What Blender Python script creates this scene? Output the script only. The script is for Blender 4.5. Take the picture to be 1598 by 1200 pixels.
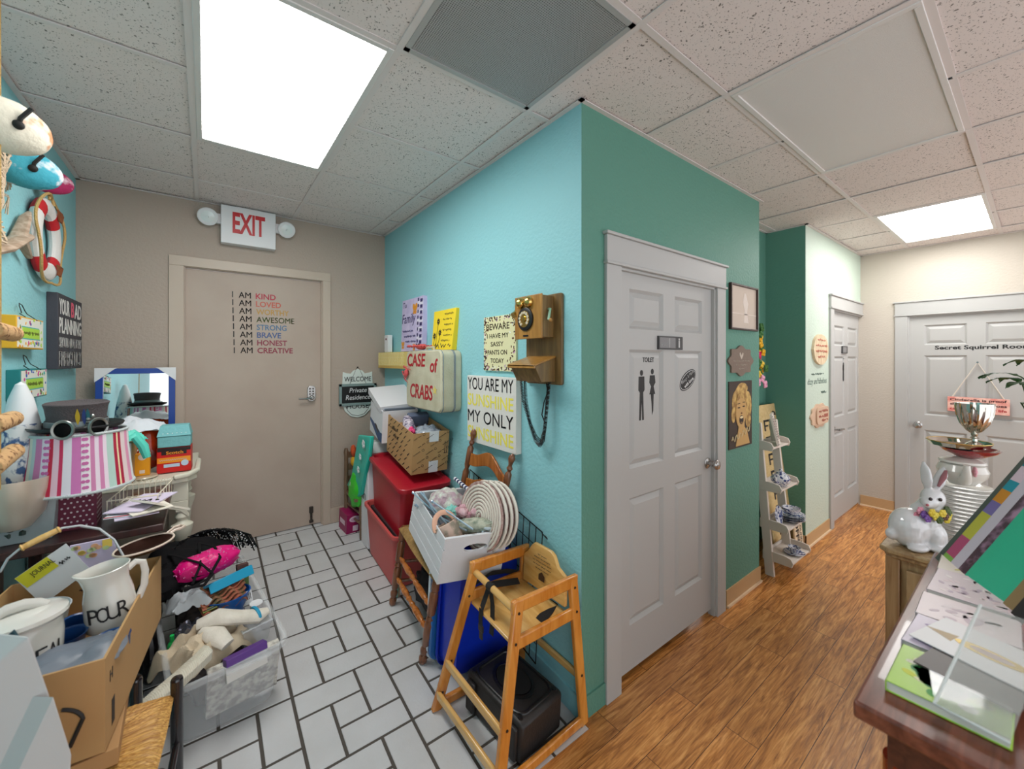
import bpy, bmesh, math, random
from mathutils import Matrix, Vector, noise
from math import sin, cos, pi, radians as R
random.seed(7)
for o in list(bpy.data.objects): bpy.data.objects.remove(o)
SC = bpy.context.scene
COL = SC.collection
# ---------------------------------------------------------------- camera, world, exposure
YAW = .6553; FPX = 629.5; PX0 = 804.2; HY = 560.8; CZ = 1.60
cd = bpy.data.cameras.new('camera'); cam = bpy.data.objects.new('camera', cd); COL.objects.link(cam)
cam.location = (0, 0, CZ); cam.rotation_euler = (pi/2, 0, -YAW)
cd.sensor_width = 36; cd.lens = FPX/1598*36; cd.clip_start = .03
cd.shift_x = (799-PX0)/1598; cd.shift_y = -(600-HY)/1598
cd.dof.use_dof = True; cd.dof.focus_distance = 2.4; cd.dof.aperture_fstop = 2.2
SC.camera = cam
W = bpy.data.worlds.new('world'); SC.world = W; W.use_nodes = True
W.node_tree.nodes['Background'].inputs[0].default_value = (.93, .96, 1, 1)
W.node_tree.nodes['Background'].inputs[1].default_value = 1.6
SC.view_settings.view_transform = 'Standard'; SC.view_settings.look = 'None'
SC.view_settings.gamma = 1; SC.view_settings.exposure = 0.25
LAMP = 12.5      # emission of the lit ceiling diffusers
# ---------------------------------------------------------------- pixel -> world helpers (photograph is 1598x1200)
def ray(x, y):
    u = (x-PX0)/FPX
    return Vector((sin(YAW)+u*cos(YAW), cos(YAW)-u*sin(YAW), (HY-y)/FPX))
def at(x, y, X=None, Y=None, Z=None):
    d = ray(x, y)
    t = X/d.x if X is not None else Y/d.y if Y is not None else (Z-CZ)/d.z
    return Vector((0, 0, CZ))+d*t
S_R = 1/12; Y_R = 1.25                       # the tiled back corridor climbs 1:12
def fz(y): return max(0, (y-Y_R)*S_R)
def atf(x, y):                               # point on the tiled ramp
    d = ray(x, y); t = (-CZ-S_R*Y_R)/(d.z-S_R*d.y); return Vector((0, 0, CZ))+d*t
# ---------------------------------------------------------------- materials
def lin(c):
    return tuple(((v/255)/12.92 if v/255 <= .04045 else ((v/255+.055)/1.055)**2.4) for v in c)+(1,)
MC = {}
def M(name, c, rough=.6, metal=0, bump=None, var=None, trans=0, alpha=1, coat=0, emit=0, spec=None, ior=None, sheen=0):
    """procedural surface: colour c (0-255 sRGB); bump=(scale,strength); var=(scale,colour2,contrast)"""
    if name in MC: return MC[name]
    m = bpy.data.materials.new(name); m.use_nodes = True; nt = m.node_tree; n = nt.nodes; l = nt.links
    b = n['Principled BSDF']; I = b.inputs
    I['Base Color'].default_value = lin(c); I['Roughness'].default_value = rough; I['Metallic'].default_value = metal
    I['Transmission Weight'].default_value = trans; I['Alpha'].default_value = alpha; I['Coat Weight'].default_value = coat
    if spec is not None: I['Specular IOR Level'].default_value = spec
    if ior: I['IOR'].default_value = ior
    if sheen: I['Sheen Weight'].default_value = sheen
    if emit: I['Emission Color'].default_value = lin(c); I['Emission Strength'].default_value = emit
    tc = n.new('ShaderNodeTexCoord')
    if var:
        t = n.new('ShaderNodeTexNoise'); t.inputs['Scale'].default_value = var[0]; t.inputs['Detail'].default_value = 5
        l.new(tc.outputs['Object'], t.inputs['Vector'])
        r = n.new('ShaderNodeValToRGB'); k = var[2] if len(var) > 2 else .15
        bi = var[3] if len(var) > 3 else 0
        r.color_ramp.elements[0].position = .5-k+bi; r.color_ramp.elements[1].position = .5+k+bi
        r.color_ramp.elements[0].color = lin(c); r.color_ramp.elements[1].color = lin(var[1])
        l.new(t.outputs['Fac'], r.inputs[0]); l.new(r.outputs[0], I['Base Color'])
    if bump:
        t = n.new('ShaderNodeTexNoise'); t.inputs['Scale'].default_value = bump[0]; t.inputs['Detail'].default_value = 4
        l.new(tc.outputs['Object'], t.inputs['Vector'])
        bp = n.new('ShaderNodeBump'); bp.inputs['Strength'].default_value = bump[1]; bp.inputs['Distance'].default_value = .01
        l.new(t.outputs['Fac'], bp.inputs['Height']); l.new(bp.outputs[0], I['Normal'])
    MC[name] = m; return m
def wood(name, c1, c2, axis=0, scale=1, rough=.4, coat=.2, stretch=14):
    """grain running along an object axis"""
    if name in MC: return MC[name]
    m = M(name, c1, rough, coat=coat); nt = m.node_tree; n = nt.nodes; l = nt.links
    tc = n.new('ShaderNodeTexCoord'); mp = n.new('ShaderNodeMapping'); s = [stretch*scale]*3; s[axis] = 1.4*scale
    mp.inputs['Scale'].default_value = s; l.new(tc.outputs['Object'], mp.inputs[0])
    t = n.new('ShaderNodeTexNoise'); t.inputs['Scale'].default_value = 3; t.inputs['Detail'].default_value = 6; t.inputs['Distortion'].default_value = .8
    l.new(mp.outputs[0], t.inputs[0]); r = n.new('ShaderNodeValToRGB')
    r.color_ramp.elements[0].position = .35; r.color_ramp.elements[1].position = .65
    r.color_ramp.elements[0].color = lin(c1); r.color_ramp.elements[1].color = lin(c2)
    l.new(t.outputs[0], r.inputs[0]); l.new(r.outputs[0], n['Principled BSDF'].inputs['Base Color'])
    return m
def stripes(name, cols, mode='angle', freq=1, rough=.8, axis=0):
    """constant colour bands by angle round Z or along an object axis; cols=[(width,colour)...]"""
    m = M(name, (255, 255, 255), rough); nt = m.node_tree; n = nt.nodes; l = nt.links
    tc = n.new('ShaderNodeTexCoord'); sx = n.new('ShaderNodeSeparateXYZ'); l.new(tc.outputs['Object'], sx.inputs[0])
    if mode == 'angle':
        a = n.new('ShaderNodeMath'); a.operation = 'ARCTAN2'; l.new(sx.outputs[1], a.inputs[0]); l.new(sx.outputs[0], a.inputs[1]); src = a.outputs[0]; f = freq/(2*pi)
    else: src = sx.outputs[axis]; f = freq
    b = n.new('ShaderNodeMath'); b.operation = 'MULTIPLY_ADD'; b.inputs[1].default_value = f; b.inputs[2].default_value = 100.5; l.new(src, b.inputs[0])
    c = n.new('ShaderNodeMath'); c.operation = 'FRACT'; l.new(b.outputs[0], c.inputs[0])
    r = n.new('ShaderNodeValToRGB'); r.color_ramp.interpolation = 'CONSTANT'
    tot = sum(w for w, _ in cols); p = 0; e = r.color_ramp.elements
    while len(e) > 1: e.remove(e[-1])
    for i, (w, k) in enumerate(cols):
        el = e[0] if i == 0 else e.new(p/tot)
        el.position = p/tot; el.color = lin(k); p += w
    l.new(c.outputs[0], r.inputs[0]); l.new(r.outputs[0], n['Principled BSDF'].inputs['Base Color']); return m
# ---------------------------------------------------------------- mesh builder
I4 = Matrix.Identity(4)
def T(x, y=None, z=None): return Matrix.Translation(x if y is None else (x, y, z))
def RX(a): return Matrix.Rotation(R(a), 4, 'X')
def RY(a): return Matrix.Rotation(R(a), 4, 'Y')
def RZ(a): return Matrix.Rotation(R(a), 4, 'Z')
def frame(o, x, y):                        # right-handed frame with origin o, x axis, y axis (orthogonalised)
    x = Vector(x).normalized(); z = x.cross(Vector(y)).normalized(); y = z.cross(x)
    m = Matrix((x, y, z)).transposed().to_4x4(); m.translation = Vector(o); return m
TXT = {}
class B:
    def __init__(s): s.v = []; s.f = []; s.m = []; s.mi = 0; s.X = I4
    def mat(s, i): s.mi = i; return s
    def at(s, X): s.X = X; return s
    def add(s, vs, fs, X=None):
        k = len(s.v); A = s.X @ X if X is not None else s.X
        s.v += [A @ Vector(p) for p in vs]; s.f += [tuple(i+k for i in f) for f in fs]; s.m += [s.mi]*len(fs); return s
    def box(s, c, d, X=None, taper=1, ty=None):
        a, b, h = d[0]/2, d[1]/2, d[2]/2; q = taper; q2 = taper if ty is None else ty
        vs = [(-a*q, -b*q2, -h), (a*q, -b*q2, -h), (a*q, b*q2, -h), (-a*q, b*q2, -h), (-a, -b, h), (a, -b, h), (a, b, h), (-a, b, h)]
        vs = [(p[0]+c[0], p[1]+c[1], p[2]+c[2]) for p in vs]
        return s.add(vs, [(3, 2, 1, 0), (4, 5, 6, 7), (0, 1, 5, 4), (1, 2, 6, 5), (2, 3, 7, 6), (3, 0, 4, 7)], X)
    def b2(s, p, q, X=None):
        return s.box([(p[i]+q[i])/2 for i in range(3)], [abs(q[i]-p[i]) for i in range(3)], X)
    def hexa(s, vs): return s.add(vs, [(3, 2, 1, 0), (4, 5, 6, 7), (0, 1, 5, 4), (1, 2, 6, 5), (2, 3, 7, 6), (3, 0, 4, 7)])
    def lathe(s, prof, X=None, seg=24, cap=True, sx=1, sy=1, a0=0, a1=360):
        vs = []; fs = []; full = (a1-a0) == 360; n = seg if full else seg+1
        for r, z in prof:
            for i in range(n):
                a = R(a0+(a1-a0)*i/seg); vs.append((r*cos(a)*sx, r*sin(a)*sy, z))
        for j in range(len(prof)-1):
            for i in range(seg):
                k = (i+1) % n; fs.append((j*n+i, j*n+k, (j+1)*n+k, (j+1)*n+i))
        if cap and full:
            if prof[0][0] > 1e-4: fs.append(tuple(range(n))[::-1])
            if prof[-1][0] > 1e-4: fs.append(tuple((len(prof)-1)*n+i for i in range(n)))
        return s.add(vs, fs, X)
    def cyl(s, p, q, r, r2=None, seg=12):
        p = Vector(p); q = Vector(q); d = q-p; X = T(p) @ d.to_track_quat('Z', 'Y').to_matrix().to_4x4()
        return s.lathe([(r, 0), (r if r2 is None else r2, d.length)], X, seg)
    def turn(s, p, q, prof, seg=14):       # turned spindle: prof=[(t along 0..1, radius)]
        p = Vector(p); q = Vector(q); d = q-p; X = T(p) @ d.to_track_quat('Z', 'Y').to_matrix().to_4x4()
        return s.lathe([(r, t*d.length) for t, r in prof], X, seg)
    def tube(s, pts, r, seg=8, closed=False, flat=1):
        pts = [Vector(p) for p in pts]; n = len(pts); vs = []; fs = []; up = None
        for i, p in enumerate(pts):
            a = pts[(i+1) % n] if (closed or i < n-1) else p; b = pts[i-1] if (closed or i > 0) else p
            d = (a-b).normalized()
            if up is None:
                up = Vector((0, 0, 1)) if abs(d.z) < .9 else Vector((1, 0, 0))
            x = d.cross(up)
            if x.length < 1e-5: x = d.orthogonal()
            x.normalize(); y = x.cross(d).normalized(); up = y
            rr = r[i] if isinstance(r, (list, tuple)) else r
            for k in range(seg):
                t = 2*pi*k/seg; vs.append(p+x*cos(t)*rr+y*sin(t)*rr*flat)
        m = n if closed else n-1
        for i in range(m):
            j = (i+1) % n
            for k in range(seg): fs.append((i*seg+k, i*seg+(k+1) % seg, j*seg+(k+1) % seg, j*seg+k))
        if not closed: fs.append(tuple(range(seg))[::-1]); fs.append(tuple((n-1)*seg+k for k in range(seg)))
        return s.add(vs, fs)
    def prism(s, poly, h, X=None, z0=0):
        n = len(poly); vs = [(x, y, z0) for x, y in poly]+[(x, y, z0+h) for x, y in poly]
        fs = [tuple(range(n))[::-1], tuple(range(n, 2*n))]+[(i, (i+1) % n, n+(i+1) % n, n+i) for i in range(n)]
        return s.add(vs, fs, X)
    def ball(s, c, r, X=None, seg=16, rings=10, amp=0, fr=3, seed=0, p=1):
        rx, ry, rz = (r, r, r) if not isinstance(r, (tuple, list)) else r; vs = []; fs = []
        sg = lambda v: (abs(v)**p)*(1 if v >= 0 else -1)
        for j in range(rings+1):
            a = pi*j/rings
            for i in range(seg):
                b = 2*pi*i/seg; d = Vector((sg(sin(a)*cos(b)), sg(sin(a)*sin(b)), sg(cos(a))))
                k = 1+amp*noise.noise(d*fr+Vector((seed*7.3, seed*3.1, seed))) if amp else 1
                vs.append((c[0]+rx*d.x*k, c[1]+ry*d.y*k, c[2]+rz*d.z*k))
        for j in range(rings):
            for i in range(seg): k = (i+1) % seg; fs.append((j*seg+i, (j+1)*seg+i, (j+1)*seg+k, j*seg+k))
        return s.add(vs, fs, X)
    def sheet(s, nu, nv, fn, th=0):        # parametric sheet fn(u,v)->xyz, optional thickness downwards
        vs = [Vector(fn(i/nu, j/nv)) for j in range(nv+1) for i in range(nu+1)]; w = nu+1
        fs = [(j*w+i, j*w+i+1, (j+1)*w+i+1, (j+1)*w+i) for j in range(nv) for i in range(nu)]
        if th:
            k = len(vs); nn = []
            for idx in range(k):
                j, i = divmod(idx, w); a = vs[j*w+min(i+1, nu)]-vs[j*w+max(i-1, 0)]; b = vs[min(j+1, nv)*w+i]-vs[max(j-1, 0)*w+i]
                c = a.cross(b); nn.append(c.normalized() if c.length > 1e-9 else Vector((0, 0, 1)))
            vs = vs+[vs[i]-nn[i]*th for i in range(k)]; fs = fs+[tuple(a+k for a in f)[::-1] for f in fs]
            bd = [i for i in range(w)]+[j*w+nu for j in range(1, nv+1)]+[nv*w+i for i in range(nu-1, -1, -1)]+[j*w for j in range(nv-1, 0, -1)]
            for i in range(len(bd)): a, b = bd[i], bd[(i+1) % len(bd)]; fs.append((b, a, a+k, b+k))
        return s.add(vs, fs)
    def text(s, t, x, y, w=None, h=.02, X=None, z=0, d=.0008, bold=0, al='L', slant=0, keep=False):
        """lettering in the local XY plane; height h, width fitted to w"""
        if 'M' in t and bold > .003:
            k_ = bold*.7*h
            s.text(t, x-k_, y, w, h, X, z, d, 0, al, slant); x += k_; bold = 0
        key = (t, round(bold, 3), round(slant, 2))
        if key not in TXT:
            cu = bpy.data.curves.new('lettering', 'FONT'); cu.body = t; cu.size = 1; cu.offset = bold; cu.shear = slant; cu.resolution_u = 3; cu.extrude = .5
            ob = bpy.data.objects.new('lettering', cu); me = bpy.data.meshes.new_from_object(ob)
            TXT[key] = ([v.co.copy() for v in me.vertices], [tuple(p.vertices) for p in me.polygons])
            bpy.data.objects.remove(ob); bpy.data.curves.remove(cu); bpy.data.meshes.remove(me)
        vs, fs = TXT[key]
        if not vs: return s
        x0 = min(v.x for v in vs); x1 = max(v.x for v in vs); y0 = min(v.y for v in vs); y1 = max(v.y for v in vs)
        ky = h/(y1-y0); kx = (w/(x1-x0)) if w else ky*.9
        ww = (x1-x0)*kx; ox = x if al == 'L' else x-ww/2 if al == 'C' else x-ww
        return s.add([(ox+(v.x-x0)*kx, y+(v.y-y0)*ky, z+(v.z+.5)*d) for v in vs], fs, X)
    def build(s, name, mats, parent=None, X=None, smooth=35, bev=0, sub=0, seg=2):
        me = bpy.data.meshes.new(name); me.from_pydata([tuple(v) for v in s.v], [], s.f)
        if not isinstance(mats, (list, tuple)): mats = [mats]
        for m in mats: me.materials.append(m)
        for p, i in zip(me.polygons, s.m): p.material_index = min(i, len(mats)-1)
        bm = bmesh.new(); bm.from_mesh(me); bmesh.ops.recalc_face_normals(bm, faces=bm.faces); bm.to_mesh(me); bm.free()
        if smooth:
            for p in me.polygons: p.use_smooth = True
            me.set_sharp_from_angle(angle=R(smooth))
        o = bpy.data.objects.new(name, me); COL.objects.link(o)
        if parent is not None: o.parent = parent
        elif X is not None: o.matrix_world = X
        if bev:
            m = o.modifiers.new('bevel', 'BEVEL'); m.width = bev; m.segments = seg; m.limit_method = 'ANGLE'; m.angle_limit = R(50)
        if sub:
            m = o.modifiers.new('sub', 'SUBSURF'); m.levels = sub; m.render_levels = sub
        return o
def squig(b, x0, y, w, h=.012, X=I4, z=.001, r=None, n=None, seed=0):
    rr = random.Random(seed+int(abs(x0)*1e4)+int(abs(y)*1e4)+7); n = n or max(4, int(w/h*1.1)); pts = []; r = r or h*.09; cur = []
    for i in range(n*3+1):
        s_ = i/(n*3)
        if cur and rr.random() < .09 and len(cur) > 4: b.tube(cur, r, 4); cur = []; continue
        cur.append(tuple(X @ Vector((x0+w*s_, y+h*.5+h*.5*(sin(i*2.1)*(.4+.6*rr.random())), z))))
    if len(cur) > 1: b.tube(cur, r, 4)
def tag(o, label, cat, group=None):
    o['label'] = label; o['category'] = cat
    if group: o['group'] = group
    return o
def thing(name, label, cat, X=None, group=None):
    o = bpy.data.objects.new(name, None); COL.objects.link(o); o.empty_display_size = .05
    if X is not None: o.matrix_world = X
    return tag(o, label, cat, group)
def one(b, name, mats, label, cat, X=None, group=None, **k):
    return tag(b.build(name, mats, None, X, **k), label, cat, group)
def struct(b, name, mats, parent=None, X=None, **k):
    o = b.build(name, mats, parent, X, **k)
    if parent is None: o['kind'] = 'structure'
    return o
def dup(root, X, label=None, group=None):
    r = root.copy(); COL.objects.link(r); r.matrix_world = X
    if label: r['label'] = label
    if group: r['group'] = group
    for ch in list(root.children):
        c = ch.copy(); COL.objects.link(c); c.parent = r
        for g in list(ch.children):
            d = g.copy(); COL.objects.link(d); d.parent = c
    return r
def lerp(a, b, t): return a+(b-a)*t
def rrect(w, h, r, n=5, cx=0, cy=0):
    out = []
    for sx, sy, a in ((1, 1, 0), (-1, 1, 90), (-1, -1, 180), (1, -1, 270)):
        for i in range(n+1):
            t = R(a+90*i/n); out.append((cx+sx*(w/2-r)+r*cos(t), cy+sy*(h/2-r)+r*sin(t)))
    return out
def ell(w, h, n=32, cx=0, cy=0, wob=0, k=0): 
    return [(cx+w/2*cos(2*pi*i/n)*(1+wob*cos(k*2*pi*i/n)), cy+h/2*sin(2*pi*i/n)*(1+wob*cos(k*2*pi*i/n))) for i in range(n)]
# wall frames: x to the viewer's right along the wall, y up, z out of the wall
XL = -.647; XA = 1.319; YB = 1.236; YK = 3.70; XBE = 3.168; XD = 4.022; YD = 1.208; YRB = 1.515; XE = 5.73; HC = 2.738
def FL(p): return frame(p, (0, 1, 0), (0, 0, 1))      # left turquoise wall, facing +X
def FA(p): return frame(p, (0, -1, 0), (0, 0, 1))     # turquoise wall facing -X
def FK(p): return frame(p, (1, 0, 0), (0, 0, 1))      # walls facing -Y
def FE(p): return frame(p, (0, -1, 0), (0, 0, 1))     # end wall facing -X
# ================================================================ SETTING
def wallmat(n, c): return M(n, c, .55, bump=(55, .35), spec=.35)
m_turq = wallmat('turquoise paint', (146, 204, 211)); m_mint = wallmat('mint paint', (92, 143, 127)); m_mint_lit = wallmat('lit mint paint', (196, 212, 198))  # same mint paint twice; far hall copy carries its panel light in the colour
m_taupe = wallmat('taupe paint', (176, 161, 148)); m_cream = wallmat('cream paint', (194, 186, 174)); m_white = M('white door paint', (179, 179, 177), .45, spec=.4)
m_taupe2 = M('taupe gloss door', (184, 168, 154), .5, bump=(6, .05), var=(3, (174, 156, 142), .25))
m_vinyl = M('tan vinyl base', (196, 160, 116), .5); m_vinedge = M('pale quarter round', (232, 206, 172), .5)
m_taupe3 = M('taupe frame gloss', (190, 174, 158), .4)
m_dark = M('black gap', (14, 13, 12), .9)
def wall(name, F, L, H, mat, holes=(), z0=0, th=.1):
    """slab in frame F: x 0..L, y z0..H, behind the plane; holes=[(x0,x1,top)]"""
    b = B(); x = 0
    for a, c, h in holes:
        b.b2((x, z0, -th), (a, H, 0)); b.b2((a, h, -th), (c, H, 0)); x = c
    b.b2((x, z0, -th), (L, H, 0)); return struct(b, name, mat, X=F, smooth=0)
wall('wall_left', FL((XL, -.8, 0)), YK+.8, HC+.05, m_turq, z0=-.05)
wall('wall_back', FK((XL-.1, YK, 0)), XA-XL+.2, HC+.05, m_taupe, [(XL*-1+.1-.112, .1-XL+.785, 2.262)], z0=-.05)
wall('wall_turquoise', FA((XA, YK, 0)), YK-YB-.001, HC+.05, m_turq, z0=-.05)
wall('wall_hall', FK((XA+.001, YB, 0)), XBE-XA-.001, HC+.05, m_mint, [(1.578-XA, 2.53-XA, 2.10)], z0=-.05)
wall('wall_recess_back', FK((XBE-.1, YRB, 0)), XD-XBE+.2, HC+.05, m_mint, z0=-.05)
wall('wall_recess_left', frame((XBE, YB+.1, 0), (0, 1, 0), (0, 0, 1)), YRB-YB-.1, HC+.05, m_mint, z0=-.05, th=.08)
wall('wall_recess_right', FA((XD, YRB+.05, 0)), YRB+.05-YD-.001, HC+.05, m_mint, z0=-.05, th=.08)
wall('wall_far_hall', FK((XD+.001, YD, 0)), XE-XD+.5, HC+.05, m_mint_lit, [(4.735-XD, 5.80-XD, 2.11)], z0=-.05)
wall('wall_end', FE((XE, YD+.02, 0)), 3.2, HC+.05, m_cream, [(YD+.02-.83, YD+.02+.09, 2.075)], z0=-.05)
# ---- tiled ramp floor: pinwheel of half-brick tiles in dark grout
m_grout = M('dark grout', (78, 72, 66), .85); m_tile = M('off white floor tile', (206, 207, 209), .32, bump=(90, .12), var=(5, (190, 190, 190), .3), spec=.45)
fl = B(); y1 = YK+.12
fl.b2((XL-.05, 1.19, -.06), (XA, Y_R, -.0025))
fl.hexa([(XL-.05, Y_R, -.06), (XA+.05, Y_R, -.06), (XA+.05, y1, -.06), (XL-.05, y1, -.06), (XL-.05, Y_R, -.0025), (XA+.05, Y_R, -.0025), (XA+.05, y1, fz(y1)-.0025), (XL-.05, y1, fz(y1)-.0025)])
fl.mat(1); q = .1345; g = .0055; bv = .002
Xs, Ys = .312, 2.068
rnd = random.Random(3)
for i in range(-4, 4):
    for j in range(-4, 5):
        ox = Xs+i*3*q; oy = Ys+j*3*q
        for (a, b_, c, d) in ((0, 2, 2, 3), (2, 1, 3, 3), (0, 0, 1, 2), (1, 0, 3, 1), (1, 1, 2, 2)):
            x0 = max(ox+a*q+g, XL); x2 = min(ox+c*q-g, XA); ya = max(oy+b_*q+g, 1.191); yb = min(oy+d*q-g, YK+.11)
            if x2-x0 < .01 or yb-ya < .01: continue
            zz = lambda y: fz(y)
            v = [(x0, ya, zz(ya)-.004), (x2, ya, zz(ya)-.004), (x2, yb, zz(yb)-.004), (x0, yb, zz(yb)-.004), (x0+bv, ya+bv, zz(ya)), (x2-bv, ya+bv, zz(ya)), (x2-bv, yb-bv, zz(yb)), (x0+bv, yb-bv, zz(yb))]
            fl.add(v, [(4, 5, 6, 7), (0, 1, 5, 4), (1, 2, 6, 5), (2, 3, 7, 6), (3, 0, 4, 7)])
struct(fl, 'floor', [m_grout, m_tile], smooth=0)
# ---- oak plank vinyl in the hall
def plankmat():
    m = M('oak plank vinyl', (170, 110, 60), .33, spec=.5, coat=.15); nt = m.node_tree; n = nt.nodes; l = nt.links
    tc = n.new('ShaderNodeTexCoord'); br = n.new('ShaderNodeTexBrick'); br.inputs['Scale'].default_value = 1
    br.inputs['Brick Width'].default_value = 1.05; br.inputs['Row Height'].default_value = .132; br.inputs['Mortar Size'].default_value = .0016; br.offset = .37; br.inputs['Mortar Smooth'].default_value = .3
    br.inputs['Color1'].default_value = (0, 0, 0, 1); br.inputs['Color2'].default_value = (1, 1, 1, 1); br.inputs['Mortar'].default_value = (.5, .5, .5, 1)
    mp0 = n.new('ShaderNodeMapping'); mp0.inputs['Location'].default_value = (.3, -.045, 0); l.new(tc.outputs['Object'], mp0.inputs[0]); l.new(mp0.outputs[0], br.inputs[0])
    # grain shifts from board to board
    ad = n.new('ShaderNodeVectorMath'); ad.operation = 'MULTIPLY_ADD'; ad.inputs[1].default_value = (7, 3, 5); l.new(br.outputs['Color'], ad.inputs[0]); l.new(tc.outputs['Object'], ad.inputs[2])
    mp = n.new('ShaderNodeMapping'); mp.inputs['Scale'].default_value = (1.6, 15, 1); l.new(ad.outputs[0], mp.inputs[0])
    t = n.new('ShaderNodeTexNoise'); t.inputs['Scale'].default_value = 2.2; t.inputs['Detail'].default_value = 7; t.inputs['Distortion'].default_value = 1.6; t.inputs['Roughness'].default_value = .62; l.new(mp.outputs[0], t.inputs[0])
    wv = n.new('ShaderNodeTexNoise'); wv.inputs['Scale'].default_value = 30; wv.inputs['Detail'].default_value = 3
    mp2 = n.new('ShaderNodeMapping'); mp2.inputs['Scale'].default_value = (.35, 6, 1); l.new(ad.outputs[0], mp2.inputs[0]); l.new(mp2.outputs[0], wv.inputs[0])
    mx = n.new('ShaderNodeMath'); mx.operation = 'MULTIPLY_ADD'; mx.inputs[1].default_value = .3; l.new(wv.outputs[0], mx.inputs[0])
    mm = n.new('ShaderNodeMath'); mm.operation = 'MULTIPLY'; mm.inputs[1].default_value = .7; l.new(t.outputs[0], mm.inputs[0]); l.new(mm.outputs[0], mx.inputs[2])
    r = n.new('ShaderNodeValToRGB'); e = r.color_ramp.elements; e[0].position = .36; e[0].color = lin((140, 84, 38)); e[1].position = .64; e[1].color = lin((228, 166, 98))
    k = e.new(.5); k.color = lin((196, 130, 66)); l.new(mx.outputs[0], r.inputs[0])
    hs = n.new('ShaderNodeHueSaturation'); va = n.new('ShaderNodeMath'); va.operation = 'MULTIPLY_ADD'; va.inputs[1].default_value = .32; va.inputs[2].default_value = .84
    l.new(br.outputs['Color'], va.inputs[0]); l.new(va.outputs[0], hs.inputs['Value']); l.new(r.outputs[0], hs.inputs['Color'])
    mi = n.new('ShaderNodeMix'); mi.data_type = 'RGBA'; mi.inputs[7].default_value = lin((84, 46, 22)); l.new(br.outputs['Fac'], mi.inputs[0]); l.new(hs.outputs[0], mi.inputs[6])
    l.new(mi.outputs[2], n['Principled BSDF'].inputs['Base Color'])
    bp = n.new('ShaderNodeBump'); bp.inputs['Strength'].default_value = .25; bp.inputs['Distance'].default_value = .004; l.new(mx.outputs[0], bp.inputs['Height']); l.new(bp.outputs[0], n['Principled BSDF'].inputs['Normal'])
    return m
b = B(); b.b2((XL-.1, -2.2, -.06), (XE+.3, 1.19, 0)); b.b2((XA+.001, 1.19, -.06), (XE+.3, YRB+.1, 0)); struct(b, 'floor', plankmat(), smooth=0)
# ---- ceiling
def tilemat():
    m = M('fissured ceiling tile', (190, 187, 184), .9, spec=.1); nt = m.node_tree; n = nt.nodes; l = nt.links
    tc = n.new('ShaderNodeTexCoord'); nz = n.new('ShaderNodeTexNoise'); nz.inputs['Scale'].default_value = 40; l.new(tc.outputs['Object'], nz.inputs[0])
    ad = n.new('ShaderNodeVectorMath'); ad.operation = 'MULTIPLY_ADD'; ad.inputs[1].default_value = (.022, .022, 0); l.new(nz.outputs['Color'], ad.inputs[0]); l.new(tc.outputs['Object'], ad.inputs[2])
    out = []
    for sc, th in ((95, .23), (190, .22)):
        v = n.new('ShaderNodeTexVoronoi'); v.inputs['Scale'].default_value = sc; l.new(ad.outputs[0], v.inputs['Vector'])
        c = n.new('ShaderNodeMath'); c.operation = 'LESS_THAN'; c.inputs[1].default_value = th
        n2 = n.new('ShaderNodeTexNoise'); n2.inputs['Scale'].default_value = sc*.6; l.new(tc.outputs['Object'], n2.inputs[0])
        s = n.new('ShaderNodeMath'); s.operation = 'MULTIPLY_ADD'; s.inputs[1].default_value = 1.2; s.inputs[2].default_value = -.5; l.new(n2.outputs[0], s.inputs[0])
        a = n.new('ShaderNodeMath'); a.operation = 'ADD'; l.new(v.outputs['Distance'], a.inputs[0]); l.new(s.outputs[0], a.inputs[1]); l.new(a.outputs[0], c.inputs[0]); out.append(c)
    mxx = n.new('ShaderNodeMath'); mxx.operation = 'MAXIMUM'; l.new(out[0].outputs[0], mxx.inputs[0]); l.new(out[1].outputs[0], mxx.inputs[1])
    mi = n.new('ShaderNodeMix'); mi.data_type = 'RGBA'; mi.inputs[6].default_value = lin((228, 219, 216)); mi.inputs[7].default_value = lin((120, 115, 110)); l.new(mxx.outputs[0], mi.inputs[0])
    l.new(mi.outputs[2], n['Principled BSDF'].inputs['Base Color'])
    bp = n.new('ShaderNodeBump'); bp.invert = True; bp.inputs['Strength'].default_value = .6; bp.inputs['Distance'].default_value = .004; l.new(mxx.outputs[0], bp.inputs['Height']); l.new(bp.outputs[0], n['Principled BSDF'].inputs['Normal'])
    return m
GX, GY, P_ = -.046, -1.004, .61
fixt = [(0, 4, 1, 2), (3, 2, 2, 1), (7, 2, 2, 1)]      # troffers: grid column, row, size in cells
def infix(i, j): return any(a <= i < a+c and r <= j < r+d for a, r, c, d in fixt) or (i, j) in ((1, 3),)
b = B()
for i in range(-2, 11):
    for j in range(-2, 8):
        if infix(i, j): continue
        x0 = GX+i*P_; y0 = GY+j*P_; dz = .004+.002*((i*7+j*3) % 3)
        b.b2((x0+.006, y0+.006, HC+dz), (x0+P_-.006, y0+P_-.006, HC+dz+.015))
b.mat(1); b.b2((XL-.4, -2.3, HC+.25), (XE+.4, YK+.3, HC+.3))
struct(b, 'ceiling', [tilemat(), m_dark], smooth=0)
m_grid = M('ceiling grid enamel', (220, 213, 211), .5)
b = B(); h = .012
def fixid(i, j):
    for k, (a, r, c, d) in enumerate(fixt):
        if a <= i < a+c and r <= j < r+d: return k
    return -1
for i in range(-1, 11):
    x = GX+i*P_
    for j in range(-2, 8):
        if fixid(i, j) >= 0 and fixid(i, j) == fixid(i-1, j): continue
        y0 = GY+j*P_; y2 = min(y0+P_, YK if x < XA else YRB)
        if y2 <= y0: continue
        b.b2((x-h, y0, HC-.001), (x+h, y2, HC+.003)); b.b2((x-.002, y0, HC+.003), (x+.002, y2, HC+.03))
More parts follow.
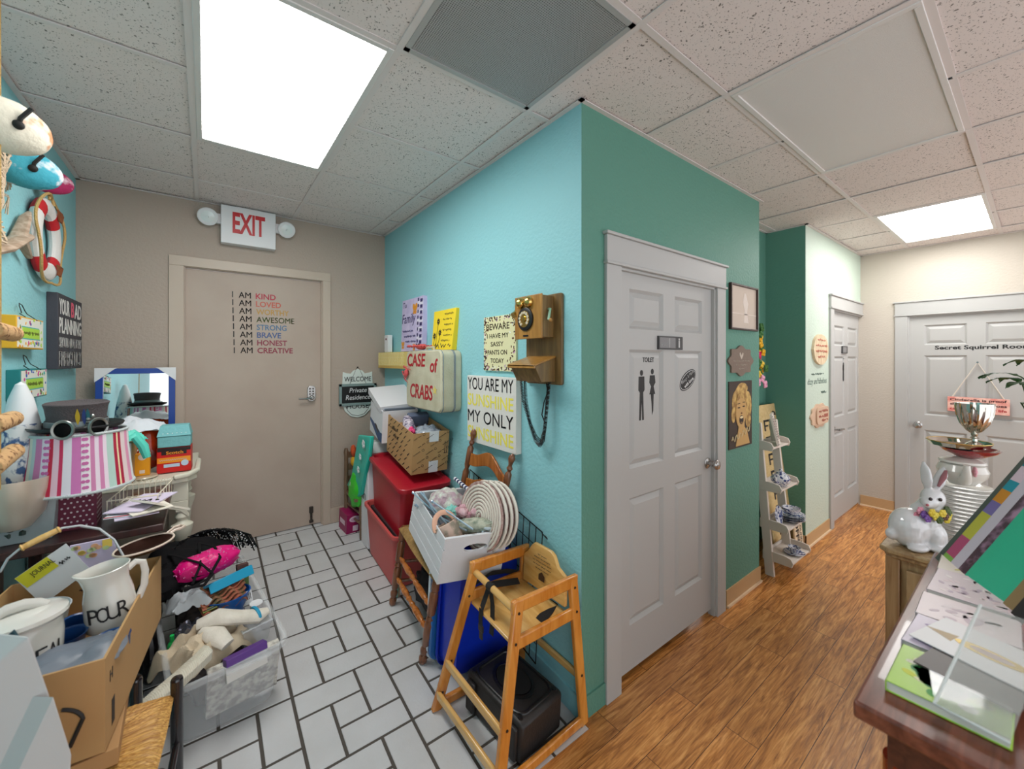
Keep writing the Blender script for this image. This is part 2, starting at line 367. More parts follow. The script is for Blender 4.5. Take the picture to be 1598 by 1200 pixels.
for j in range(-1, 8):
    y = GY+j*P_; xe = XA if y > YRB else XE
    for i in range(-2, 10):
        if fixid(i, j) >= 0 and fixid(i, j) == fixid(i, j-1): continue
        x0 = max(GX+i*P_+h, XL); x2 = min(GX+(i+1)*P_-h, xe)
        if x2 <= x0: continue
        b.b2((x0, y-h, HC), (x2, y+h, HC+.0035)); b.b2((x0, y-.002, HC+.003), (x2, y+.002, HC+.03))
# wall angle
for p, q_ in (((XL, -.8), (XL+.022, YK)), ((XL, YK-.022), (XA, YK)), ((XA-.022, YB-.022), (XA, YK)), ((XA-.022, YB-.022), (XBE, YB)), ((XBE, YB-.022), (XBE+.022, YRB)), ((XBE, YRB-.022), (XD, YRB)), ((XD-.022, YD-.022), (XD, YRB)), ((XD-.022, YD-.022), (XE, YD)), ((XE-.022, -2.2), (XE, YD))):
    b.b2((p[0], p[1], HC-.003), (q_[0], q_[1], HC+.001))
struct(b, 'trim_1', m_grid, smooth=0)
m_lit = bpy.data.materials.new('lit prismatic diffuser'); m_lit.use_nodes = True
_n = m_lit.node_tree.nodes; _l = m_lit.node_tree.links; _b = _n['Principled BSDF']
_b.inputs['Base Color'].default_value = lin((235, 235, 235)); _b.inputs['Roughness'].default_value = .4
_b.inputs['Emission Color'].default_value = (1, .985, .96, 1); _b.inputs['Emission Strength'].default_value = LAMP
m_unlit = M('unlit prismatic diffuser', (226, 223, 220), .35, bump=(420, .5))
m_frame = M('troffer frame enamel', (218, 216, 214), .4)
def troffer(i, j, ci, cj, lit, label):
    x0 = GX+i*P_+.012; y0 = GY+j*P_+.012; x2 = GX+(i+ci)*P_-.012; y2 = GY+(j+cj)*P_-.012
    t = thing('ceiling_light', label, 'ceiling light', T((x0+x2)/2, (y0+y2)/2, HC)); w = (x2-x0)/2; d = (y2-y0)/2; f = .022
    b = B(); b.b2((-w, -d, -.004), (-w+f, d, .02)); b.b2((w-f, -d, -.004), (w, d, .02)); b.b2((-w+f, -d, -.004), (w-f, -d+f, .02)); b.b2((-w+f, d-f, -.004), (w-f, d, .02))
    b.b2((-w, -d, .02), (w, d, .09)); b.build('door_frame', m_frame, t, bev=.002)
    b = B(); b.b2((-w+f, -d+f, .002), (w-f, d-f, .006)); b.build('diffuser', m_lit if lit else m_unlit, t, smooth=0)
troffer(0, 4, 1, 2, True, 'lit rectangular ceiling light panel in the tiled room near the exit sign')
troffer(3, 2, 2, 1, False, 'unlit grey ceiling light panel over the hall')
troffer(7, 2, 2, 1, True, 'lit ceiling light panel at the far end of the hall')
# perforated return vent
t = thing('ceiling_vent', 'grey perforated ceiling vent beside the lit panel', 'vent', T(GX+1.5*P_, GY+3.5*P_, HC)); b = B(); w = P_/2-.012
m_vent = M('vent steel', (176, 176, 176), .45, .2)
for s in (-1, 1): b.b2((s*w, -w, -.003), (s*(w-.02), w, .01)); b.b2((-w, s*w, -.003), (w, s*(w-.02), .01))
b.build('frame', m_vent, t)
b = B(); k = 74
for i in range(k+1):
    a = -w+.02+(2*w-.04)*i/k; b.b2((a-.0017, -w+.02, 0), (a+.0017, w-.02, .0012)); b.b2((-w+.02, a-.0017, .0003), (w-.02, a+.0017, .0015))
b.build('perforated_face', m_vent, t, smooth=0)
b = B(); b.b2((-w, -w, .03), (w, w, .035)); b.build('backing', m_dark, t)
# ---- baseboards
def base(name, F, L, m=m_vinyl, hgt=.11, edge=True):
    b = B(); b.prism([(.0, 0), (.007, 0), (.007, hgt-.01), (.003, hgt), (0, hgt)], L, frame((0, 0, 0), (0, 0, 1), (0, 1, 0)) @ I4)
    b.mat(1)
    if edge: b.b2((0, -.0, .006), (L, .014, .014))
    struct(b, name, [m, m_vinedge if edge else m], X=F, smooth=0)
def base2(name, F, x0, x1, m=m_vinyl, hgt=.11, edge=True):
    b = B(); b.b2((x0, 0, 0), (x1, hgt, .008)); b.mat(1)
    if edge: b.b2((x0, 0, .008), (x1, .013, .02))
    struct(b, name, [m, m_vinedge], X=F, smooth=0)
base2('baseboard_hall', FK((0, YB, 0)), 2.66, XBE+.008)
base2('baseboard_recess', FA((XD, 0, 0)), -YRB, -YD+.008)
base2('baseboard_far_hall', FK((0, YD, 0)), XD-.008, 4.64)
base2('baseboard_end', FE((XE, 0, 0)), -YD, -.93)
base2('baseboard_corner', FK((0, YB, 0)), XA-.008, 1.475, m_mint, .1, False)
b = B(); c0 = -YK; b.hexa([(-YK, fz(YK), 0), (-YB+.008, 0, 0), (-YB+.008, 0, .008), (-YK, fz(YK), .008), (-YK, fz(YK)+.1, 0), (-YB+.008, .1, 0), (-YB+.008, .1, .008), (-YK, fz(YK)+.1, .008)]); struct(b, 'baseboard_turquoise', m_turq, X=FA((XA, 0, 0)), smooth=0)
b = B(); b.b2((.845, fz(YK)-.02, 0), (XA, fz(YK)+.12, .012)); b.b2((XL, fz(YK)-.02, 0), (-.2, fz(YK)+.12, .012)); struct(b, 'baseboard_back', m_taupe3, X=FK((0, YK, 0)), smooth=0)
# ---- doors
m_nickel = M('satin nickel', (176, 174, 172), .25, .9); m_hinge = M('steel hinge', (70, 66, 62), .4, .8)
def six_panel(b, w, h, px, pz, th=.035):
    """leaf in x 0..w, y 0..h, face at z=0; px/pz panel intervals"""
    xs = [0]+[v for p in px for v in p]+[w]; ys = [0]+[v for p in pz for v in p]+[h]
    for i in range(len(xs)-1):
        for j in range(len(ys)-1):
            if i % 2 == 1 and j % 2 == 1:
                x0, x1, y0, y1 = xs[i], xs[i+1], ys[j], ys[j+1]; a, c = .015, .042
                R1 = [(x0, y0, 0), (x1, y0, 0), (x1, y1, 0), (x0, y1, 0)]; R2 = [(x0+a, y0+a, -.016), (x1-a, y0+a, -.016), (x1-a, y1-a, -.016), (x0+a, y1-a, -.016)]
                R3 = [(x0+c, y0+c, -.003), (x1-c, y0+c, -.003), (x1-c, y1-c, -.003), (x0+c, y1-c, -.003)]
                b.add(R1+R2+R3, [(k, (k+1) % 4, 4+(k+1) % 4, 4+k) for k in range(4)]+[(4+k, 4+(k+1) % 4, 8+(k+1) % 4, 8+k) for k in range(4)]+[(8, 9, 10, 11)])
            else: b.add([(xs[i], ys[j], 0), (xs[i+1], ys[j], 0), (xs[i+1], ys[j+1], 0), (xs[i], ys[j+1], 0)], [(0, 1, 2, 3)])
    b.add([(0, 0, 0), (w, 0, 0), (w, h, 0), (0, h, 0), (0, 0, -th), (w, 0, -th), (w, h, -th), (0, h, -th)], [(0, 1, 5, 4), (1, 2, 6, 5), (2, 3, 7, 6), (3, 0, 4, 7), (7, 6, 5, 4)])
def casing(b, x0, x1, top, w, hd=.15, th=.018):
    b.b2((x0-w, 0, 0), (x0, top, th)); b.b2((x1, 0, 0), (x1+w, top, th))
    b.b2((x0-w-.006, top, 0), (x1+w+.006, top+.014, th+.01)); b.b2((x0-w, top+.014, 0), (x1+w, top+hd-.014, th+.002)); b.b2((x0-w-.012, top+hd-.014, 0), (x1+w+.012, top+hd, th+.014))
    b.b2((x0-.002, 0, -.04), (x0+.012, top, .004)); b.b2((x1-.012, 0, -.04), (x1+.002, top, .004)); b.b2((x0, top-.012, -.04), (x1, top+.002, .004))
def knob(par, x, y, s=1, X=I4):
    b = B(); b.lathe([(.033, 0), (.034, .004), (.028, .009), (.012, .011), (.011, .035), (.02, .04), (.029, .052), (.03, .062), (.024, .072), (.01, .076)], T(x, y, 0) @ X, 24); b.build('door_handle', m_nickel, par)
def hinge(par, x, ys):
    for y in ys:
        b = B(); b.cyl((x, y-.045, .004), (x, y+.045, .004), .006, seg=8); b.b2((x-.006, y-.045, -.002), (x+.012, y+.045, .002)); b.build('hinge', m_hinge, par)
pz = [(.225, .862), (1.01, 1.61), (1.715, 1.915)]
# door 2: toilet door in the green wall
F = FK((1.584, YB+.018, .04)); b = B(); six_panel(b, .93, 2.035, [(.1, .4), (.513, .812)], pz); d2 = struct(b, 'door_2', m_white, X=F, smooth=0)
b = B(); casing(b, -.006, .936, 2.045, .108, .15); o = b.at(I4).build('door_frame', m_white, d2, smooth=0, bev=.003); o.location = (0, -.04, .018)
knob(d2, .875, .92); hinge(d2, -.003, (.33, 1.02, 1.76))
b = B(); b.b2((-.006, -.04, -.2), (.936, 2.05, -.16)); b.build('door_stop', m_dark, d2)  # black sheet behind the leaf, painting in the dark of its edge gaps
# toilet transfer + figures
m_blk = M('black vinyl', (22, 22, 24), .5)
b = B(); b.text('TOILET', .215, 1.545, .1, .026, d=.001, bold=.02)
def figure(b, cx, y0, h, fem):
    b.prism(ell(.026, .03, 14, cx, y0+h-.015), .001)
    if fem:
        b.prism([(cx-.022, y0+h*.86), (cx+.022, y0+h*.86), (cx+.028, y0+h*.7), (cx+.012, y0+h*.62), (cx+.026, y0+h*.45), (cx-.026, y0+h*.45), (cx-.01, y0+h*.62), (cx-.026, y0+h*.7)], .001)
        b.prism([(cx-.014, y0+h*.46), (cx+.012, y0+h*.46), (cx+.008, y0+.02), (cx-.002, y0), (cx-.006, y0+h*.24)], .001)
    else:
        b.prism([(cx-.024, y0+h*.87), (cx+.024, y0+h*.87), (cx+.026, y0+h*.6), (cx+.014, y0+h*.55), (cx+.02, y0), (cx+.006, y0), (cx+.002, y0+h*.4), (cx-.006, y0), (cx-.02, y0), (cx-.014, y0+h*.55), (cx-.026, y0+h*.6)], .001)
figure(b, .205, 1.245, .26, False); figure(b, .3, 1.265, .245, True); o = b.build('lettering', m_blk, d2, smooth=0); o.location.z = -.003
b = B().mat(0); b.prism(ell(.19, .098, 32), .0012, T(.655, 1.44, -.0025) @ RZ(28)); b.mat(1); b.prism(ell(.178, .086, 32), .0004, T(.655, 1.44, -.0012) @ RZ(28)); b.mat(0); b.prism(ell(.172, .08, 32), .0006, T(.655, 1.44, -.001) @ RZ(28))
b.mat(1); XX = T(.655, 1.44, -.0004) @ RZ(28); b.text('Vintage & Made', 0, .003, .15, .026, XX, bold=.02, al='C', d=.0005); b.text('with Love', 0, -.026, .11, .02, XX, bold=.02, al='C', d=.0005)
b.build('oval_sticker', [m_blk, M('sticker white', (225, 225, 225), .5)], d2, smooth=0)
# door 3
F = FK((4.742, YD+.018, .02)); b = B(); ww = 1.05; six_panel(b, ww, 2.06, [(.12, .46), (.58, .93)], pz); d3 = struct(b, 'door_3', m_white, X=F, smooth=0)
b = B(); casing(b, -.006, ww+.006, 2.08, .1, .135); o = b.build('door_frame', m_white, d3, smooth=0, bev=.003); o.location = (0, -.02, .018)
hinge(d3, ww-.012, (.3, 1.04, 1.8))
b = B(); b.lathe([(.03, 0), (.03, .006), (.011, .01), (.011, .045)], T(.11, .9, 0), 16); b.tube([(.11, .9, .045), (.16, .902, .05), (.24, .895, .05)], .01); b.build('door_handle', m_nickel, d3)
b = B(); figure(b, .44, 1.36, .19, False); figure(b, .5, 1.36, .18, True); squig(b, .43, 1.58, .08, .014); o = b.build('lettering', m_blk, d3, smooth=0); o.location.z = -.002
# door 4
F = FE((XE+.018, .823, .03)); b = B(); six_panel(b, .9, 2.035, [(.11, .4), (.515, .8)], pz); d4 = struct(b, 'door_4', m_white, X=F, smooth=0)
b = B(); casing(b, -.006, .906, 2.045, .098, .15); o = b.build('door_frame', m_white, d4, smooth=0, bev=.003); o.location = (0, -.03, .018)
knob(d4, .065, .905, X=I4)
b = B(); b.text('Secret Squirrel Rooms', .185, 1.655, .62, .05, bold=.03); b.build('lettering', m_blk, d4, smooth=0)
# door 1: flush metal exit door
F = FK((-.112, YK+.03, fz(YK)+.012)); b = B(); b.b2((0, 0, -.045), (.89, 2.035, 0)); d1 = struct(b, 'door_1', m_taupe2, X=F, smooth=0)
b = B(); z0 = -.03
for x0, x1 in ((-.09, -.008), (.898, .96)):
    b.b2((x0, z0, .0), (x1, 2.045, .045)); 
b.b2((-.012, z0, -.02), (.0, 2.045, .028)); b.b2((.89, z0, -.02), (.9, 2.045, .028)); b.b2((-.008, 2.04, -.02), (.898, 2.05, .03)); b.b2((-.09, 2.045, .0), (.96, 2.115, .045))
b.build('door_frame', m_taupe3, d1, smooth=0, bev=.003)
b = B(); b.prism(rrect(.062, .13, .03), .025, T(.815, 1.1, 0)); b.mat(1)
for i in range(2):
    for j in range(3): b.lathe([(.007, 0), (.006, .004)], T(.803+i*.024, 1.095+j*.022, .025), 8)
b.mat(0); b.lathe([(.02, .02), (.02, .04), (.012, .05)], T(.815, 1.065, 0), 16); b.tube([(.815, 1.065, .045), (.77, 1.06, .055), (.715, 1.062, .055)], .008)
b.build('door_handle', [m_nickel, m_hinge], d1, bev=.002)
b = B(); b.b2((.80, .1, 0), (.83, .15, .02)); b.cyl((.815, .1, .014), (.815, .035, .014), .008); b.box((.815, .03, .014), (.03, .02, .02)); b.build('door_stop', m_hinge, d1, bev=.002)
cols = {'KIND': (176, 40, 62), 'LOVED': (196, 92, 74), 'WORTHY': (188, 146, 70), 'AWESOME': (104, 128, 62), 'STRONG': (84, 118, 150), 'BRAVE': (70, 92, 142), 'HONEST': (140, 46, 70), 'CREATIVE': (140, 44, 66)}
wd = {'KIND': .135, 'LOVED': .17, 'WORTHY': .225, 'AWESOME': .262, 'STRONG': .205, 'BRAVE': .165, 'HONEST': .205, 'CREATIVE': .245}
for i, (k, c) in enumerate(cols.items()):
    y = 1.855-i*.0605; dx = .272+i*.0016
    b = B(); b.text('I', dx, y, .007, .045, bold=.02); b.text('AM', dx+.042, y, .078, .045, bold=.02); b.mat(1); b.text(k, dx+.152, y, wd[k], .044, bold=.02)
    o = b.build('lettering', [m_blk, M('vinyl '+k.lower(), c, .5)], d1, smooth=0)
# ================================================================ TURQUOISE WALL: HANGING THINGS
m_txt = M('dark lettering', (30, 28, 30), .6); m_redtxt = M('red paint lettering', (176, 22, 40), .5)
m_canv = M('off white canvas', (222, 220, 214), .8, bump=(200, .2)); m_yel = M('yellow canvas', (246, 216, 48), .7); m_gray = M('grey stencil paint', (150, 148, 150), .7)
m_yel2 = M('pale yellow stencil paint', (236, 224, 90), .7); m_black = M('black plastic', (20, 20, 22), .35); m_brass = M('brass', (214, 180, 104), .22, 1)
m_whp = M('white plastic', (225, 226, 228), .4); m_red = M('red enamel', (196, 30, 38), .4); m_crab = M('pink red crab', (208, 84, 86), .5, bump=(60, .4))
# phone
t = thing('wall_telephone', 'wooden antique style rotary wall telephone with brass bells and curly black cord', 'telephone', FA((XA, 1.475, 1.695)))
m_ph = wood('honey oak', (150, 104, 44), (178, 130, 62), 1); m_ph2 = wood('aged oak side', (104, 78, 44), (132, 102, 58), 1)
b = B(); b.prism(rrect(.26, .43, .012), .016); b.build('backboard', m_ph2, t, bev=.004)
b = B(); b.b2((-.115, .008, .016), (.077, .205, .088)); b.mat(1); b.b2((-.12, .003, .088), (.082, .21, .097)); b.build('bell_box', [m_ph2, m_ph], t, bev=.003)
for x in (-.068, -.005):
    b = B(); b.lathe([(.0, .0), (.027, .0), (.026, .012), (.018, .022), (.006, .027), (.0, .028)], T(x, .178, .098), 20); b.build('bell', m_brass, t)
b = B(); b.lathe([(.056, .097), (.056, .104), (.044, .108), (.03, .108)], T(-.032, .098, 0), 30); b.mat(1); b.lathe([(.04, .1085), (.04, .1095), (.0, .1098)], T(-.032, .098, 0), 30)
for k in range(10):
    a = R(30*k-40); b.mat(2).lathe([(.0072, .1085), (.0072, .1125), (0, .1125)], T(-.032+.031*cos(a), .098+.031*sin(a), 0), 8)
b.mat(1).lathe([(.014, .11), (.014, .114), (0, .115)], T(-.032, .098, 0), 16)
b.build('rotary_dial', [m_black, m_brass, M('ivory dial holes', (206, 196, 172), .5)], t)
b = B(); b.b2((-.052, .014, .097), (-.014, .022, .0985)); b.build('name_plate', m_black, t)
b = B(); b.tube([(.078, .14, .05), (.09, .14, .05), (.096, .12, .06), (.1, .09, .07), (.112, .085, .07)], .006); b.mat(1); b.ball((.116, .085, .072), .009); b.build('crank', [M('verdigris', (150, 190, 160), .5), m_ph], t)
b = B(); b.add([(-.1, -.2, .016), (.085, -.2, .016), (.085, -.2, .1), (-.1, -.2, .1), (-.1, -.085, .016), (.085, -.085, .016), (.085, -.125, .135), (-.1, -.125, .135), (.085, -.135, .135), (-.1, -.135, .135)],
   [(0, 1, 2, 3), (0, 3, 9, 7, 4), (1, 5, 6, 8, 2), (3, 2, 8, 9), (9, 8, 6, 7), (4, 7, 6, 5), (0, 4, 5, 1)])
b.mat(1); b.hexa([(-.108, -.086, .016), (.093, -.086, .016), (.093, -.128, .152), (-.108, -.128, .152), (-.108, -.078, .016), (.093, -.078, .016), (.093, -.12, .152), (-.108, -.12, .152)])
b.b2((-.108, -.136, .142), (.093, -.12, .152)); b.build('writing_shelf', [m_ph2, m_ph], t, bev=.002)
b = B(); b.cyl((-.124, .13, .06), (-.124, .02, .062), .012, .02, 14); b.lathe([(.02, 0), (.03, -.02), (.024, -.03)], T(-.124, .13, .06) @ RX(90), 14); b.cyl((-.12, .15, .06), (-.125, .12, .1), .016, .02); b.mat(1); b.cyl((-.124, .02, .062), (-.124, .03, .062), .022)
b.build('handset', [m_brass, m_black], t)
def coil(b, pts, r, n, wr=.0016):
    pts = [Vector(p) for p in pts]; L = [0]
    for i in range(1, len(pts)): L.append(L[-1]+(pts[i]-pts[i-1]).length)
    def P(s):
        for i in range(1, len(pts)):
            if s <= L[i]+1e-9: return pts[i-1].lerp(pts[i], (s-L[i-1])/(L[i]-L[i-1]))
        return pts[-1]
    out = []; m = n*7
    for i in range(m+1):
        s = L[-1]*i/m; p = P(s); d = (P(min(L[-1], s+.01))-P(max(0, s-.01))).normalized(); x = d.cross(Vector((0, 0, 1)))
        x = x.normalized() if x.length > .01 else Vector((1, 0, 0)); y = x.cross(d).normalized(); a = 2*pi*i/7
        out.append(p+x*cos(a)*r+y*sin(a)*r)
    b.tube(out, wr, 5)
b = B(); coil(b, [(-.06, -.2, .08), (-.058, -.3, .075), (-.04, -.42, .06), (-.015, -.49, .05), (.01, -.51, .045), (.035, -.48, .045), (.05, -.4, .045), (.058, -.3, .04), (.062, -.21, .035)], .008, 110)
coil(b, [(-.09, -.2, .08), (-.08, -.3, .075), (-.05, -.4, .06), (-.01, -.47, .05), (.02, -.49, .045), (.045, -.43, .045), (.056, -.3, .04), (.07, -.2, .035)], .007, 80)
b.tube([(.03, -.21, .02), (.05, -.25, .03), (.035, -.3, .04), (.02, -.36, .04), (.025, -.39, .03)], .003)
b.build('coiled_cord', m_black, t)
# beware sign
def squiggle(b, x0, y, w, h=.006, n=7, r=.0009, z=.001, seed=0):
    rr = random.Random(seed+int(x0*1e4)+int(y*1e4)); pts = []
    for i in range(n*4+1):
        s = i/(n*4); pts.append((x0+w*s, y+h*sin(i*pi/2*1.1+rr.random()*.7)*(.5+.5*rr.random()), z))
    b.tube(pts, r, 4)
F = FA((XA, 1.85, 1.69)); t = thing('wall_sign', 'floral bordered sign reading beware I have my sassy pants on today', 'sign', F)
b = B(); b.b2((-.155, -.155, 0), (.155, .155, .012)); b.build('board', M('pale yellow paper', (226, 222, 176), .7), t)
b = B(); rr = random.Random(5)
for k in range(230):
    s = rr.random()*4; e = int(s); q = (s-e)*.31-.155; dd = .155-abs(rr.gauss(0, .013))*1.1-.003
    x, y = ((q, dd), (dd, q), (q, -dd), (-dd, q))[e]
    if e == 1: x = .155-abs(rr.gauss(0, .03))
    if abs(x) > .152: continue
    b.mat(rr.choice((0, 0, 0, 1, 2, 3))); a = rr.random()*180; b.prism(ell(.02*rr.uniform(.4, 1), .008, 7), .0008, T(x, y, .012) @ RZ(a))
b.build('flower_border', [M('brown leaf print', (104, 66, 44), .7), M('pink print', (204, 160, 190), .7), M('white print', (236, 236, 226), .7), M('dark print', (60, 56, 70), .7)], t, smooth=0)
b = B()
for i, (s, w, x) in enumerate((('BEWARE', .225, -.015), ('I HAVE MY', .21, -.015), ('SASSY', .125, -.02), ('PANTS ON', .19, -.02), ('TODAY', .13, -.02))):
    b.text(s, x, .078-i*.047, w, (.036, .026, .026, .026, .026)[i], al='C', z=.0125, d=.0006, bold=.01)
b.build('lettering', M('brown black lettering', (60, 48, 30), .6), t, smooth=0)
# sunshine canvas
F = FA((XA, 1.908, 1.302)); t = thing('canvas_sign', 'white canvas with grey and yellow stencil words about sunshine, above the ladder back chair', 'sign', F)
b = B(); b.b2((-.246, -.2, 0), (.246, .2, .038)); b.build('canvas', m_canv, t, bev=.003)
b = B()
for i, s in enumerate(('YOU ARE MY', 'SUNSHINE', 'MY ONLY', 'SUNSHINE')):
    b.mat(i % 2); b.text(s, -.235, .118-i*.097, .46, .072, z=.0385, d=.0008, bold=.012)
b.build('lettering', [m_gray, m_yel2], t, smooth=0)
# case of crabs
F = FA((XA, 2.558, 1.46)); t = thing('suitcase', 'cream vintage suitcase painted CASE of CRABS mounted on turquoise wall', 'suitcase', F)
m_case = M('aged cream leatherette', (206, 202, 178), .5, var=(9, (186, 180, 152), .2), bump=(120, .2))
b = B(); b.prism(rrect(.55, .4, .045, 6), .15); b.build('body', m_case, t, bev=.008)
b = B()
for z in (.05, .058, .135): b.tube([(x, y, z) for x, y in rrect(.553, .403, .046, 6)], .0022, 6, closed=True)
b.build('piping', M('blue grey piping', (120, 136, 150), .4), t)
b = B(); b.tube([(-.06, .2, .09), (-.055, .222, .09), (.055, .222, .09), (.06, .2, .09)], .008); b.build('handle', m_case, t)
b = B(); 
for (s, x, y, w, h) in (('CASE', -.25, .09, .3, .09), ('of', .12, .055, .11, .09), ('CRABS', -.2, -.13, .36, .1)): b.text(s, x, y, w, h, z=.151, d=.001, bold=.018, slant=.12)
b.build('lettering', m_redtxt, t, smooth=0)
b = B(); b.prism([(0, .03), (.01, .01), (.03, .01), (.014, -.004), (.02, -.026), (0, -.012), (-.02, -.026), (-.014, -.004), (-.03, .01), (-.01, .01)], .001, T(.19, -.06, .151)); b.build('star', M('faded yellow star', (224, 206, 110), .6), t, smooth=0)
def crab(name, X, label):
    t = thing(name, label, 'crab figurine', X)
    b = B(); b.ball((0, 0, .012), (.032, .024, .014), seg=14, amp=.15); b.build('shell', m_crab, t)
    for s in (-1, 1):
        for k in range(3): b = B(); b.tube([(s*.025, .008-.012*k, .01), (s*.045, .012-.018*k, .018), (s*.056, .004-.022*k, .002)], [.0035, .003, .0015], 6); b.build('leg', m_crab, t)
    for s in (-1, 1):
        b = B(); b.tube([(s*.022, .015, .012), (s*.036, .03, .014), (s*.028, .045, .014)], .004, 6); b.ball((s*.024, .052, .014), (.009, .013, .006)); b.build('claw', m_crab, t)
    for s in (-1, 1): b = B(); b.ball((s*.008, .022, .024), .0035); b.build('eye', m_black, t)
crab('crab_figurine', FA((XA-.153, 2.80, 1.50)) @ RZ(60), 'red crab figurine clinging to the front face of the cream suitcase')
c2 = crab('crab_figurine', T(XA-.09, 2.70, 1.672) @ RZ(100) @ Matrix.Scale(1.5, 4), 'pink crab figurine sitting on top of the cream suitcase')
# shelf plank in corner
F = FA((XA, 3.40, 1.60)); t = thing('wall_shelf', 'shallow yellow patterned shelf box in the corner of the turquoise wall', 'shelf', F)
b = B(); b.b2((-.25, -.075, 0), (.7, .06, .075)); b.mat(1); b.b2((-.25, -.075, .075), (.7, -.055, .077)); b.build('ledge', [M('yellow lattice board', (222, 200, 120), .6), M('gold trim', (206, 170, 90), .5)], t)
b = B()
for k in range(20): b.b2((-.25+k*.03, -.05, .075), (-.248+k*.03, .06, .077))
for k in range(4): b.b2((-.25, -.045+k*.03, .075), (.35, -.043+k*.03, .077))
b.build('lattice_pattern', M('pale lattice line', (240, 228, 180), .6), t, smooth=0)
tz = 1.662
t = thing('wifi_plug', 'small white box device with cable on the corner shelf', 'device', FA((XA-.02, 3.5, tz)))
b = B(); b.b2((-.045, 0, 0), (.045, .15, .04)); b.build('body', m_whp, t, bev=.004)
b = B(); b.prism(ell(.025, .02, 12), .002, T(0, .115, .04)); b.build('mark', M('maroon mark', (110, 40, 50), .5), t)
b = B(); b.tube([(-.045, .02, .02), (-.07, .0, .03), (-.08, .03, .02), (-.05, .07, .02)], .003); b.build('cable', m_black, t)
# family canvas
F = FA((XA-.005, 3.0, tz)) @ RX(-2); t = thing('canvas_sign', 'lilac canvas with Family lettering and orange butterflies on the corner shelf', 'sign', F)
m_lil = M('lilac canvas', (186, 176, 214), .7, var=(14, (206, 196, 226), .2))
b = B(); b.b2((-.2, 0, 0), (.2, .415, .04)); b.build('canvas', m_lil, t, bev=.002)
b = B(); b.text('To', -.18, .35, .07, .045, z=.0405); b.text('Family', -.19, .2, .26, .1, z=.0405, slant=.15)
for i in range(4): squig(b, -.17+.03*i, .15-i*.042, (.2, .22, .2, .14)[i], .022, z=.0415)
for k in range(9): b.mat(0); b.b2((.105, .02+k*.045, .0405), (.125, .045+k*.045, .0412)); b.b2((.15, .01+k*.045, .0405), (.19, .035+k*.045, .0412))
b.build('lettering', M('indigo lettering', (48, 40, 96), .6), t, smooth=0)
b = B()
for (x, y, s) in ((.055, .33, 1.2), (-.16, .05, .8), (.06, .03, .7)):
    for sx in (-1, 1): b.prism(ell(.035*s, .05*s, 12, 0, 0), .001, T(x+sx*.017*s, y+.012, .0405) @ RZ(-sx*25)); b.prism(ell(.025*s, .03*s, 12), .001, T(x+sx*.013*s, y-.022*s, .0405))
b.build('butterflies', M('orange butterfly', (226, 150, 40), .6), t, smooth=0)
b = B(); 
for k in range(6): b.b2((.1, .02+k*.066, .0403), (.2, .05+k*.066, .0408))
b.build('side_strip', M('pale strip print', (224, 220, 236), .7), t, smooth=0)
# yellow canvas leaning on wall above suitcase
F = FA((XA, 2.49, 1.662)) @ RX(-3); t = thing('canvas_sign', 'bright yellow canvas with black flower drawing and handwriting, leaning above the suitcase', 'sign', F)
b = B(); b.hexa([(-.16, 0, 0), (.135, .0, 0), (.135, .0, .038), (-.16, 0, .038), (-.145, .275, 0), (.175, .275, 0), (.175, .275, .038), (-.145, .275, .038)]); b.build('canvas', m_yel, t, bev=.002)
b = B()
for (x, y) in ((-.07, .2), (-.04, .12), (-.12, .1)):
    for k in range(9):
        a = R(40*k); b.prism(ell(.02, .008, 8), .0008, T(x+.014*cos(a), y+.014*sin(a), .0385) @ RZ(40*k))
    b.tube([(x, y-.02, .039), (x-.01, y-.06, .039), (-.1, .01, .039)], .0014, 4)
for i in range(6): squig(b, (.02, .0, .02, .0, .01, -.02)[i], .235-i*.036, .12, .019, z=.0392, r=.0015)
squig(b, -.11, .01, .23, .04, z=.0392, r=.0026)
b.build('lettering', m_txt, t, smooth=0)
# welcome plaque on the back wall
F = FK((1.073, YK, 1.29)); t = thing('wall_plaque', 'white welcome house plaque with chalkboard reading Private Residence beside the exit door', 'sign', F)
b = B(); b.prism([(-.13, .1), (-.125, .2), (-.1, .19), (-.06, .185), (-.04, .21), (0, .225), (.04, .21), (.06, .185), (.1, .19), (.125, .2), (.13, .1), (.13, -.08), (.11, -.14), (.06, -.19), (0, -.205), (-.06, -.19), (-.11, -.14), (-.13, -.08)], .012)
b.build('board', M('mint white board', (214, 222, 216), .6), t, bev=.002)
b = B(); b.text('WELCOME', 0, .115, .23, .042, z=.0125, al='C', bold=.01); b.text('HOUSE', 0, -.125, .19, .042, z=.0125, al='C', bold=.01)
b.tube([(x*.9, y*.95, .0125) for x, y in [(.115, -.1), (.1, -.14), (.06, -.185), (0, -.2), (-.06, -.185), (-.1, -.14), (-.115, -.1)]], .002, 5); b.build('lettering', m_txt, t, smooth=0)
b = B(); w, h, f = .16, .095, .022
b.b2((-w, -h, .012), (-w+f, h, .03)); b.b2((w-f, -h, .012), (w, h, .03)); b.b2((-w, h-f, .012), (w, h, .03)); b.b2((-w, -h, .012), (w, -h+f, .03)); ch = b.build('chalkboard_frame', M('grey green wood', (126, 146, 144), .7), t, bev=.002)
b = B(); b.b2((-w+f, -h+f, .012), (w-f, h-f, .02)); b.mat(1); b.text('Private', 0, .018, .15, .04, z=.0205, al='C', slant=.2); b.text('Residence', 0, -.045, .21, .042, z=.0205, al='C', slant=.2)
b.build('chalkboard', [m_black, m_whp], t, smooth=0)
b = B(); b.tube([(-.07, .095, .02), (-.01, .235, .01), (.01, .235, .01), (.07, .095, .02)], .0015, 4); b.ball((0, .24, .006), .006); b.build('wire', m_hinge, t)
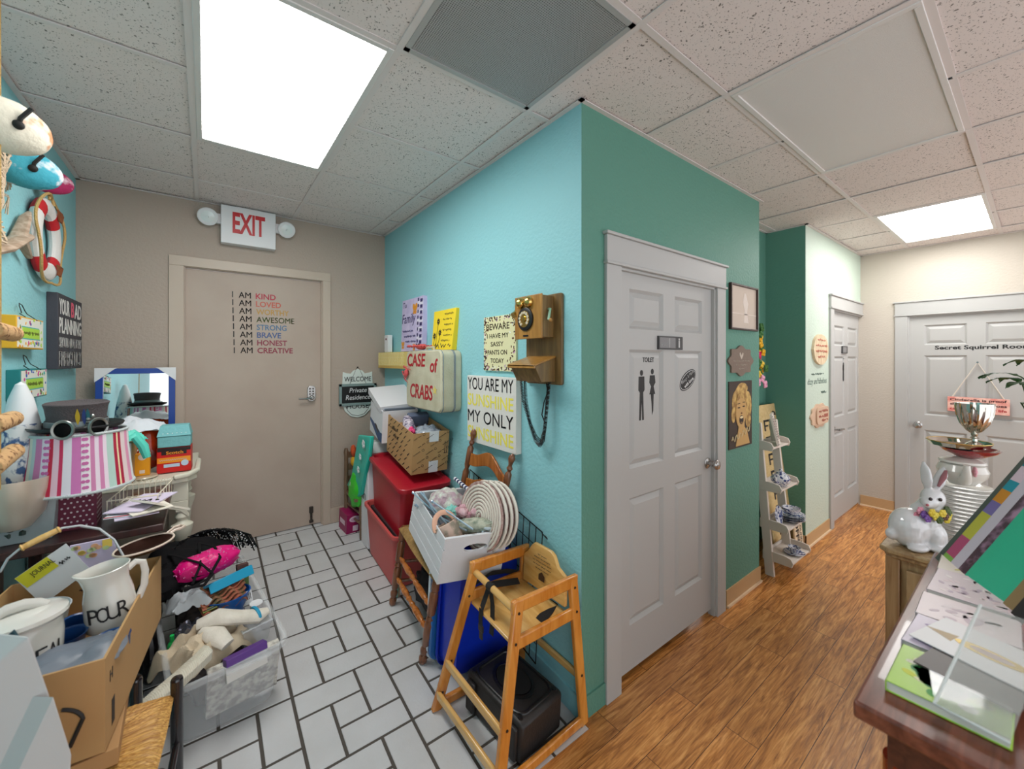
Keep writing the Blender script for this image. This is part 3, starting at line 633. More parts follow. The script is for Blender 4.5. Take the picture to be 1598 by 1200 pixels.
# exit sign
F = FK((.262, YK, 2.598)); t = thing('exit_sign', 'white emergency EXIT sign with red letters and two lamp heads above the door', 'exit sign', F)
b = B(); b.b2((-.173, -.145, .0), (.173, .132, .075)); b.b2((-.08, .132, .02), (.08, .14, .06)); b.build('housing', m_whp, t, bev=.006)
b = B(); b.text('EXIT', 0, -.065, .205, .155, z=.0755, al='C', bold=.03); b.build('lettering', m_red, t, smooth=0)
for s in (-1, 1):
    b = B(); b.box((s*.195, .03, .035), (.05, .07, .03)); X = T(s*.245, .035, .045) @ RX(22) @ RY(s*6); b.lathe([(.045, -.03), (.058, .01), (.062, .03), (.058, .034)], X, 28); h_ = b.build('lamp_head', m_whp, t)
    b = B(); b.lathe([(.056, .031), (.03, .036), (.0, .038)], X, 28); b.box((0, 0, .042), (.012, .012, .012), X); b.build('lamp_lens', M('clear ribbed lens', (226, 234, 234), .15, alpha=1, spec=.8), h_)
# ================================================================ PILE ALONG THE TURQUOISE WALL
def RT(name, w, d, h, tp, r, th=.006, X=I4, lip=.012):
    """open rounded tub, outer and inner skin; origin at base centre"""
    pass
def tub(b, w, d, h, tp=.85, r=.04, th=.004, lip=.014, X=I4, n=4):
    P = lambda s, z, k=0: [(x, y, z) for x, y in rrect(w*s+2*k, d*s+2*k, r*s+k*.5, n)]
    rings = [P(tp, 0), P(1, h), P(1, h, lip), P(1, h-.02, lip), P(1, h-.02, lip-.003), P(1, h-.002, lip-.004), P(1, h-.003, -th), P(tp, th, -th)]
    N = len(rings[0]); vs = [p for q in rings for p in q]; fs = []
    order = [(0, 1), (1, 2), (2, 3), (3, 4), (4, 5), (5, 6), (6, 7)]
    # outer wall 0->1, lip out, down, back, inner wall
    for a, c in order:
        for i in range(N): j = (i+1) % N; fs.append((a*N+i, a*N+j, c*N+j, c*N+i))
    fs.append(tuple(range(N))[::-1]); fs.append(tuple(7*N+i for i in range(N)))
    b.add(vs, fs, X)
def lid(b, w, d, r=.05, h=.02, X=I4, n=4, rec=.012):
    R_ = lambda k, z: [(x, y, z) for x, y in rrect(w+2*k, d+2*k, r+k*.5, n)]
    rings = [R_(0, -h), R_(0, -.004), R_(-.004, 0), R_(-.03, 0), R_(-.036, -rec), R_(-.05, -rec)]
    N = len(rings[0]); vs = [p for q in rings for p in q]; fs = []
    for a in range(len(rings)-1):
        for i in range(N): j = (i+1) % N; fs.append((a*N+i, a*N+j, (a+1)*N+j, (a+1)*N+i))
    fs.append(tuple(range(N))[::-1]); fs.append(tuple(5*N+i for i in range(N)))
    b.add(vs, fs, X)
def cbox(b, w, d, h, th=.004, X=I4):
    """open-topped carton, x w, y d, base at z 0"""
    b.b2((0, 0, 0), (w, d, th), X)
    b.b2((0, 0, th), (w, th, h), X); b.b2((0, d-th, th), (w, d, h), X); b.b2((0, th, th), (th, d-th, h), X); b.b2((w-th, th, th), (w, d-th, h), X)
m_redt = M('deep red plastic', (176, 26, 44), .38, bump=(30, .05)); m_salm = M('faded salmon red plastic', (206, 88, 84), .45, bump=(30, .05))
TF = lambda x, y, z, yaw, tilt: T(x, y, z) @ RZ(yaw) @ RX(tilt)
# lower tote
t = thing('storage_tote', 'faded salmon red plastic tote under the deeper red one on tiled floor', 'storage tote', TF(1.125, 2.80, fz(2.80)+.012, -1, 5))
b = B(); tub(b, .36, .62, .37, .86, .04); b.build('body', m_salm, t)
b = B(); b.box((0, 0, .30), (.3, .54, .1)); b.build('contents', M('dark cloth contents', (60, 40, 44), .9), t)
# upper tote with lid
XT = TF(1.125, 2.75, .475, -2, 7)
t = thing('storage_tote', 'deep red plastic tote with recessed lid stacked on the faded tote', 'storage tote', XT)
b = B(); tub(b, .315, .66, .36, .88, .035); b.build('body', m_redt, t)
b = B(); lid(b, .355, .72, .05, .026, T(0, 0, .375), rec=.014); b.build('lid', m_redt, t)
# cardboard box on the lid
m_card = M('kraft cardboard', (190, 150, 100), .8, var=(4, (178, 138, 90), .3)); m_cardin = M('cardboard inside', (168, 128, 84), .85)
XC = T(1.038, 2.44, .862) @ RZ(-2.5) @ RX(8)
t = thing('cardboard_box', 'open brown moving box printed with black logos, on the red tote lid', 'box', XC)
b = B(); cbox(b, .25, .5, .27); b.build('body', m_card, t)
b = B(); FX = frame((0, .5, 0), (0, -1, 0), (0, 0, 1)); rr = random.Random(2)
for i in range(6):
    for j in range(6):
        x = .03+i*.078+.03*(j % 2); y = .01+j*.045
        if x < .45 and y < .25: squig(b, 0, 0, .05, .01, FX @ T(x, y, .0005) @ RZ(35), r=.0012, seed=i*9+j)
F2 = frame((0, 0, 0), (1, 0, 0), (0, 0, 1))
for i in range(3):
    for j in range(5):
        x = .01+i*.085+.03*(j % 2); y = .015+j*.052
        if x < .22: squig(b, 0, 0, .055, .011, F2 @ T(x, y, .0005) @ RZ(30), r=.0013, seed=i*9+j); b.tube([tuple(F2 @ T(x+.062, y+.037, .0006) @ Vector((.008*cos(a*.9), .008*sin(a*.9), 0))) for a in range(8)], .0012, 4)
squig(b, .1, .19, .12, .035, FX, r=.0016, n=6); squig(b, .14, .14, .1, .035, FX, r=.0016, n=5)
for x in (.222, .236): b.b2((x, .12, .0003), (x+.004, .2, .0008), F2)
b.b2((.216, .117, .0003), (.246, .12, .0008), F2)
b.build('printed_lettering', m_txt, t, smooth=0)
b = B(); b.b2((.11, .205, .0012), (.175, .275, .0016), F2); b.b2((.115, -.002, .0012), (.18, .075, .0016), F2); b.build('paper_label', m_whp, t, smooth=0)
b = B(); b.hexa([(0, .33, .19), (.27, .33, .2), (.27, .5, .2), (0, .5, .19), (.0, .33, .2), (.27, .33, .21), (.27, .49, .21), (0, .49, .2)]); 
b.build('inner_flap', m_cardin, t)
# contents of the box
def crumple(b, c, w, d, h, seed=0, n=20, fr=6, X=I4, th=.003, round_=True):
    def fn(u, v):
        a = u-.5; q = v-.5; p = Vector((a*fr, q*fr, seed*3.7)); k = 1
        if round_:
            m = max(abs(a), abs(q))*2; l = math.hypot(a, q)*2
            if l > 1e-6: k = m/l*.6+.4
        e = 1-(min(1, math.hypot(a, q)*2*k))**3
        z = h*(e*.7+.45*noise.noise(p)*(.4+e)+.25*abs(noise.noise(p*2.3)))
        return X @ Vector((c[0]+a*w*k+.05*w*noise.noise(p+Vector((9, 0, 0))), c[1]+q*d*k+.05*d*noise.noise(p+Vector((0, 9, 0))), c[2]+z))
    b.sheet(n, n, fn, th)
b = B(); crumple(b, (0, 0, 0), .19, .24, .05, 3, 18, 5); one(b, 'plastic_bag', M('clear grey plastic bag', (180, 190, 200), .15, spec=.9, var=(18, (90, 100, 116), .2)), 'crinkled clear plastic bag spilling out of the brown moving box', 'bag', XC @ T(.155, .15, .225) @ RX(-8))
b = B(); b.ball((0, 0, 0), (.04, .13, .03), seg=14, amp=.2, fr=3); b.mat(1)
for k in range(7): b.ball((.01*sin(k), -.12+.02*cos(k*2), .02+.006*sin(k*3)), .016, seg=8, rings=6)
one(b, 'printed_sleeve', [M('white floral sock', (214, 206, 216), .7, var=(40, (90, 80, 110), .12)), M('magenta ruffle', (220, 60, 120), .6)], 'white printed pouch with magenta ruffle in the brown moving box', 'pouch', XC @ T(.06, .24, .26) @ RX(12) @ RZ(-12))
b = B(); b.box((0, 0, 0), (.15, .06, .09)); one(b, 'dark_fabric_case', M('blue grey cloth', (88, 98, 120), .8), 'dark blue grey cloth case tucked in the back of the brown moving box', 'case', XC @ T(.17, .36, .258) @ RX(10), bev=.01)
# banker boxes
m_bank = M('white board', (222, 222, 226), .6); m_navy = M('slate blue band', (70, 92, 130), .6)
XB = T(1.02, 2.93, .985) @ RZ(-4) @ RX(9)
t = thing('file_box', 'white cardboard file box with slate blue band and lifted lid behind the brown box', 'file box', XB)
b = B(); cbox(b, .26, .34, .24, .005); b.build('body', m_bank, t)
FX = frame((0, .34, 0), (0, -1, 0), (0, 0, 1)); b = B(); b.prism([(0, .11), (0, .085), (.25, 0), (.34, 0), (.34, .075), (.3, .07)], .0008, FX); b.mat(1); b.prism(rrect(.1, .028, .013, 4), .002, FX @ T(.2, .075, 0) @ RZ(-24)); b.build('blue_band', [m_navy, m_black], t, smooth=0)  # slate blue band across the lower side, with a black handle slot
b = B(); X_ = T(-.012, .03, .262) @ RX(10) @ RY(-4); b.b2((0, 0, 0), (.29, .37, .004), X_); b.b2((0, 0, -.045), (.004, .37, 0), X_); b.b2((0, 0, -.03), (.29, .004, 0), X_); b.b2((.286, 0, -.045), (.29, .37, 0), X_); b.b2((0, .366, -.045), (.29, .37, 0), X_); b.build('lid', m_bank, t)
for k in range(4):
    b = B(); b.box((0, 0, 0), (.235, .004, .25)); one(b, 'file_folder', (M('grey folder', (150, 158, 172), .6), m_whp, M('maroon edged folder', (120, 60, 70), .6), M('pale folder', (196, 202, 212), .6))[k], ('grey folder leaning in the white file box, nearest the brown box', 'white folder in the white file box behind the nearest grey one', 'maroon folder in the white file box', 'pale folder at the back of the white file box')[k], 'folder', XB @ T(.135, .07+.035*k, .14) @ RX(22), bev=.001)
t = thing('storage_box', 'tall white box with printed letters standing behind the red totes', 'box', T(.975, 3.10, fz(3.10)+.005) @ RZ(0))
b = B(); b.b2((0, 0, 0), (.3, .165, .72)); b.build('body', m_bank, t, bev=.008)
b = B(); b.text('In', .03, .36, .08, .07, frame((0, .165, 0), (0, -1, 0), (0, 0, 1)), z=.0006); b.build('lettering', m_txt, t, smooth=0)
b = B(); b.hexa([(.0, .0, .72), (.3, .0, .72), (.3, .165, .72), (0, .165, .72), (.02, .02, .80), (.28, .02, .80), (.28, .145, .80), (.02, .145, .80)]); b.build('lid', M('pale grey green plastic lid', (206, 218, 214), .4), t, bev=.004)
# small old chair in the corner with bags
m_old = wood('dry brown wood', (96, 74, 56), (132, 106, 82), 2)
t = thing('wooden_chair', 'small weathered wooden chair in the corner beside the exit door', 'chair', T(0, 0, 0))
for (x, y, h) in ((.985, 3.29, .42), (.94, 3.56, .66), (1.24, 3.27, .42), (1.24, 3.56, .66)):
    b = B(); b.turn((x, y, fz(y)), (x, y, fz(y)+h), [(0, .014), (.1, .017), (.12, .014), (.5, .018), (.9, .016), (.95, .02), (1, .012)]); b.build('leg', m_old, t)
b = B(); b.b2((.93, 3.27, fz(3.4)+.3), (1.27, 3.58, fz(3.4)+.32)); b.build('seat', m_old, t)
for z in (.4, .5, .6): b = B(); b.box((1.09, 3.57, fz(3.56)+z), (.3, .014, .05)); b.build('slat', m_old, t)
for z in (.12, .2): b = B(); b.cyl((.98, 3.29, fz(3.3)+z), (.95, 3.56, fz(3.5)+z), .009); b.build('stretcher', m_old, t)
m_teal = M('teal plastic bag', (36, 190, 170), .35, bump=(14, .5)); m_grn = M('bright green plastic', (60, 190, 50), .3, bump=(16, .6))
P = at; 
def poly3(b, pts, th, n=None):
    pts = [Vector(p) for p in pts]; nn = (pts[1]-pts[0]).cross(pts[2]-pts[0]).normalized()*th
    k = len(pts); b.add(pts+[p+nn for p in pts], [tuple(range(k))[::-1], tuple(range(k, 2*k))]+[(i, (i+1) % k, k+(i+1) % k, k+i) for i in range(k)])
t = thing('gift_bag', 'teal plastic bag with white flower print standing on the small wooden chair', 'bag', T(0, 0, 0))
b = B(); poly3(b, [P(559, 679, X=.95), P(578, 681, X=.95), P(575, 710, X=.945), P(568, 740, X=.95), P(562, 772, X=.945), P(558, 776, X=.95), P(541, 757, X=.94), P(548, 742, X=.945), P(553, 715, X=.95)], .03); b.build('body', m_teal, t, bev=.008)
b = B()
for (x, y, s) in ((567, 693, .034), (562, 713, .026), (559, 733, .028)):
    for k in range(5): p = P(x, y, X=.935); a = 2*pi*k/5; b.ball((p.x, p.y+s*.6*cos(a), p.z+s*.6*sin(a)), (.004, s*.42, s*.42), seg=8, rings=6)
p = P(548, 757, X=.932); b.tube([(p.x, p.y+.025*cos(a*.7), p.z+.025*sin(a*.7)) for a in range(10)], .006, 6)
b.build('flower_print', m_whp, t)
b = B(); b.ball((0, 0, 0), (.07, .12, .14), seg=18, rings=14, amp=.35, fr=2.2, seed=4); b.ball((-.01, .03, .1), (.03, .04, .07), seg=12, amp=.3, seed=2); one(b, 'plastic_bag', m_grn, 'bright green plastic bag hanging from the small wooden chair', 'bag', T(.985, 3.36, fz(3.4)+.31+.07))
t = thing('plush_toy', 'small orange and yellow toy wedged beside the teal bag', 'toy', T(P(554, 705, X=.99)))
b = B(); b.ball((0, .05, 0), (.02, .035, .05), amp=.2); b.mat(1); b.ball((0, .05, -.09), (.02, .03, .04), amp=.2); b.build('body', [M('orange plush', (206, 84, 40), .8), M('yellow plush', (226, 170, 40), .8)], t)
t = thing('printed_carton', 'small magenta carton with white printing on the tiles under the small chair', 'carton', T(.905, 3.42, fz(3.42)) @ RZ(6) @ RX(5))
b = B(); b.b2((0, 0, 0), (.13, .17, .16)); b.build('body', M('magenta carton', (150, 20, 84), .4), t, bev=.003)
b = B(); FX = frame((0, 0, 0), (1, 0, 0), (0, 0, 1)); b.b2((.05, .015, .0005), (.095, .06, .001), FX); b.prism(ell(.09, .05, 16, .065, .115), .001, FX); b.mat(1); b.prism(ell(.07, .03, 16, .065, .115), .0015, FX); b.mat(0); FX = frame((0, .17, 0), (0, -1, 0), (0, 0, 1)); b.b2((.03, .06, .0005), (.13, .1, .001), FX); b.build('printing', [M('pale print', (226, 200, 214), .5), M('pink print', (206, 90, 150), .5)], t, smooth=0)
# ---------------------------------------------------------------- ladder-back chair
m_ch = wood('honey turned wood', (150, 84, 34), (196, 120, 56), 2, rough=.25, coat=.5); m_chd = wood('dark turned wood', (104, 60, 36), (140, 88, 56), 2, rough=.3, coat=.4); m_rush = M('woven rush', (168, 132, 78), .8, bump=(90, .6), var=(40, (136, 104, 58), .2))
t = thing('ladder_back_chair', 'turned wood ladder back chair with rush seat holding the white crate', 'chair', T(0, 0, 0))
FFb = Vector((.909, 2.42, .098)); FFt = Vector((.945, 2.325, .60)); FNb = Vector((.876, 1.918, .056)); FNt = Vector((.905, 1.80, .545))
RFb = Vector((1.2, 2.33, .09)); RFt = Vector((1.268, 2.05, 1.185)); RNb = Vector((1.2, 1.94, .058)); RNt = Vector((1.268, 1.672, 1.108))
prof = [(0, .014), (.02, .021), (.07, .022), (.1, .013), (.12, .02), (.16, .022), (.2, .014), (.22, .02), (.45, .023), (.49, .014), (.51, .021), (.55, .014), (.57, .022), (.78, .023), (.82, .014), (.84, .022), (.97, .022), (1, .012)]
for a, c in ((FFb, FFt), (FNb, FNt)): b = B(); b.turn(a, c, prof, 16); b.build('leg', m_chd, t)
pp = [(0, .013), (.02, .018), (.3, .02), (.5, .019), (.53, .013), (.55, .02), (.63, .021), (.65, .013), (.67, .02), (.76, .02), (.78, .012), (.8, .018), (.895, .019), (.91, .009), (.925, .017), (.94, .01), (.955, .013), (.975, .019), (.992, .014), (1, .004)]
for a, c in ((RFb, RFt), (RNb, RNt)): b = B(); b.turn(a, c, pp, 16); b.build('leg', m_chd, t)
sp = [(0, .008), (.06, .009), (.12, .016), (.16, .009), (.18, .014), (.34, .018), (.42, .011), (.44, .016), (.5, .009), (.56, .016), (.58, .011), (.66, .018), (.82, .014), (.84, .009), (.88, .016), (.94, .009), (1, .008)]
def stretch(a, c, ta, tc, m=m_ch, pr=sp): b = B(); b.turn(a[0].lerp(a[1], ta), c[0].lerp(c[1], tc), pr, 14); b.build('stretcher', m, t)
LF, LN, BF, BN = (FFb, FFt), (FNb, FNt), (RFb, RFt), (RNb, RNt)
stretch(LF, LN, .62, .62); stretch(LF, LN, .36, .36)
pl = [(0, .009), (.5, .011), (1, .009)]
for ta in (.3, .55): stretch(LN, BN, ta, ta*.45, m_chd, pl); stretch(LF, BF, ta, ta*.45, m_chd, pl)
stretch(BF, BN, .2, .2, m_chd, pl)
c4 = [FNt, FFt, RFb.lerp(RFt, .46), RNb.lerp(RNt, .46)]
c4 = [p-Vector((0, 0, .035)) for p in c4]; cc = sum(c4, Vector())/4
b = B()
for i in range(4):
    p, q_ = c4[i], c4[(i+1) % 4]
    def fn(u, v, p=p, q_=q_):
        e = p.lerp(q_, u); r = e.lerp(cc, v); ang = min(1, v*5)*pi/2
        return r+Vector((0, 0, .022*math.sin(ang)-.006*v+.0012*sin(v*120)))-(cc-e).normalized()*(.016*cos(ang))
    b.sheet(12, 40, fn, .03)
b.build('seat', m_rush, t)
def slat(fz_, hh, arch):
    A = RFb.lerp(RFt, fz_); C = RNb.lerp(RNt, fz_); b = B(); vs = []; n = 20; prf = []
    for i in range(n+1):
        u = i/n; s = sin(pi*u); k = (1-cos(2*pi*u))/2; wv = .5-.5*cos(4*pi*min(u, 1-u)) if False else 0
        top = arch*(k**1.5); bot = -hh+arch*.75*(k**1.2)
        p = A.lerp(C, u)+Vector((.022*s, 0, 0)); prf.append((p+Vector((0, 0, top+.012*(1-k))), p+Vector((0, 0, bot))))
    for th in (-.006, .006):
        for a_, c_ in prf: vs += [a_+Vector((th, 0, 0)), c_+Vector((th, 0, 0))]
    m = 2*(n+1); fs = []
    for i in range(n):
        fs += [(2*i, 2*i+2, 2*i+3, 2*i+1), (m+2*i, m+2*i+1, m+2*i+3, m+2*i+2), (2*i, m+2*i, m+2*i+2, 2*i+2), (2*i+1, 2*i+3, m+2*i+3, m+2*i+1)]
    b.add(vs, fs); b.build('back_slat', m_ch, t, bev=.002)
slat(.86, .062, .07); slat(.72, .055, .06); slat(.58, .05, .05)
# ---------------------------------------------------------------- white crate on the chair
m_cr = M('white painted pine', (214, 214, 218), .55, bump=(40, .1)); m_crin = m_cr
A0 = Vector((.832, 1.655, .585)); L = Vector((.067, .478, .075)); Wd = Vector((.285, -.075, -.012)); Up = Vector((.018, -.045, .215))
def aff(o, x, y, z): m = Matrix.Identity(4); m.col[0][:3] = x; m.col[1][:3] = y; m.col[2][:3] = z; m.col[3][:3] = o; return m
CR = aff(A0, Wd, L, Up)
t = thing('wooden_crate', 'white slatted wooden crate full of knitting and fabric on the ladder back chair', 'crate', T(A0)); CL = T(-A0) @ CR
# solid ends with handle slot
def endboard(v0, v1):
    b = B(); N = 6; outer = [(0, 0), (1, 0), (1, 1), (0, 1)]; sl = [(x*.38*.5+.5, y*.17*.5+.72) for x, y in rrect(2, 2, .9, 3)]
    # ring between slot and rectangle: fan quads
    n = len(sl); vs = []; fs = []
    def onrect(p):
        dx, dy = p[0]-.5, p[1]-.72; k = []
        if dx > 1e-6: k.append(.5/dx)
        if dx < -1e-6: k.append(-.5/dx)
        if dy > 1e-6: k.append(.28/dy)
        if dy < -1e-6: k.append(-.72/dy)
        s = min(k); return (.5+dx*s, .72+dy*s)
    ring = list(sl); out = [onrect(p) for p in sl]
    pts = []
    for i in range(n):
        a, c = out[i], out[(i+1) % n]; seg_ = [a]
        for cx, cy in outer:
            if (abs(a[0]-cx) < 1e-6 or abs(c[0]-cx) < 1e-6) and (abs(a[1]-cy) < 1e-6 or abs(c[1]-cy) < 1e-6) and abs(a[0]-c[0]) > 1e-6 and abs(a[1]-c[1]) > 1e-6: seg_.append((cx, cy))
        pts.append(seg_)
    for v in (v0, v1):
        k = len(vs)
        vs += [(x, v, z) for x, z in ring]
        idx = []
        for sg in pts: idx.append([]); 
        for i, sg in enumerate(pts):
            for p in sg: idx[i].append(len(vs)); vs.append((p[0], v, p[1]))
        for i in range(n): fs.append(tuple([k+i]+idx[i]+[idx[(i+1) % n][0], k+(i+1) % n]))
    k2 = len(vs)//2
    for i in range(n): fs.append((i, (i+1) % n, k2+(i+1) % n, k2+i))
    per = [j for i in range(n, k2) for j in (i,)]
    for a_, c_ in zip(per, per[1:]+per[:1]): fs.append((a_, c_, c_+k2, a_+k2))
    b.add(vs, fs, CL); b.build('end_board', m_cr, t, smooth=0)
endboard(0, .03); endboard(.97, 1)
for s in (0, 1):
    for k in range(4): b = B(); x = -.02 if s == 0 else 1.0; b.b2((x, 0, .0+k*.255), (x+.02, 1, .232+k*.255), CL); b.build('side_slat', m_cr, t, bev=.001)
b = B(); b.b2((0, .03, 0), (1, .97, .04), CL); b.build('bottom', m_cr, t)
# ---- things in the crate
def inC(x, y, z): return CR @ Vector((x, y, z))
m_yarn = M('white coil cord', (226, 218, 206), .9, bump=(300, .4))
m_calico = M('speckled calico coil', (196, 172, 164), .9, var=(60, (150, 110, 104), .15))
lab = ['front coiled fabric mat, spiral face showing, standing in the crate', 'second coiled fabric mat pressed behind the spiral one', 'third coiled fabric mat from the front in the crate', 'rearmost coiled fabric mat against the ladder back']
for i in range(4):
    X = T(1.06+.03*i, 1.665-.004*i, .835-.002*i) @ RZ(4) @ RY(-90+9)
    t = thing('coiled_mat', lab[i], 'mat', X, 'coiled mats in the crate')
    rad = .165-.004*i; b = B(); turns = 9; pts = []
    for k in range(turns*24+1): a = 2*pi*k/24; r_ = .008+(rad-.012)*k/(turns*24); pts.append((r_*cos(a), r_*sin(a), .0))
    if i == 0: b.tube(pts, .0062, 6)
    else: b.tube([(rad*cos(a/4), rad*sin(a/4), 0) for a in range(26)], .008, 6)
    b.build('white_coil', m_yarn, t)
    b = B(); b.lathe([(0, -.012), (rad, -.012), (rad, .001), (0, .001)], seg=40); b.build('calico_coil', m_calico, t)
m_flor = M('mint floral knit', (206, 212, 200), .9, bump=(70, .8), var=(26, (176, 150, 160), .1)); m_pinkk = M('dusty pink yarn', (196, 140, 152), .95, bump=(60, .9), var=(30, (222, 190, 196), .2)); m_sage = M('sage floral cotton', (186, 186, 168), .9, bump=(60, .5), var=(30, (120, 132, 116), .12)); m_teal2 = M('aqua yarn', (130, 200, 190), .9, bump=(80, .8))
b = B(); b.ball((0, 0, 0), (.09, .1, .07), amp=.2, fr=3, seg=24, rings=16); one(b, 'yarn_bundle', m_flor, 'mint and pink floral bundle at the far end of the crate', 'yarn', T(inC(.42, .72, .95)))
b = B(); b.ball((0, 0, 0), (.035, .035, .028), amp=.4, fr=4); one(b, 'yarn_ball', m_teal2, 'small aqua yarn tuft below the mint floral bundle', 'yarn', T(inC(.38, .5, .98)))
b = B()
for k in range(26): a = k*.7; b.ball((.045*sin(a), -.075+.006*k, .02*cos(a*1.3)), (.022, .02, .02), amp=.3, seed=k, seg=10, rings=7)
one(b, 'knitting', m_pinkk, 'dusty pink bobbly knitting in the middle of the crate', 'knitting', T(inC(.62, .46, .98)))
b = B(); b.ball((0, 0, 0), (.035, .13, .035), amp=.15, seg=16, rings=20, fr=4); one(b, 'fabric_roll', m_sage, 'rolled sage green floral fabric lying at the near side of the crate', 'fabric', T(inC(.55, .2, .96)) @ RZ(28) @ RX(-14))
t = thing('fabric_basket', 'small round patchwork fabric basket in the near corner of the crate', 'basket', T(inC(.22, .22, .75)) @ RX(-25) @ RY(-15))
b = B(); b.lathe([(.052, -.05), (.06, 0), (.058, .06), (.05, .062), (.05, -.04)], seg=20); b.build('body', M('peach patchwork', (206, 176, 160), .85, var=(16, (150, 140, 124), .06)), t)
b = B(); b.tube([(.055*cos(R(a)), 0, .05+.065*sin(R(a))) for a in range(0, 181, 15)], .007, 6, flat=2); b.build('handle', M('peach ribbon', (226, 176, 150), .8), t)
m_ndl = M('pale blue aluminium', (176, 196, 214), .3, .6)
nl = [(644, 768, 707, 827), (656, 768, 720, 845), (660, 768, 700, 842), (648, 788, 728, 828), (674, 782, 738, 826)]
lbn = ['leftmost knitting needle sticking out of the crate', 'longest knitting needle, pointing toward the pink knitting', 'steepest knitting needle beside the longest one', 'knitting needle crossing low over the others', 'knitting needle lying nearest the mint bundle']
for k, (x0, y0, x1, y1) in enumerate(nl):
    p = P(x0, y0, X=.86+.01*k); q_ = P(x1, y1, X=.97); b = B(); b.cyl(p, q_, .0042, seg=8); b.cyl(p, p+(q_-p).normalized()*.008, .007, seg=10); one(b, 'knitting_needle', m_ndl, lbn[k], 'knitting needle', None, 'knitting needles in the crate')
b = B()
for k in range(12): b.ball((.03*cos(k*.9), .02*sin(k*1.3), .004*k-.02), (.02, .008, .008), RZ(k*50), seg=8, rings=6)
one(b, 'ribbon_bunch', M('pale blue ribbon', (186, 200, 210), .7), 'pale blue ribbon tangle at the near rim of the crate', 'ribbon', T(inC(.62, .07, .97)))
# striped paper roll
b = B(); b.cyl((0, 0, 0), (0, 0, .34), .0105, seg=14)
p = P(710, 747, X=1.17); q_ = P(745, 775, X=1.12)
one(b, 'striped_tube', stripes('navy white spiral', [(1, (40, 44, 92)), (1, (232, 230, 236))], 'lin', 26, axis=2), 'thin navy and white striped tube leaning between the tote and the ladder back', 'tube', T(p) @ (q_-p).to_track_quat('Z', 'Y').to_matrix().to_4x4())
# wire grid leaning on the wall
t = thing('wire_rack', 'black wire grid panel leaning on the turquoise wall behind the chairs', 'wire rack', T(0, 0, 0))
def wire(b, p, q_, r=.0025): b.cyl(p, q_, r, seg=6)
b = B(); ya, yb = 2.16, 1.48
for k in range(15): y = lerp(ya, yb, k/14); zt = lerp(.915, .755, k/14); wire(b, (1.305, y, zt), (1.26, y, zt-.62))
for k in range(8):
    f = k/7*.62; x = lerp(1.305, 1.26, k/7); wire(b, (x, ya, .915-f), (x, yb-.0, .755-f), .003 if k in (0, 7) else .002)
wire(b, (1.3, yb, .755), (1.29, yb-.05, .745)); b.tube([(1.29, 1.43, .745), (1.28, 1.42, .755), (1.275, 1.43, .765)], .003, 6)
b.build('grid', M('black wire', (26, 28, 30), .4, .4), t)
# dark bags below the seat
b = B(); b.ball((0, 0, 0), (.1, .16, .11), seg=26, rings=18, amp=.3, fr=2.5, seed=9, p=.7); one(b, 'duffel_bag', M('dark charcoal nylon', (30, 30, 34), .7, bump=(20, .5)), 'crumpled charcoal bag stuffed under the rush seat', 'bag', T(1.09, 2.18, fz(2.18)+.16))
t = thing('picture_board', 'thin teal edged board leaning beside the salmon tote', 'board', T(.955, 2.475, fz(2.45)+.012) @ RZ(4) @ RX(12) )
b = B(); b.b2((0, -.02, 0), (.012, .03, .36)); b.build('board', wood('tan board', (150, 126, 90), (176, 150, 112), 2), t)
b = B(); b.b2((-.006, -.02, 0), (0, .03, .22)); b.build('teal_cover', M('teal card', (110, 186, 170), .6), t)
# ---------------------------------------------------------------- blue tote stood on its side
m_blue = M('cobalt blue plastic', (20, 52, 190), .3); m_lblue = M('steel blue translucent lid', (44, 110, 180), .25, spec=.7); m_wrim = M('milky white rim', (206, 218, 226), .35)
X = T(.90, 1.70, fz(1.72)+.006) @ RX(6)
t = thing('storage_tote', 'cobalt blue plastic tote stood on its side behind the high chair', 'storage tote', X)
b = B(); tub(b, .37, .58, .15, .9, .06, X=frame((.21, .0, .30), (-1, 0, 0), (0, 0, 1))); b.build('body', m_blue, t)
t = thing('tote_cover', 'steel blue plastic cover with milky rim standing on edge behind the blue tote', 'tote cover', X @ T(-.012, .165, .0))
b = B(); b.prism(rrect(.37, .6, .06, 6), .022, frame((.185, .022, .31), (1, 0, 0), (0, 0, 1))); b.build('panel', m_lblue, t, bev=.006)
b = B(); b.tube([(.185+x, .028, .31+y) for x, y in rrect(.375, .605, .062, 6)], .007, 8, closed=True); b.build('rim', m_wrim, t)
# ---------------------------------------------------------------- black box under the high chair
t = thing('black_plastic_tub', 'black plastic box with a round opening, under the wooden high chair', 'bin', T(.973, 1.238, .003) @ RZ(6) @ RX(4) @ Matrix.Diagonal((.76, 1.1, .84, 1)))
m_blk2 = M('dull black plastic', (30, 29, 30), .5, bump=(60, .15), var=(6, (44, 40, 38), .3))
b = B(); b.b2((0, 0, 0), (.33, .33, .2)); b.build('body', m_blk2, t, bev=.02)
b = B(); b.tube([(x+.165, y+.165, .2) for x, y in rrect(.27, .27, .05)], .008, 8, closed=True); b.lathe([(.1, .2), (.1, .204), (.085, .206), (.08, .198), (.0, .199)], T(.165, .165, 0), 30); b.build('top_ring', m_black, t)
b = B(); b.lathe([(.0, .2065), (.082, .2065)], T(.165, .165, 0), 30, cap=False); b.build('opening', m_dark, t)
for x, y in ((.03, .03), (.3, .03), (.3, .3), (.03, .3)): b = B(); b.lathe([(.012, .199), (.011, .206), (.0, .207)], T(x, y, 0), 12); b.build('screw', m_black, t)
for y in (.02, .26): b = B(); b.box((-.012, y+.02, .1), (.024, .05, .16)); b.build('foot_handle', m_blk2, t, bev=.008)
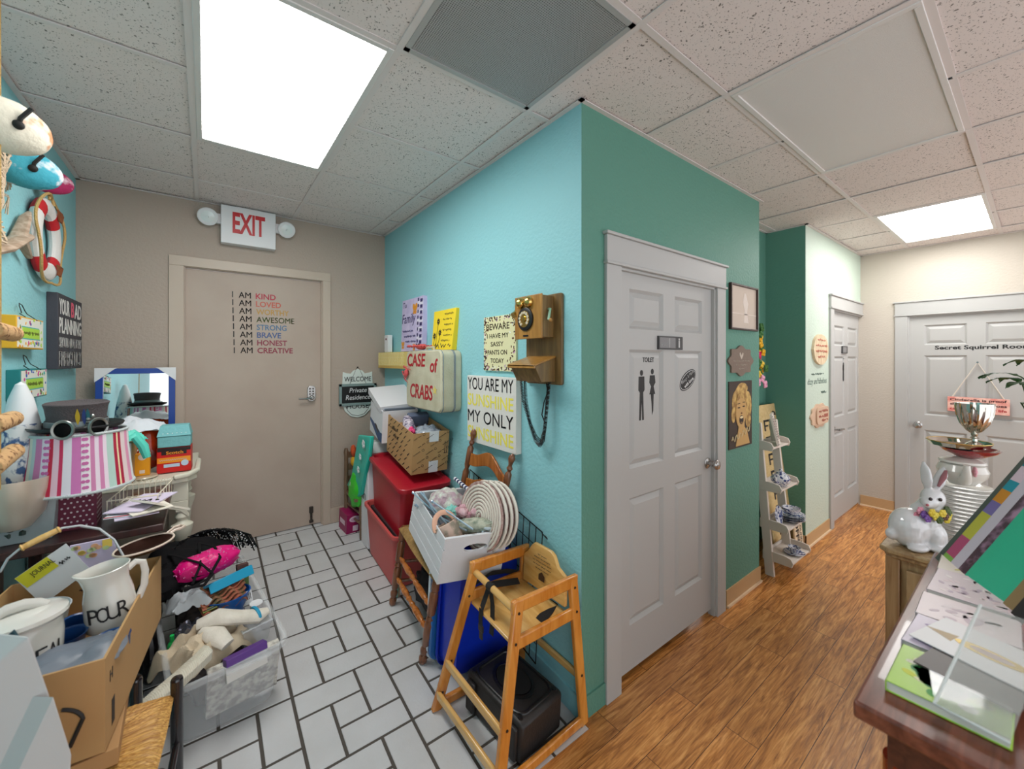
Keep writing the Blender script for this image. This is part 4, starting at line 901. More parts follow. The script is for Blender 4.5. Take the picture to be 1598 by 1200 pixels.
# ---------------------------------------------------------------- restaurant high chair
m_hc = wood('varnished orange wood', (196, 118, 40), (222, 150, 66), 2, rough=.22, coat=.6, stretch=8); m_hcd = wood('varnished rail wood', (176, 100, 32), (204, 128, 50), 2, rough=.22, coat=.6, stretch=8); m_hl = wood('pale varnished wood', (206, 156, 84), (226, 180, 110), 1, rough=.22, coat=.6, stretch=8)
t = thing('high_chair', 'wooden restaurant high chair with black safety strap on the tiles', 'high chair', T(1.08, 1.4, 0))
def V3(*a): return Vector(a)-Vector((1.08, 1.4, 0))
ft = {'FF': (V3(.817, 1.646, .033), V3(.965, 1.535, .70)), 'FN': (V3(.842, 1.2, 0), V3(.962, 1.232, .672)), 'BF': (V3(1.296, 1.64, .032), V3(1.245, 1.545, .685)), 'BN': (V3(1.318, 1.222, 0), V3(1.262, 1.238, .660))}
def beam(a, c, w, d, m, name, wx=(1, 0, 0)):
    a, c = Vector(a), Vector(c); z = (c-a).normalized(); x = (Vector(wx)-z*z.dot(Vector(wx))).normalized(); y = z.cross(x); X = Matrix((x, y, z)).transposed().to_4x4(); X.translation = a
    b = B(); b.b2((-w/2, -d/2, 0), (w/2, d/2, (c-a).length), X); return b.build(name, m, t, bev=.006)
for k in ft: beam(ft[k][0], ft[k][1], .046, .024, m_hc, 'leg')
def on(k, f): return ft[k][0].lerp(ft[k][1], f)
for s in ('F', 'N'):
    o = Vector((0, -.003 if s == 'N' else .003, 0))
    beam(on('F'+s, .965)-Vector((.03, 0, 0)), on('B'+s, .965)+Vector((.025, 0, 0)), .022, .052, m_hc, 'arm_rail', (0, 1, 0))
    beam(on('F'+s, .76), on('B'+s, .76), .02, .05, m_hc, 'seat_rail', (0, 1, 0))
    beam(on('F'+s, .035), on('B'+s, .035), .022, .04, m_hc, 'base_rail', (0, 1, 0))
b = B(); b.cyl(on('FF', .93), on('FN', .93), .0145, seg=18); b.build('front_bar', m_hl, t)
for f in (.33, .12): beam(on('FF', f)-Vector((.015, 0, 0)), on('FN', f)-Vector((.015, 0, 0)), .018, .038, m_hl, 'rung')
beam(on('BF', .3)+Vector((.012, 0, 0)), on('BN', .3)+Vector((.012, 0, 0)), .018, .032, m_hl, 'rung')
# back panel with crest
bf, bn = on('BF', 1.0), on('BN', 1.0); Y0 = bn.y+.01; LY = bf.y-bn.y-.02; b = B()
poly = [(0, -.13), (LY, -.13), (LY, -.005), (LY-.03, .02), (LY-.055, .055), (LY-.075, .072), (.1, .072), (.075, .06), (.05, .018), (0, -.005)]
FB = frame((bn.x-.01, bn.y+.01, bn.z), (0, 1, 0), (.05, 0, 1)); b.prism(poly, .018, FB @ T(0, 0, -.02)); b.build('back_panel', m_hl, t, bev=.004)
b = B(); FW = frame((bn.x-.0345, bn.y+.01+LY, bn.z), (0, -1, 0), (.05, 0, 1))
for i in range(5): w_ = (.06, .11, .13, .12, .09)[i]; squig(b, LY*.5-w_/2, .032-i*.016, w_, .008, FW, z=.0045, r=.001)
b.prism([(LY*.5-.02, -.075), (LY*.5+.02, -.075), (LY*.5+.02, -.05), (LY*.5, -.036), (LY*.5-.02, -.05)], .0006, FW @ T(0, 0, .004)); b.build('printed_notice', M('burnt brown print', (60, 36, 16), .6), t, smooth=0)
# seat
s4 = [on('FN', .73)+Vector((.02, .01, 0)), on('FF', .73)+Vector((.02, -.01, 0)), on('BF', .75)+Vector((-.02, -.01, 0)), on('BN', .75)+Vector((-.02, .01, 0))]
b = B(); b.hexa([p-Vector((0, 0, .016)) for p in s4]+s4); b.build('seat', m_hl, t, bev=.004)
# safety belt
m_strap = M('black webbing', (22, 22, 24), .8, bump=(300, .3)); b = B()
mid = on('FF', .93).lerp(on('FN', .93), .42); sm = (s4[0]+s4[1])/2+Vector((.03, .0, .0)); tip = mid.lerp(sm, .5)
yv = Vector((0, .017, 0)); xv = Vector((.02, 0, 0))
b.lathe([(.0162, -.017), (.0162, .017)], T(mid) @ RX(90), 16)
def strap(pts, w):
    pts = [Vector(p) for p in pts]; w = Vector(w); b.sheet(1, len(pts)-1, lambda u, v: pts[min(len(pts)-1, round(v*(len(pts)-1)))]+w*(u-.5), .002)
strap([mid+Vector((0, 0, -.014)), mid+Vector((.01, 0, -.08)), mid+Vector((.005, -.005, -.16)), mid+Vector((.0, -.004, -.2))], (0, -.03, 0))
sb = (s4[2]+s4[3])/2+Vector((-.05, 0, .003)); 
strap([s4[1]+Vector((.02, .01, .06)), s4[1]+Vector((.12, .02, .075)), s4[2]+Vector((-.09, .01, .06)), s4[2]+Vector((-.02, .015, .03))], (0, -.02, .03))
strap([mid+Vector((-.008, .06, -.12)), mid+Vector((.04, .08, -.06)), s4[1]+Vector((.1, -.03, .05)), s4[2]+Vector((-.05, -.04, .02))], (0, .02, .022))
strap([mid+Vector((-.008, .06, -.12)), mid+Vector((-.012, .06, -.16)), mid+Vector((-.012, .058, -.19))], (0, -.03, 0))
strap([s4[3]+Vector((-.14, .04, .003)), s4[3]+Vector((-.06, .07, .004)), s4[3]+Vector((.0, .1, .004))], (.0, .05, 0))
b.build('safety_strap', m_strap, t)
b = B(); p = mid+Vector((-.012, .058, -.2)); b.box(p, (.008, .036, .03)); b.box(p-Vector((0, 0, .03)), (.006, .026, .036)); b.build('buckle', m_black, t, bev=.003)
for k in ('FF', 'FN', 'BN', 'BF'):
    for f in (.13, .34, .93, .77):
        if k[0] == 'B' and f < .2: continue
        p = on(k, f); b = B(); b.cyl(p+Vector((0, -.0125, 0)), p+Vector((0, -.0145, 0)), .0055, seg=10); b.build('bolt', m_hinge, t)
# ================================================================ LEFT WALL AND PILE
m_chal = M('charcoal painted wood', (62, 62, 70), .7, bump=(40, .2)); m_wl = M('white lettering', (226, 224, 220), .7); m_pk = M('coral pink lettering', (222, 96, 120), .7)
F = FL((XL, 3.357, 1.748)); t = thing('box_sign', 'dark grey box sign about bad planning near the corner of the left wall', 'sign', F)
b = B(); b.b2((-.252, -.2, 0), (.252, .2, .042)); b.build('box', m_chal, t, bev=.003)
b = B()
for s, x, y, w, h in (('YOUR', -.235, .09, .2, .085), ('AD', .075, .09, .155, .085), ('PLANNING', -.235, -.01, .465, .085), ('SHOULD NOT BE MY', -.235, -.085, .465, .055), ('EMERGENCY', -.235, -.185, .465, .08)): b.text(s, x, y, w, h, z=.0425, bold=.02)
b.mat(1); b.text('B', 0, .09, .065, .085, z=.0425, bold=.03); b.build('lettering', [m_wl, m_pk], t, smooth=0)
m_print = M('white floral print', (226, 226, 214), .7)
def minisign(Y, z, w, h, side, words, label, dp=.04):
    t = thing('hanging_sign', label, 'sign', FL((XL, Y, z)))
    b = B(); b.b2((-w/2, -h/2, 0), (w/2, h/2, dp)); b.build('block', side, t, bev=.002)
    b = B(); b.b2((-w/2+.006, -h/2+.006, dp), (w/2-.006, h/2-.006, dp+.001)); b.mat(1); b.b2((-w*.32, -h*.17, dp+.001), (w*.32, h*.17, dp+.002)); b.mat(2); b.b2((-w*.34, h*.17, dp+.001), (w*.3, h*.2, dp+.002)); b.b2((-w*.34, -h*.2, dp+.001), (w*.34, -h*.17, dp+.002))
    rr = random.Random(words); 
    for k in range(34):
        x = rr.uniform(-.44, .44)*w; y = rr.choice((-1, 1))*rr.uniform(.26, .44)*h
        if rr.random() < .3: x = rr.choice((-1, 1))*rr.uniform(.38, .44)*w; y = rr.uniform(-.4, .4)*h
        b.mat(rr.choice((1, 2, 3, 4, 5, 6))); b.prism(ell(.022*rr.uniform(.5, 1), .016*rr.uniform(.5, 1), 8), .0008, T(x, y, dp+.001) @ RZ(rr.random()*180))
    b.mat(7); squig(b, -w*.28, -.01, w*.56, .02, z=dp+.0026, r=.0016)
    b.build('printed_face', [m_print, M('lime print', (170, 210, 70), .7), M('aqua print', (60, 170, 170), .7), M('orange print', (236, 168, 40), .7), M('magenta print', (206, 60, 140), .7), M('royal blue print', (50, 90, 180), .7), M('leaf print', (80, 150, 70), .7), M('olive lettering', (90, 100, 30), .7)], t, smooth=0)
    b = B(); b.tube([(-w*.2, h/2, dp), (-w*.15, h/2+.015, .02), (-w*.08, h/2+.02, .02), (-w*.1, h/2+.05, .015), (-w*.04, h/2+.062, .01), (0, h/2+.055, .015), (w*.05, h/2+.03, .02), (w*.12, h/2+.02, .02), (w*.15, h/2+.01, .03), (w*.22, h/2-.005, dp+.002)], .0018, 5); b.build('wire_hanger', m_black, t)
minisign(2.70, 1.713, .34, .135, M('mustard edge', (224, 168, 30), .6), 'GARDENING CLUB', 'small mustard edged flower sign, upper of two by the dark box sign')
minisign(2.75, 1.492, .35, .13, M('teal edge', (20, 120, 120), .6), 'SECRET GARDEN', 'small teal edged flower sign, lower of two above the hat')
# life ring
F = FL((XL+.028, 2.96, 2.185)); t = thing('life_ring', 'small white and red rope trimmed life ring hung on the left wall', 'life ring', F)
m_lw = M('weathered white', (222, 218, 214), .7, bump=(50, .3)); m_lr = M('flag red', (190, 26, 36), .6)
def torus(b, R0, r, a0=0, a1=360, n=40, m=12, sx=1, sy=1):
    full = a1-a0 == 360; k = n if full else n+1; pts = [(R0*cos(R(a0+(a1-a0)*i/n))*sx, R0*sin(R(a0+(a1-a0)*i/n))*sy, 0) for i in range(k)]; b.tube(pts, r, m, closed=full, flat=.55)
b = B(); torus(b, .155, .042, sy=1.02); b.build('ring', m_lw, t)
for a in (48, 132, 228, 312): b = B(); torus(b, .155, .0435, a-13, a+13, 6, 14, sy=1.02); b.build('red_band', m_lr, t)
m_rope = M('jute rope', (196, 160, 100), .9, bump=(150, .8))
b = B(); pts = []
for i in range(49): a = 2*pi*i/48; k = .2+.018*abs(sin(2*a)); pts.append((k*cos(a), k*sin(a)*1.05, .02+.008*sin(4*a)))
b.tube(pts, .006, 6); b.tube([(-.03, .19, .02), (-.01, .26, .01), (0, .3, .0), (.01, .26, .01), (.04, .18, .02)], .006, 6); b.build('rope', m_rope, t)
b = B()
for k in range(5): b.tube([(.07+.01*k, -.16, .028), (.06+.02*k, -.13+.004*k, .03), (.05+.018*k, -.11, .028)], .004, 5)
for k in range(5): b.tube([(.09+.01*k, .12, .028), (.07+.02*k, .14+.004*k, .03), (.06+.018*k, .17, .028)], .004, 5)
b.build('brown_motif', M('brown motif', (130, 72, 40), .7), t)
# floats
def floatb(px, py, X, r, label, c1, c2, yaw, tilt):
    p = at(px, py, X=X); t = thing('fishing_float', label, 'fishing float', T(p) @ RZ(yaw) @ RX(tilt), 'painted fishing floats')
    b = B(); b.ball((0, 0, 0), r, seg=28, rings=18, amp=.02); b.build('float', M('float '+str(px), c1, .8, var=(14, c2, .05, .11), bump=(40, .4)), t)
    b = B(); b.tube([(0, -r[1]*.98, 0), (0, -r[1]*1.1, .02), (.02, -r[1]*1.15, .06)], .006, 6); b.ball((0, -r[1]*.98, 0), .014); b.build('cord', M('black cord', (28, 26, 24), .8), t)
floatb(6, 195, -.50, (.108, .07, .082), 'large weathered white fishing float, highest on the left wall', (226, 218, 200), (196, 130, 84), 38, 8)
floatb(38, 262, -.56, (.108, .06, .075), 'turquoise and white painted fishing float under the big white one', (60, 160, 180), (224, 226, 230), 34, 10)
floatb(74, 281, -.60, (.092, .04, .06), 'magenta and white fishing float behind the turquoise one', (170, 36, 90), (226, 200, 210), 30, 10)
# net and driftwood
m_net = M('ecru net cord', (206, 184, 158), .95, bump=(200, .6))
b = B(); rr = random.Random(4)
def netp(u, v):
    y = 2.08+.36*u*(1-.25*v); z = 2.44-.42*v+.04*sin(u*5)+.06*u; return Vector((XL+.05+.02*sin(u*9+v*4)+.012*noise.noise(Vector((u*6, v*6, 1))), y, z))
for i in range(17):
    b.tube([netp(i/16+.03*sin(v*.9), v/14) for v in range(15)], .0045, 5)
for j in range(22):
    b.tube([netp(u/12, j/21+.02*sin(u*1.7)) for u in range(13)], .0042, 5)
for k in range(30):
    p = netp(1, rr.uniform(.05, .6)); b.tube([p, p+Vector((.01, rr.uniform(.02, .05), rr.uniform(-.03, .01))), p+Vector((0, rr.uniform(.03, .08), rr.uniform(-.07, -.02)))], .002, 4)
one(b, 'fishing_net', m_net, 'cream fishing net draped at the far left of the wall', 'net')
b = B(); pts = [(XL+.03, 2.1, 1.93), (XL+.035, 2.42, 2.03), (XL+.04, 2.62, 2.12), (XL+.03, 2.74, 2.15)]; b.tube(pts, [.03, .034, .03, .012], 10, flat=.6); b.tube([(XL+.035, 2.55, 2.08), (XL+.03, 2.67, 2.21), (XL+.03, 2.72, 2.25)], [.028, .02, .008], 8, flat=.6); b.tube([(XL+.035, 2.6, 2.1), (XL+.03, 2.72, 2.05)], [.022, .012], 8, flat=.6)
one(b, 'driftwood', wood('grey driftwood', (150, 126, 104), (186, 164, 144), 1, rough=.9, coat=0), 'grey brown driftwood piece crossing below the net', 'driftwood')
# cork garland
t = thing('cork_garland', 'string of chunky corks hanging at the left edge of the wall', 'cork garland', T(-.5, 1.945, 1.2))
m_cork = M('cork', (206, 164, 116), .95, bump=(60, .7), var=(60, (120, 80, 50), .05, .09))
b = B(); b.tube([(0, 0, HC-1.2), (0, .005, .5), (0, 0, 0)], .003, 5); b.build('twine', m_rope, t)
for (px, py, tl) in ((10, 517, -3), (10, 658, 2), (12, 718, 10)):
    p = at(px, py, X=-.5)-Vector((-.5, 1.945, 1.2)); b = B(); b.cyl((p.x, -.07, p.z), (p.x, p.y+.055, p.z+.002*tl), .027, .025, seg=20); b.build('cork', m_cork, t, bev=.003)
# wall pot with floral cone
t = thing('wall_pot', 'pearly cream metal pot hung on the left wall below the corks', 'pot', T(XL+.1, 2.26, 1.10))
b = B(); b.lathe([(.0, -.12), (.04, -.11), (.075, -.06), (.092, .03), (.094, .07), (.09, .07), (.08, .0), (.04, -.09), (0, -.1)], seg=30); b.build('bowl', M('pearl metal', (206, 192, 176), .3, .35), t)
b = B(); b.tube([(.11*cos(R(a)), .12, .0+.06*sin(R(a))) for a in range(-60, 61, 20)], .008, 6); b.build('handle', m_brass, t)
b = B(); b.lathe([(.0, -.06), (.07, -.05), (.088, .03), (.085, .1), (.07, .18)], seg=24, cap=False); b.mat(1); b.lathe([(.07, .18), (.045, .27), (.02, .32), (.0, .33)], seg=24, cap=False)
one(b, 'floral_cone', [M('white and blue floral cloth', (226, 224, 224), .8, var=(34, (70, 96, 140), .05, .05), bump=(20, .2)), m_whp], 'pointed white cloth cone with blue floral print standing in the wall pot', 'ornament', T(XL+.095, 2.36, 1.17) @ RX(3) @ Matrix.Diagonal((.7, .7, 1.05, 1)))
# ---------------------------------------------------------------- white vanity desk in the back left corner
m_ivory = M('ivory painted wood', (216, 212, 194), .4, bump=(20, .08)); DZ = .955
t = thing('vanity_desk', 'ivory painted desk with turned legs in the corner beside the exit door', 'desk', T(-.338, 3.21, fz(3.2)))
f3 = fz(3.2)
b = B(); b.prism([(-.29, -.34), (.2, -.34), (.26, -.325), (.3, -.27), (.305, .36), (-.29, .36)], .035, T(0, 0, DZ-f3-.035)); b.tube([(.2, -.34, DZ-f3), (.26, -.325, DZ-f3+.004), (.3, -.27, DZ-f3+.012), (.305, .0, DZ-f3+.016)], .014, 10); b.build('top', m_ivory, t, bev=.006)
b = B(); b.b2((-.27, -.31, DZ-f3-.14), (.26, -.29, DZ-f3-.035)); b.b2((.24, -.29, DZ-f3-.14), (.26, .34, DZ-f3-.035)); 
b.prism([(-.27, 0), (.26, 0), (.26, -.09), (.22, -.05), (.12, -.015), (0, -.03), (-.12, -.015), (-.22, -.05), (-.27, -.09)], .02, frame((0, -.29, DZ-f3-.14), (1, 0, 0), (0, 0, 1))); b.build('apron', m_ivory, t, bev=.003)
for x, y in ((.235, -.28), (-.235, -.28), (.235, .3), (-.235, .3)):
    zb = fz(3.21+y)-f3; b = B(); b.box((x, y, DZ-f3-.12), (.055, .055, .16)); b.turn((x, y, zb), (x, y, DZ-f3-.19), [(0, .014), (.05, .02), (.1, .016), (.6, .024), (.72, .03), (.8, .045), (.86, .05), (.88, .03), (.9, .022), (.93, .032), (.95, .03), (.97, .022), (1, .03)], 18); b.build('leg', m_ivory, t, bev=.002)
# mirror leaning
t = thing('framed_mirror', 'rectangular mirror with blue frame and white card corner protectors on the ivory desk', 'mirror', FK((-.352, 3.56, DZ+.002)) @ RX(-3))
b = B(); w, h, f = .19, .585, .034; m_bf = M('royal blue frame', (22, 66, 150), .35)
b.b2((-w, 0, -.01), (-w+f, h, .012)); b.b2((w-f, 0, -.01), (w, h, .012)); b.b2((-w+f, h-f, -.01), (w-f, h, .012)); b.b2((-w+f, 0, -.01), (w-f, f, .012)); b.build('frame', m_bf, t, bev=.002)
b = B(); b.b2((-w+f, f, -.004), (w-f, h-f, 0)); b.build('glass', M('mirror glass', (228, 234, 234), .02, 1), t, smooth=0)
for s in (-1, 1): b = B(); b.prism([(s*(w+.004), h+.004), (s*(w-.1), h+.004), (s*(w-.085), h-.004), (s*(w+.004), h-.085)][::s], .027, T(0, 0, -.012)); b.build('corner_protector', m_whp, t, smooth=0)
# things on the desk
t = thing('tape_box', 'red and orange box of adhesive tape at the right end of the ivory desk', 'box', T(-.215, 3.0, DZ+.006) @ RZ(-3))
b = B(); b.b2((0, 0, 0), (.15, .1, .14)); b.build('carton', M('scarlet carton', (204, 26, 24), .35), t, bev=.002)
b = B(); FX = frame((0, 0, 0), (1, 0, 0), (0, 0, 1)); b.b2((.002, .055, .0003), (.148, .085, .001), FX); b.mat(1); b.b2((.002, .12, .0003), (.148, .138, .001), FX); b.b2((.02, .1, .0003), (.13, .122, .001), FX); b.mat(0); b.text('Scotch', .04, .102, .075, .018, FX, z=.0012, d=.0006, bold=.02)
b.mat(2); b.b2((.03, .03, .001), (.1, .048, .0018), FX); b.prism(ell(.034, .034, 20, .122, .048), .0018, FX); squig(b, .01, .066, .12, .01, FX, z=.0016); b.build('printing', [M('amber print', (240, 150, 30), .4), M('dark print red box', (40, 16, 16), .4), M('pale blue print', (186, 206, 226), .4)], t, smooth=0)
t = thing('trinket_box', 'pale turquoise small chest with white lattice lid on top of the red tape box', 'box', T(-.212, 2.99, DZ+.149) @ RZ(-3))
m_chest = M('pale turquoise paint', (120, 186, 190), .6, bump=(60, .4)); b = B(); b.b2((0, 0, 0), (.145, .11, .06)); b.build('base', m_chest, t, bev=.004)
b = B(); b.hexa([(-.003, -.003, .062), (.148, -.003, .062), (.148, .113, .062), (-.003, .113, .062), (.01, .02, .12), (.135, .02, .12), (.135, .1, .12), (.01, .1, .12)])
b.mat(1)
for k in range(6):
    for j in range(3): b.box((.024+k*.02, .008+j*.012-.003, .075+j*.016), (.008, .004, .01))
b.build('lid', [m_chest, m_wl], t, bev=.002)
m_orng = M('burnt orange shiny pouch', (206, 66, 20), .18, var=(10, (120, 24, 10), .15), bump=(12, .6)); t = thing('snack_pouch', 'crinkled shiny orange pouch with white letters in front of the mirror', 'pouch', T(-.29, 3.13, DZ+.075))
b = B(); b.ball((0, 0, .06), (.1, .06, .12), seg=26, rings=16, amp=.22, fr=2.6, seed=3, p=.75); b.build('body', m_orng, t)
b = B(); b.text('ZEN', -.03, .04, .07, .028, frame((0, -.068, 0), (1, 0, 0), (0, 0, 1)), bold=.02, slant=.2); b.build('lettering', m_wl, t, smooth=0)
b = B(); crumple(b, (0, 0, 0), .34, .2, .07, 5, 26, 5); one(b, 'white_cloth', M('white cotton', (222, 224, 230), .9), 'crumpled white cloth draped over the orange pouch', 'cloth', T(-.34, 3.14, DZ+.245))
m_mintc = M('aqua rubber', (90, 210, 190), .5); b = B(); crumple(b, (0, 0, 0), .15, .1, .05, 8, 18, 5); b.tube([(.03, -.04, .02), (.06, -.05, -.03), (.075, -.05, -.09)], [.02, .022, .016], 10); one(b, 'rubber_glove', m_mintc, 'aqua rubber glove hanging over the carton beside the orange pouch', 'glove', T(-.315, 2.88, DZ+.225))
t = thing('delivery_carton', 'tall narrow brown and white carton on the desk behind the lamp shade', 'carton', T(-.47, 2.78, DZ-.03))
b = B(); b.b2((0, .1, 0.03), (.17, .28, .24)); b.mat(1); b.b2((0, .098, 0.03), (.165, .1, .24)); b.build('carton', [m_card, m_whp], t, bev=.002)
t = thing('medicine_box', 'small amber orange box beside the red tape box on the ivory desk', 'box', T(-.30, 2.96, DZ+.016))
b = B(); b.b2((0, 0, 0), (.06, .05, .115)); b.mat(1); b.prism(ell(.035, .035, 16, .03, .1), .001, frame((0, 0, 0), (1, 0, 0), (0, 0, 1))); b.b2((.018, -.001, .012), (.04, 0, .03)); b.build('carton', [M('amber carton', (236, 160, 24), .4), M('cream print', (230, 214, 200), .5)], t, bev=.003)
b = B(); b.lathe([(.058, 0), (.065, .004), (.06, .012), (.0, .012)], seg=28); one(b, 'coaster', M('beige glass', (196, 180, 156), .2, spec=.8), 'round beige coaster under the amber box', 'coaster', T(-.27, 2.97, DZ+.002))
# ---------------------------------------------------------------- side table with lamp
m_dkw = wood('dark red wood', (44, 22, 20), (66, 32, 28), 2); TZ = .93; fy = fz(2.5)
t = thing('side_table', 'dark red brown wooden table hidden under the lamp and papers', 'table', T(-.405, 2.53, fy))
b = B(); b.b2((-.235, -.35, TZ-fy-.03), (.27, .31, TZ-fy)); b.build('top', m_dkw, t, bev=.004)
for x in (-.21, .02):
    for y in (-.2, .28): b = B(); b.b2((x-.02, y-.02, fz(2.53+y)-fy), (x+.02, y+.02, TZ-fy-.03)); b.build('leg', m_dkw, t)
LX, LY_ = -.40, 2.37; LS = .9
t = thing('table_lamp', 'lamp with patchwork striped pink shade and maroon polka dot square base', 'lamp', T(LX, LY_, TZ) @ Matrix.Diagonal((.84, .84, .95, 1)))
m_mar = M('maroon polka base', (106, 28, 56), .6); m_dot = M('pale pink dots', (214, 196, 200), .6)
b = B(); b.box((0, 0, .10), (.125, .125, .2)); b.mat(1)
for FX in (frame((-.0625, -.0625, 0), (1, 0, 0), (0, 0, 1)), frame((.0625, -.0625, 0), (0, 1, 0), (0, 0, 1)), frame((-.0625, .0625, 0), (0, -1, 0), (0, 0, 1))):
    for i in range(7):
        for j in range(10):
            x = .012+i*.02+(.01 if j % 2 else 0)
            if x < .117: b.prism(ell(.008, .008, 8, x, .012+j*.02), .0006, FX)
b.build('base', [m_mar, m_dot], t, bev=.0)
b = B(); b.cyl((0, 0, .2), (0, 0, .30), .008); b.build('stem', m_brass, t)
pkc = [(2, (206, 120, 180)), (2, (236, 228, 232)), (1, (206, 130, 172)), (1, (232, 214, 226)), (1, (206, 130, 172)), (1, (232, 214, 226)), (2, (178, 206, 196)), (1, (170, 26, 60)), (.6, (232, 214, 170)), (1, (170, 26, 60)), (2, (226, 206, 206)), (2, (222, 150, 180)), (3, (226, 232, 232)), (.6, (190, 60, 110)), (2.5, (228, 220, 206)), (2, (190, 20, 80)), (1.5, (230, 222, 206)), (1.5, (196, 206, 206)), (2, (214, 130, 176)), (2, (232, 220, 232)), (1, (196, 40, 70)), (1.5, (232, 196, 210)), (.8, (200, 50, 90)), (2, (226, 222, 230))]
m_shade = stripes('patchwork shade', pkc, 'angle', 2)
b = B(); b.lathe([(.188, .165), (.183, .20), (.176, .26), (.168, .33), (.164, .40), (.161, .40), (.165, .33), (.173, .26), (.184, .167)], seg=48, cap=False)
sh = b.build('lamp_shade', m_shade, t, X=None)
for z, r in ((.166, .187), (.399, .163)): b = B(); b.tube([(r*cos(a*pi/24), r*sin(a*pi/24), z) for a in range(48)], .0065, 6, closed=True); b.build('shade_trim', M('silver grey braid', (196, 204, 204), .8, bump=(200, .6)), sh)
b = B()
for a0 in (-118, -76, -160, 60): 
    for k in range(9):
        for o in (-2.2, 2.2):
            a = R(a0+o*(1 if k % 2 else .6)); z = .19+k*.024; r = lerp(.186, .1655, (z-.18)/.2)
            b.prism(ell(.015, .014, 10), .0008, frame((r*cos(a), r*sin(a), z), (-sin(a), cos(a), 0), (0, 0, 1)))
b.build('polka_dots', M('pink dots', (206, 110, 170), .8), sh, smooth=0)
# top hat with goggles
m_hat = M('charcoal felt', (84, 76, 78), .95, bump=(120, .4)); m_leath = M('black leather', (24, 24, 26), .4); m_tar = M('tarnished silver', (150, 152, 148), .35, .9)
t = thing('top_hat', 'grey felt top hat with aviator goggles and blue feather, sitting on the lamp shade', 'hat', T(LX-.006, LY_-.02, TZ+.388) @ RX(2) @ Matrix.Diagonal((.8, .8, .92, 1)))
b = B(); b.lathe([(.1, .004), (.106, .02), (.104, .06), (.11, .1), (.116, .118), (.11, .122), (.095, .112), (.0, .108)], seg=40, cap=False, sx=1, sy=1.05); b.build('crown', m_hat, t)
b = B(); b.lathe([(.098, .0), (.13, .002), (.162, .014), (.168, .024), (.166, .028), (.13, .009), (.1, .008)], seg=40, cap=False, sx=1.02, sy=.92); b.build('brim', m_leath, t)
b = B(); b.lathe([(.108, .022), (.111, .024), (.111, .046), (.108, .048)], seg=40, cap=False, sx=1, sy=1.05); b.build('band', M('pewter ribbon', (120, 132, 134), .35, .4), t)
b = B(); b.lathe([(.112, .006), (.114, .008), (.114, .024), (.112, .026)], seg=40, cap=False, sx=1, sy=1.05); gg = b.build('goggle_strap', m_leath, t)
for s, a in ((-1, -98), (1, -52)):
    ar = R(a); p = Vector((.125*cos(ar), .13*sin(ar), .022)); X = T(p) @ Vector((cos(ar), sin(ar), .05)).to_track_quat('Z', 'Y').to_matrix().to_4x4()
    b = B(); b.lathe([(.03, -.03), (.033, -.005), (.037, .012), (.041, .024), (.038, .03), (.03, .028), (.029, .014)], X, 26, cap=False); g_ = b.build('goggle_cup', m_tar, t)
    b = B(); b.ball((0, 0, .02), (.031, .031, .009), X, seg=24); b.build('lens', M('black glass lens', (5, 5, 6), .5, spec=.1), g_)
b = B(); b.tube([(.045, -.128, .02), (.06, -.122, .024), (.07, -.12, .02)], .008, 6); b.build('nose_bridge', m_tar, t)
for k, (c, dx) in enumerate((((40, 60, 120), 0), ((190, 160, 40), -.022), ((40, 100, 110), .012))):
    b = B(); pts = []; 
    for s in (1, -1): pts += [(s*.008*sin(pi*u/8), u*.009) for u in (range(0, 9) if s == 1 else range(8, -1, -1))]
    b.prism(pts, .001, frame((.045+dx, -.121, .035), (1, 0, 0), (-.5+dx*6, -.2, 1))); b.build('feather', M('feather %d' % k, c, .8), t)
b = B(); 
for k in range(7): b.ball((.062+.01*cos(k*2.1), -.12-.004*(k % 2), .07-.012*k), .009, seg=8, rings=6, amp=.3, seed=k)
b.build('brooch', m_tar, t)
# ziploc bag
t = thing('zip_bag', 'clear zip bag of dark green stones beside the polka dot lamp base', 'bag', T(-.545, 2.29, TZ+.002))
b = B(); b.hexa([(-.09, -.03, 0), (.09, -.03, 0), (.09, .04, 0), (-.09, .04, 0), (-.06, .0, .19), (.1, .0, .215), (.1, .004, .215), (-.06, .004, .19)]); b.build('film', M('cloudy plastic film', (186, 194, 198), .15, alpha=.55, spec=.9, bump=(14, .6)), t)
b = B(); b.text('Ziploc', -.05, .11, .13, .035, frame((0, -.022, 0), (1, .1, 0), (0, .16, 1)), slant=.2); b.build('lettering', M('grey film print', (110, 118, 124), .5), t, smooth=0)
rr = random.Random(8)
b = B()
for k in range(40): b.ball((rr.uniform(-.07, .07), rr.uniform(-.02, .03), rr.uniform(.012, .07)), rr.uniform(.01, .016), seg=8, rings=6, amp=.3, seed=k)
o = b.build('stones', M('dark green stones', (46, 60, 54), .5), t); o['kind'] = 'stuff'
# wire basket with papers
m_ww = M('cream wire', (226, 216, 196), .45)
t = thing('wire_basket', 'cream wire letter basket with scalloped rim on the table behind the lamp', 'basket', T(-.225, 2.45, TZ+.03) @ RZ(-8))
b = B(); w, d, h = .08, .12, .055
for z in (0, h): b.tube([(-w, -d, z), (w, -d, z), (w, d, z), (-w, d, z)], .003, 6, closed=True)
for i in range(9): x = -w+2*w*i/8; b.cyl((x, d, 0), (x, d, h), .0022, seg=5); b.cyl((x, -d, 0), (x, d, 0), .0018, seg=5); b.tube([(x, d, h), (x+w/8, d, h+.018), (x+w/4, d, h)] if i < 8 else [(x, d, h), (x, d, h+.01)], .0018, 5)
for j in range(6): y = -d+2*d*j/5; b.cyl((-w, y, 0), (w, y, 0), .0018, seg=5); b.cyl((w, y, 0), (w, y, h), .0022, seg=5); b.cyl((-w, y, 0), (-w, y, h), .0022, seg=5)
b.build('wire', m_ww, t)
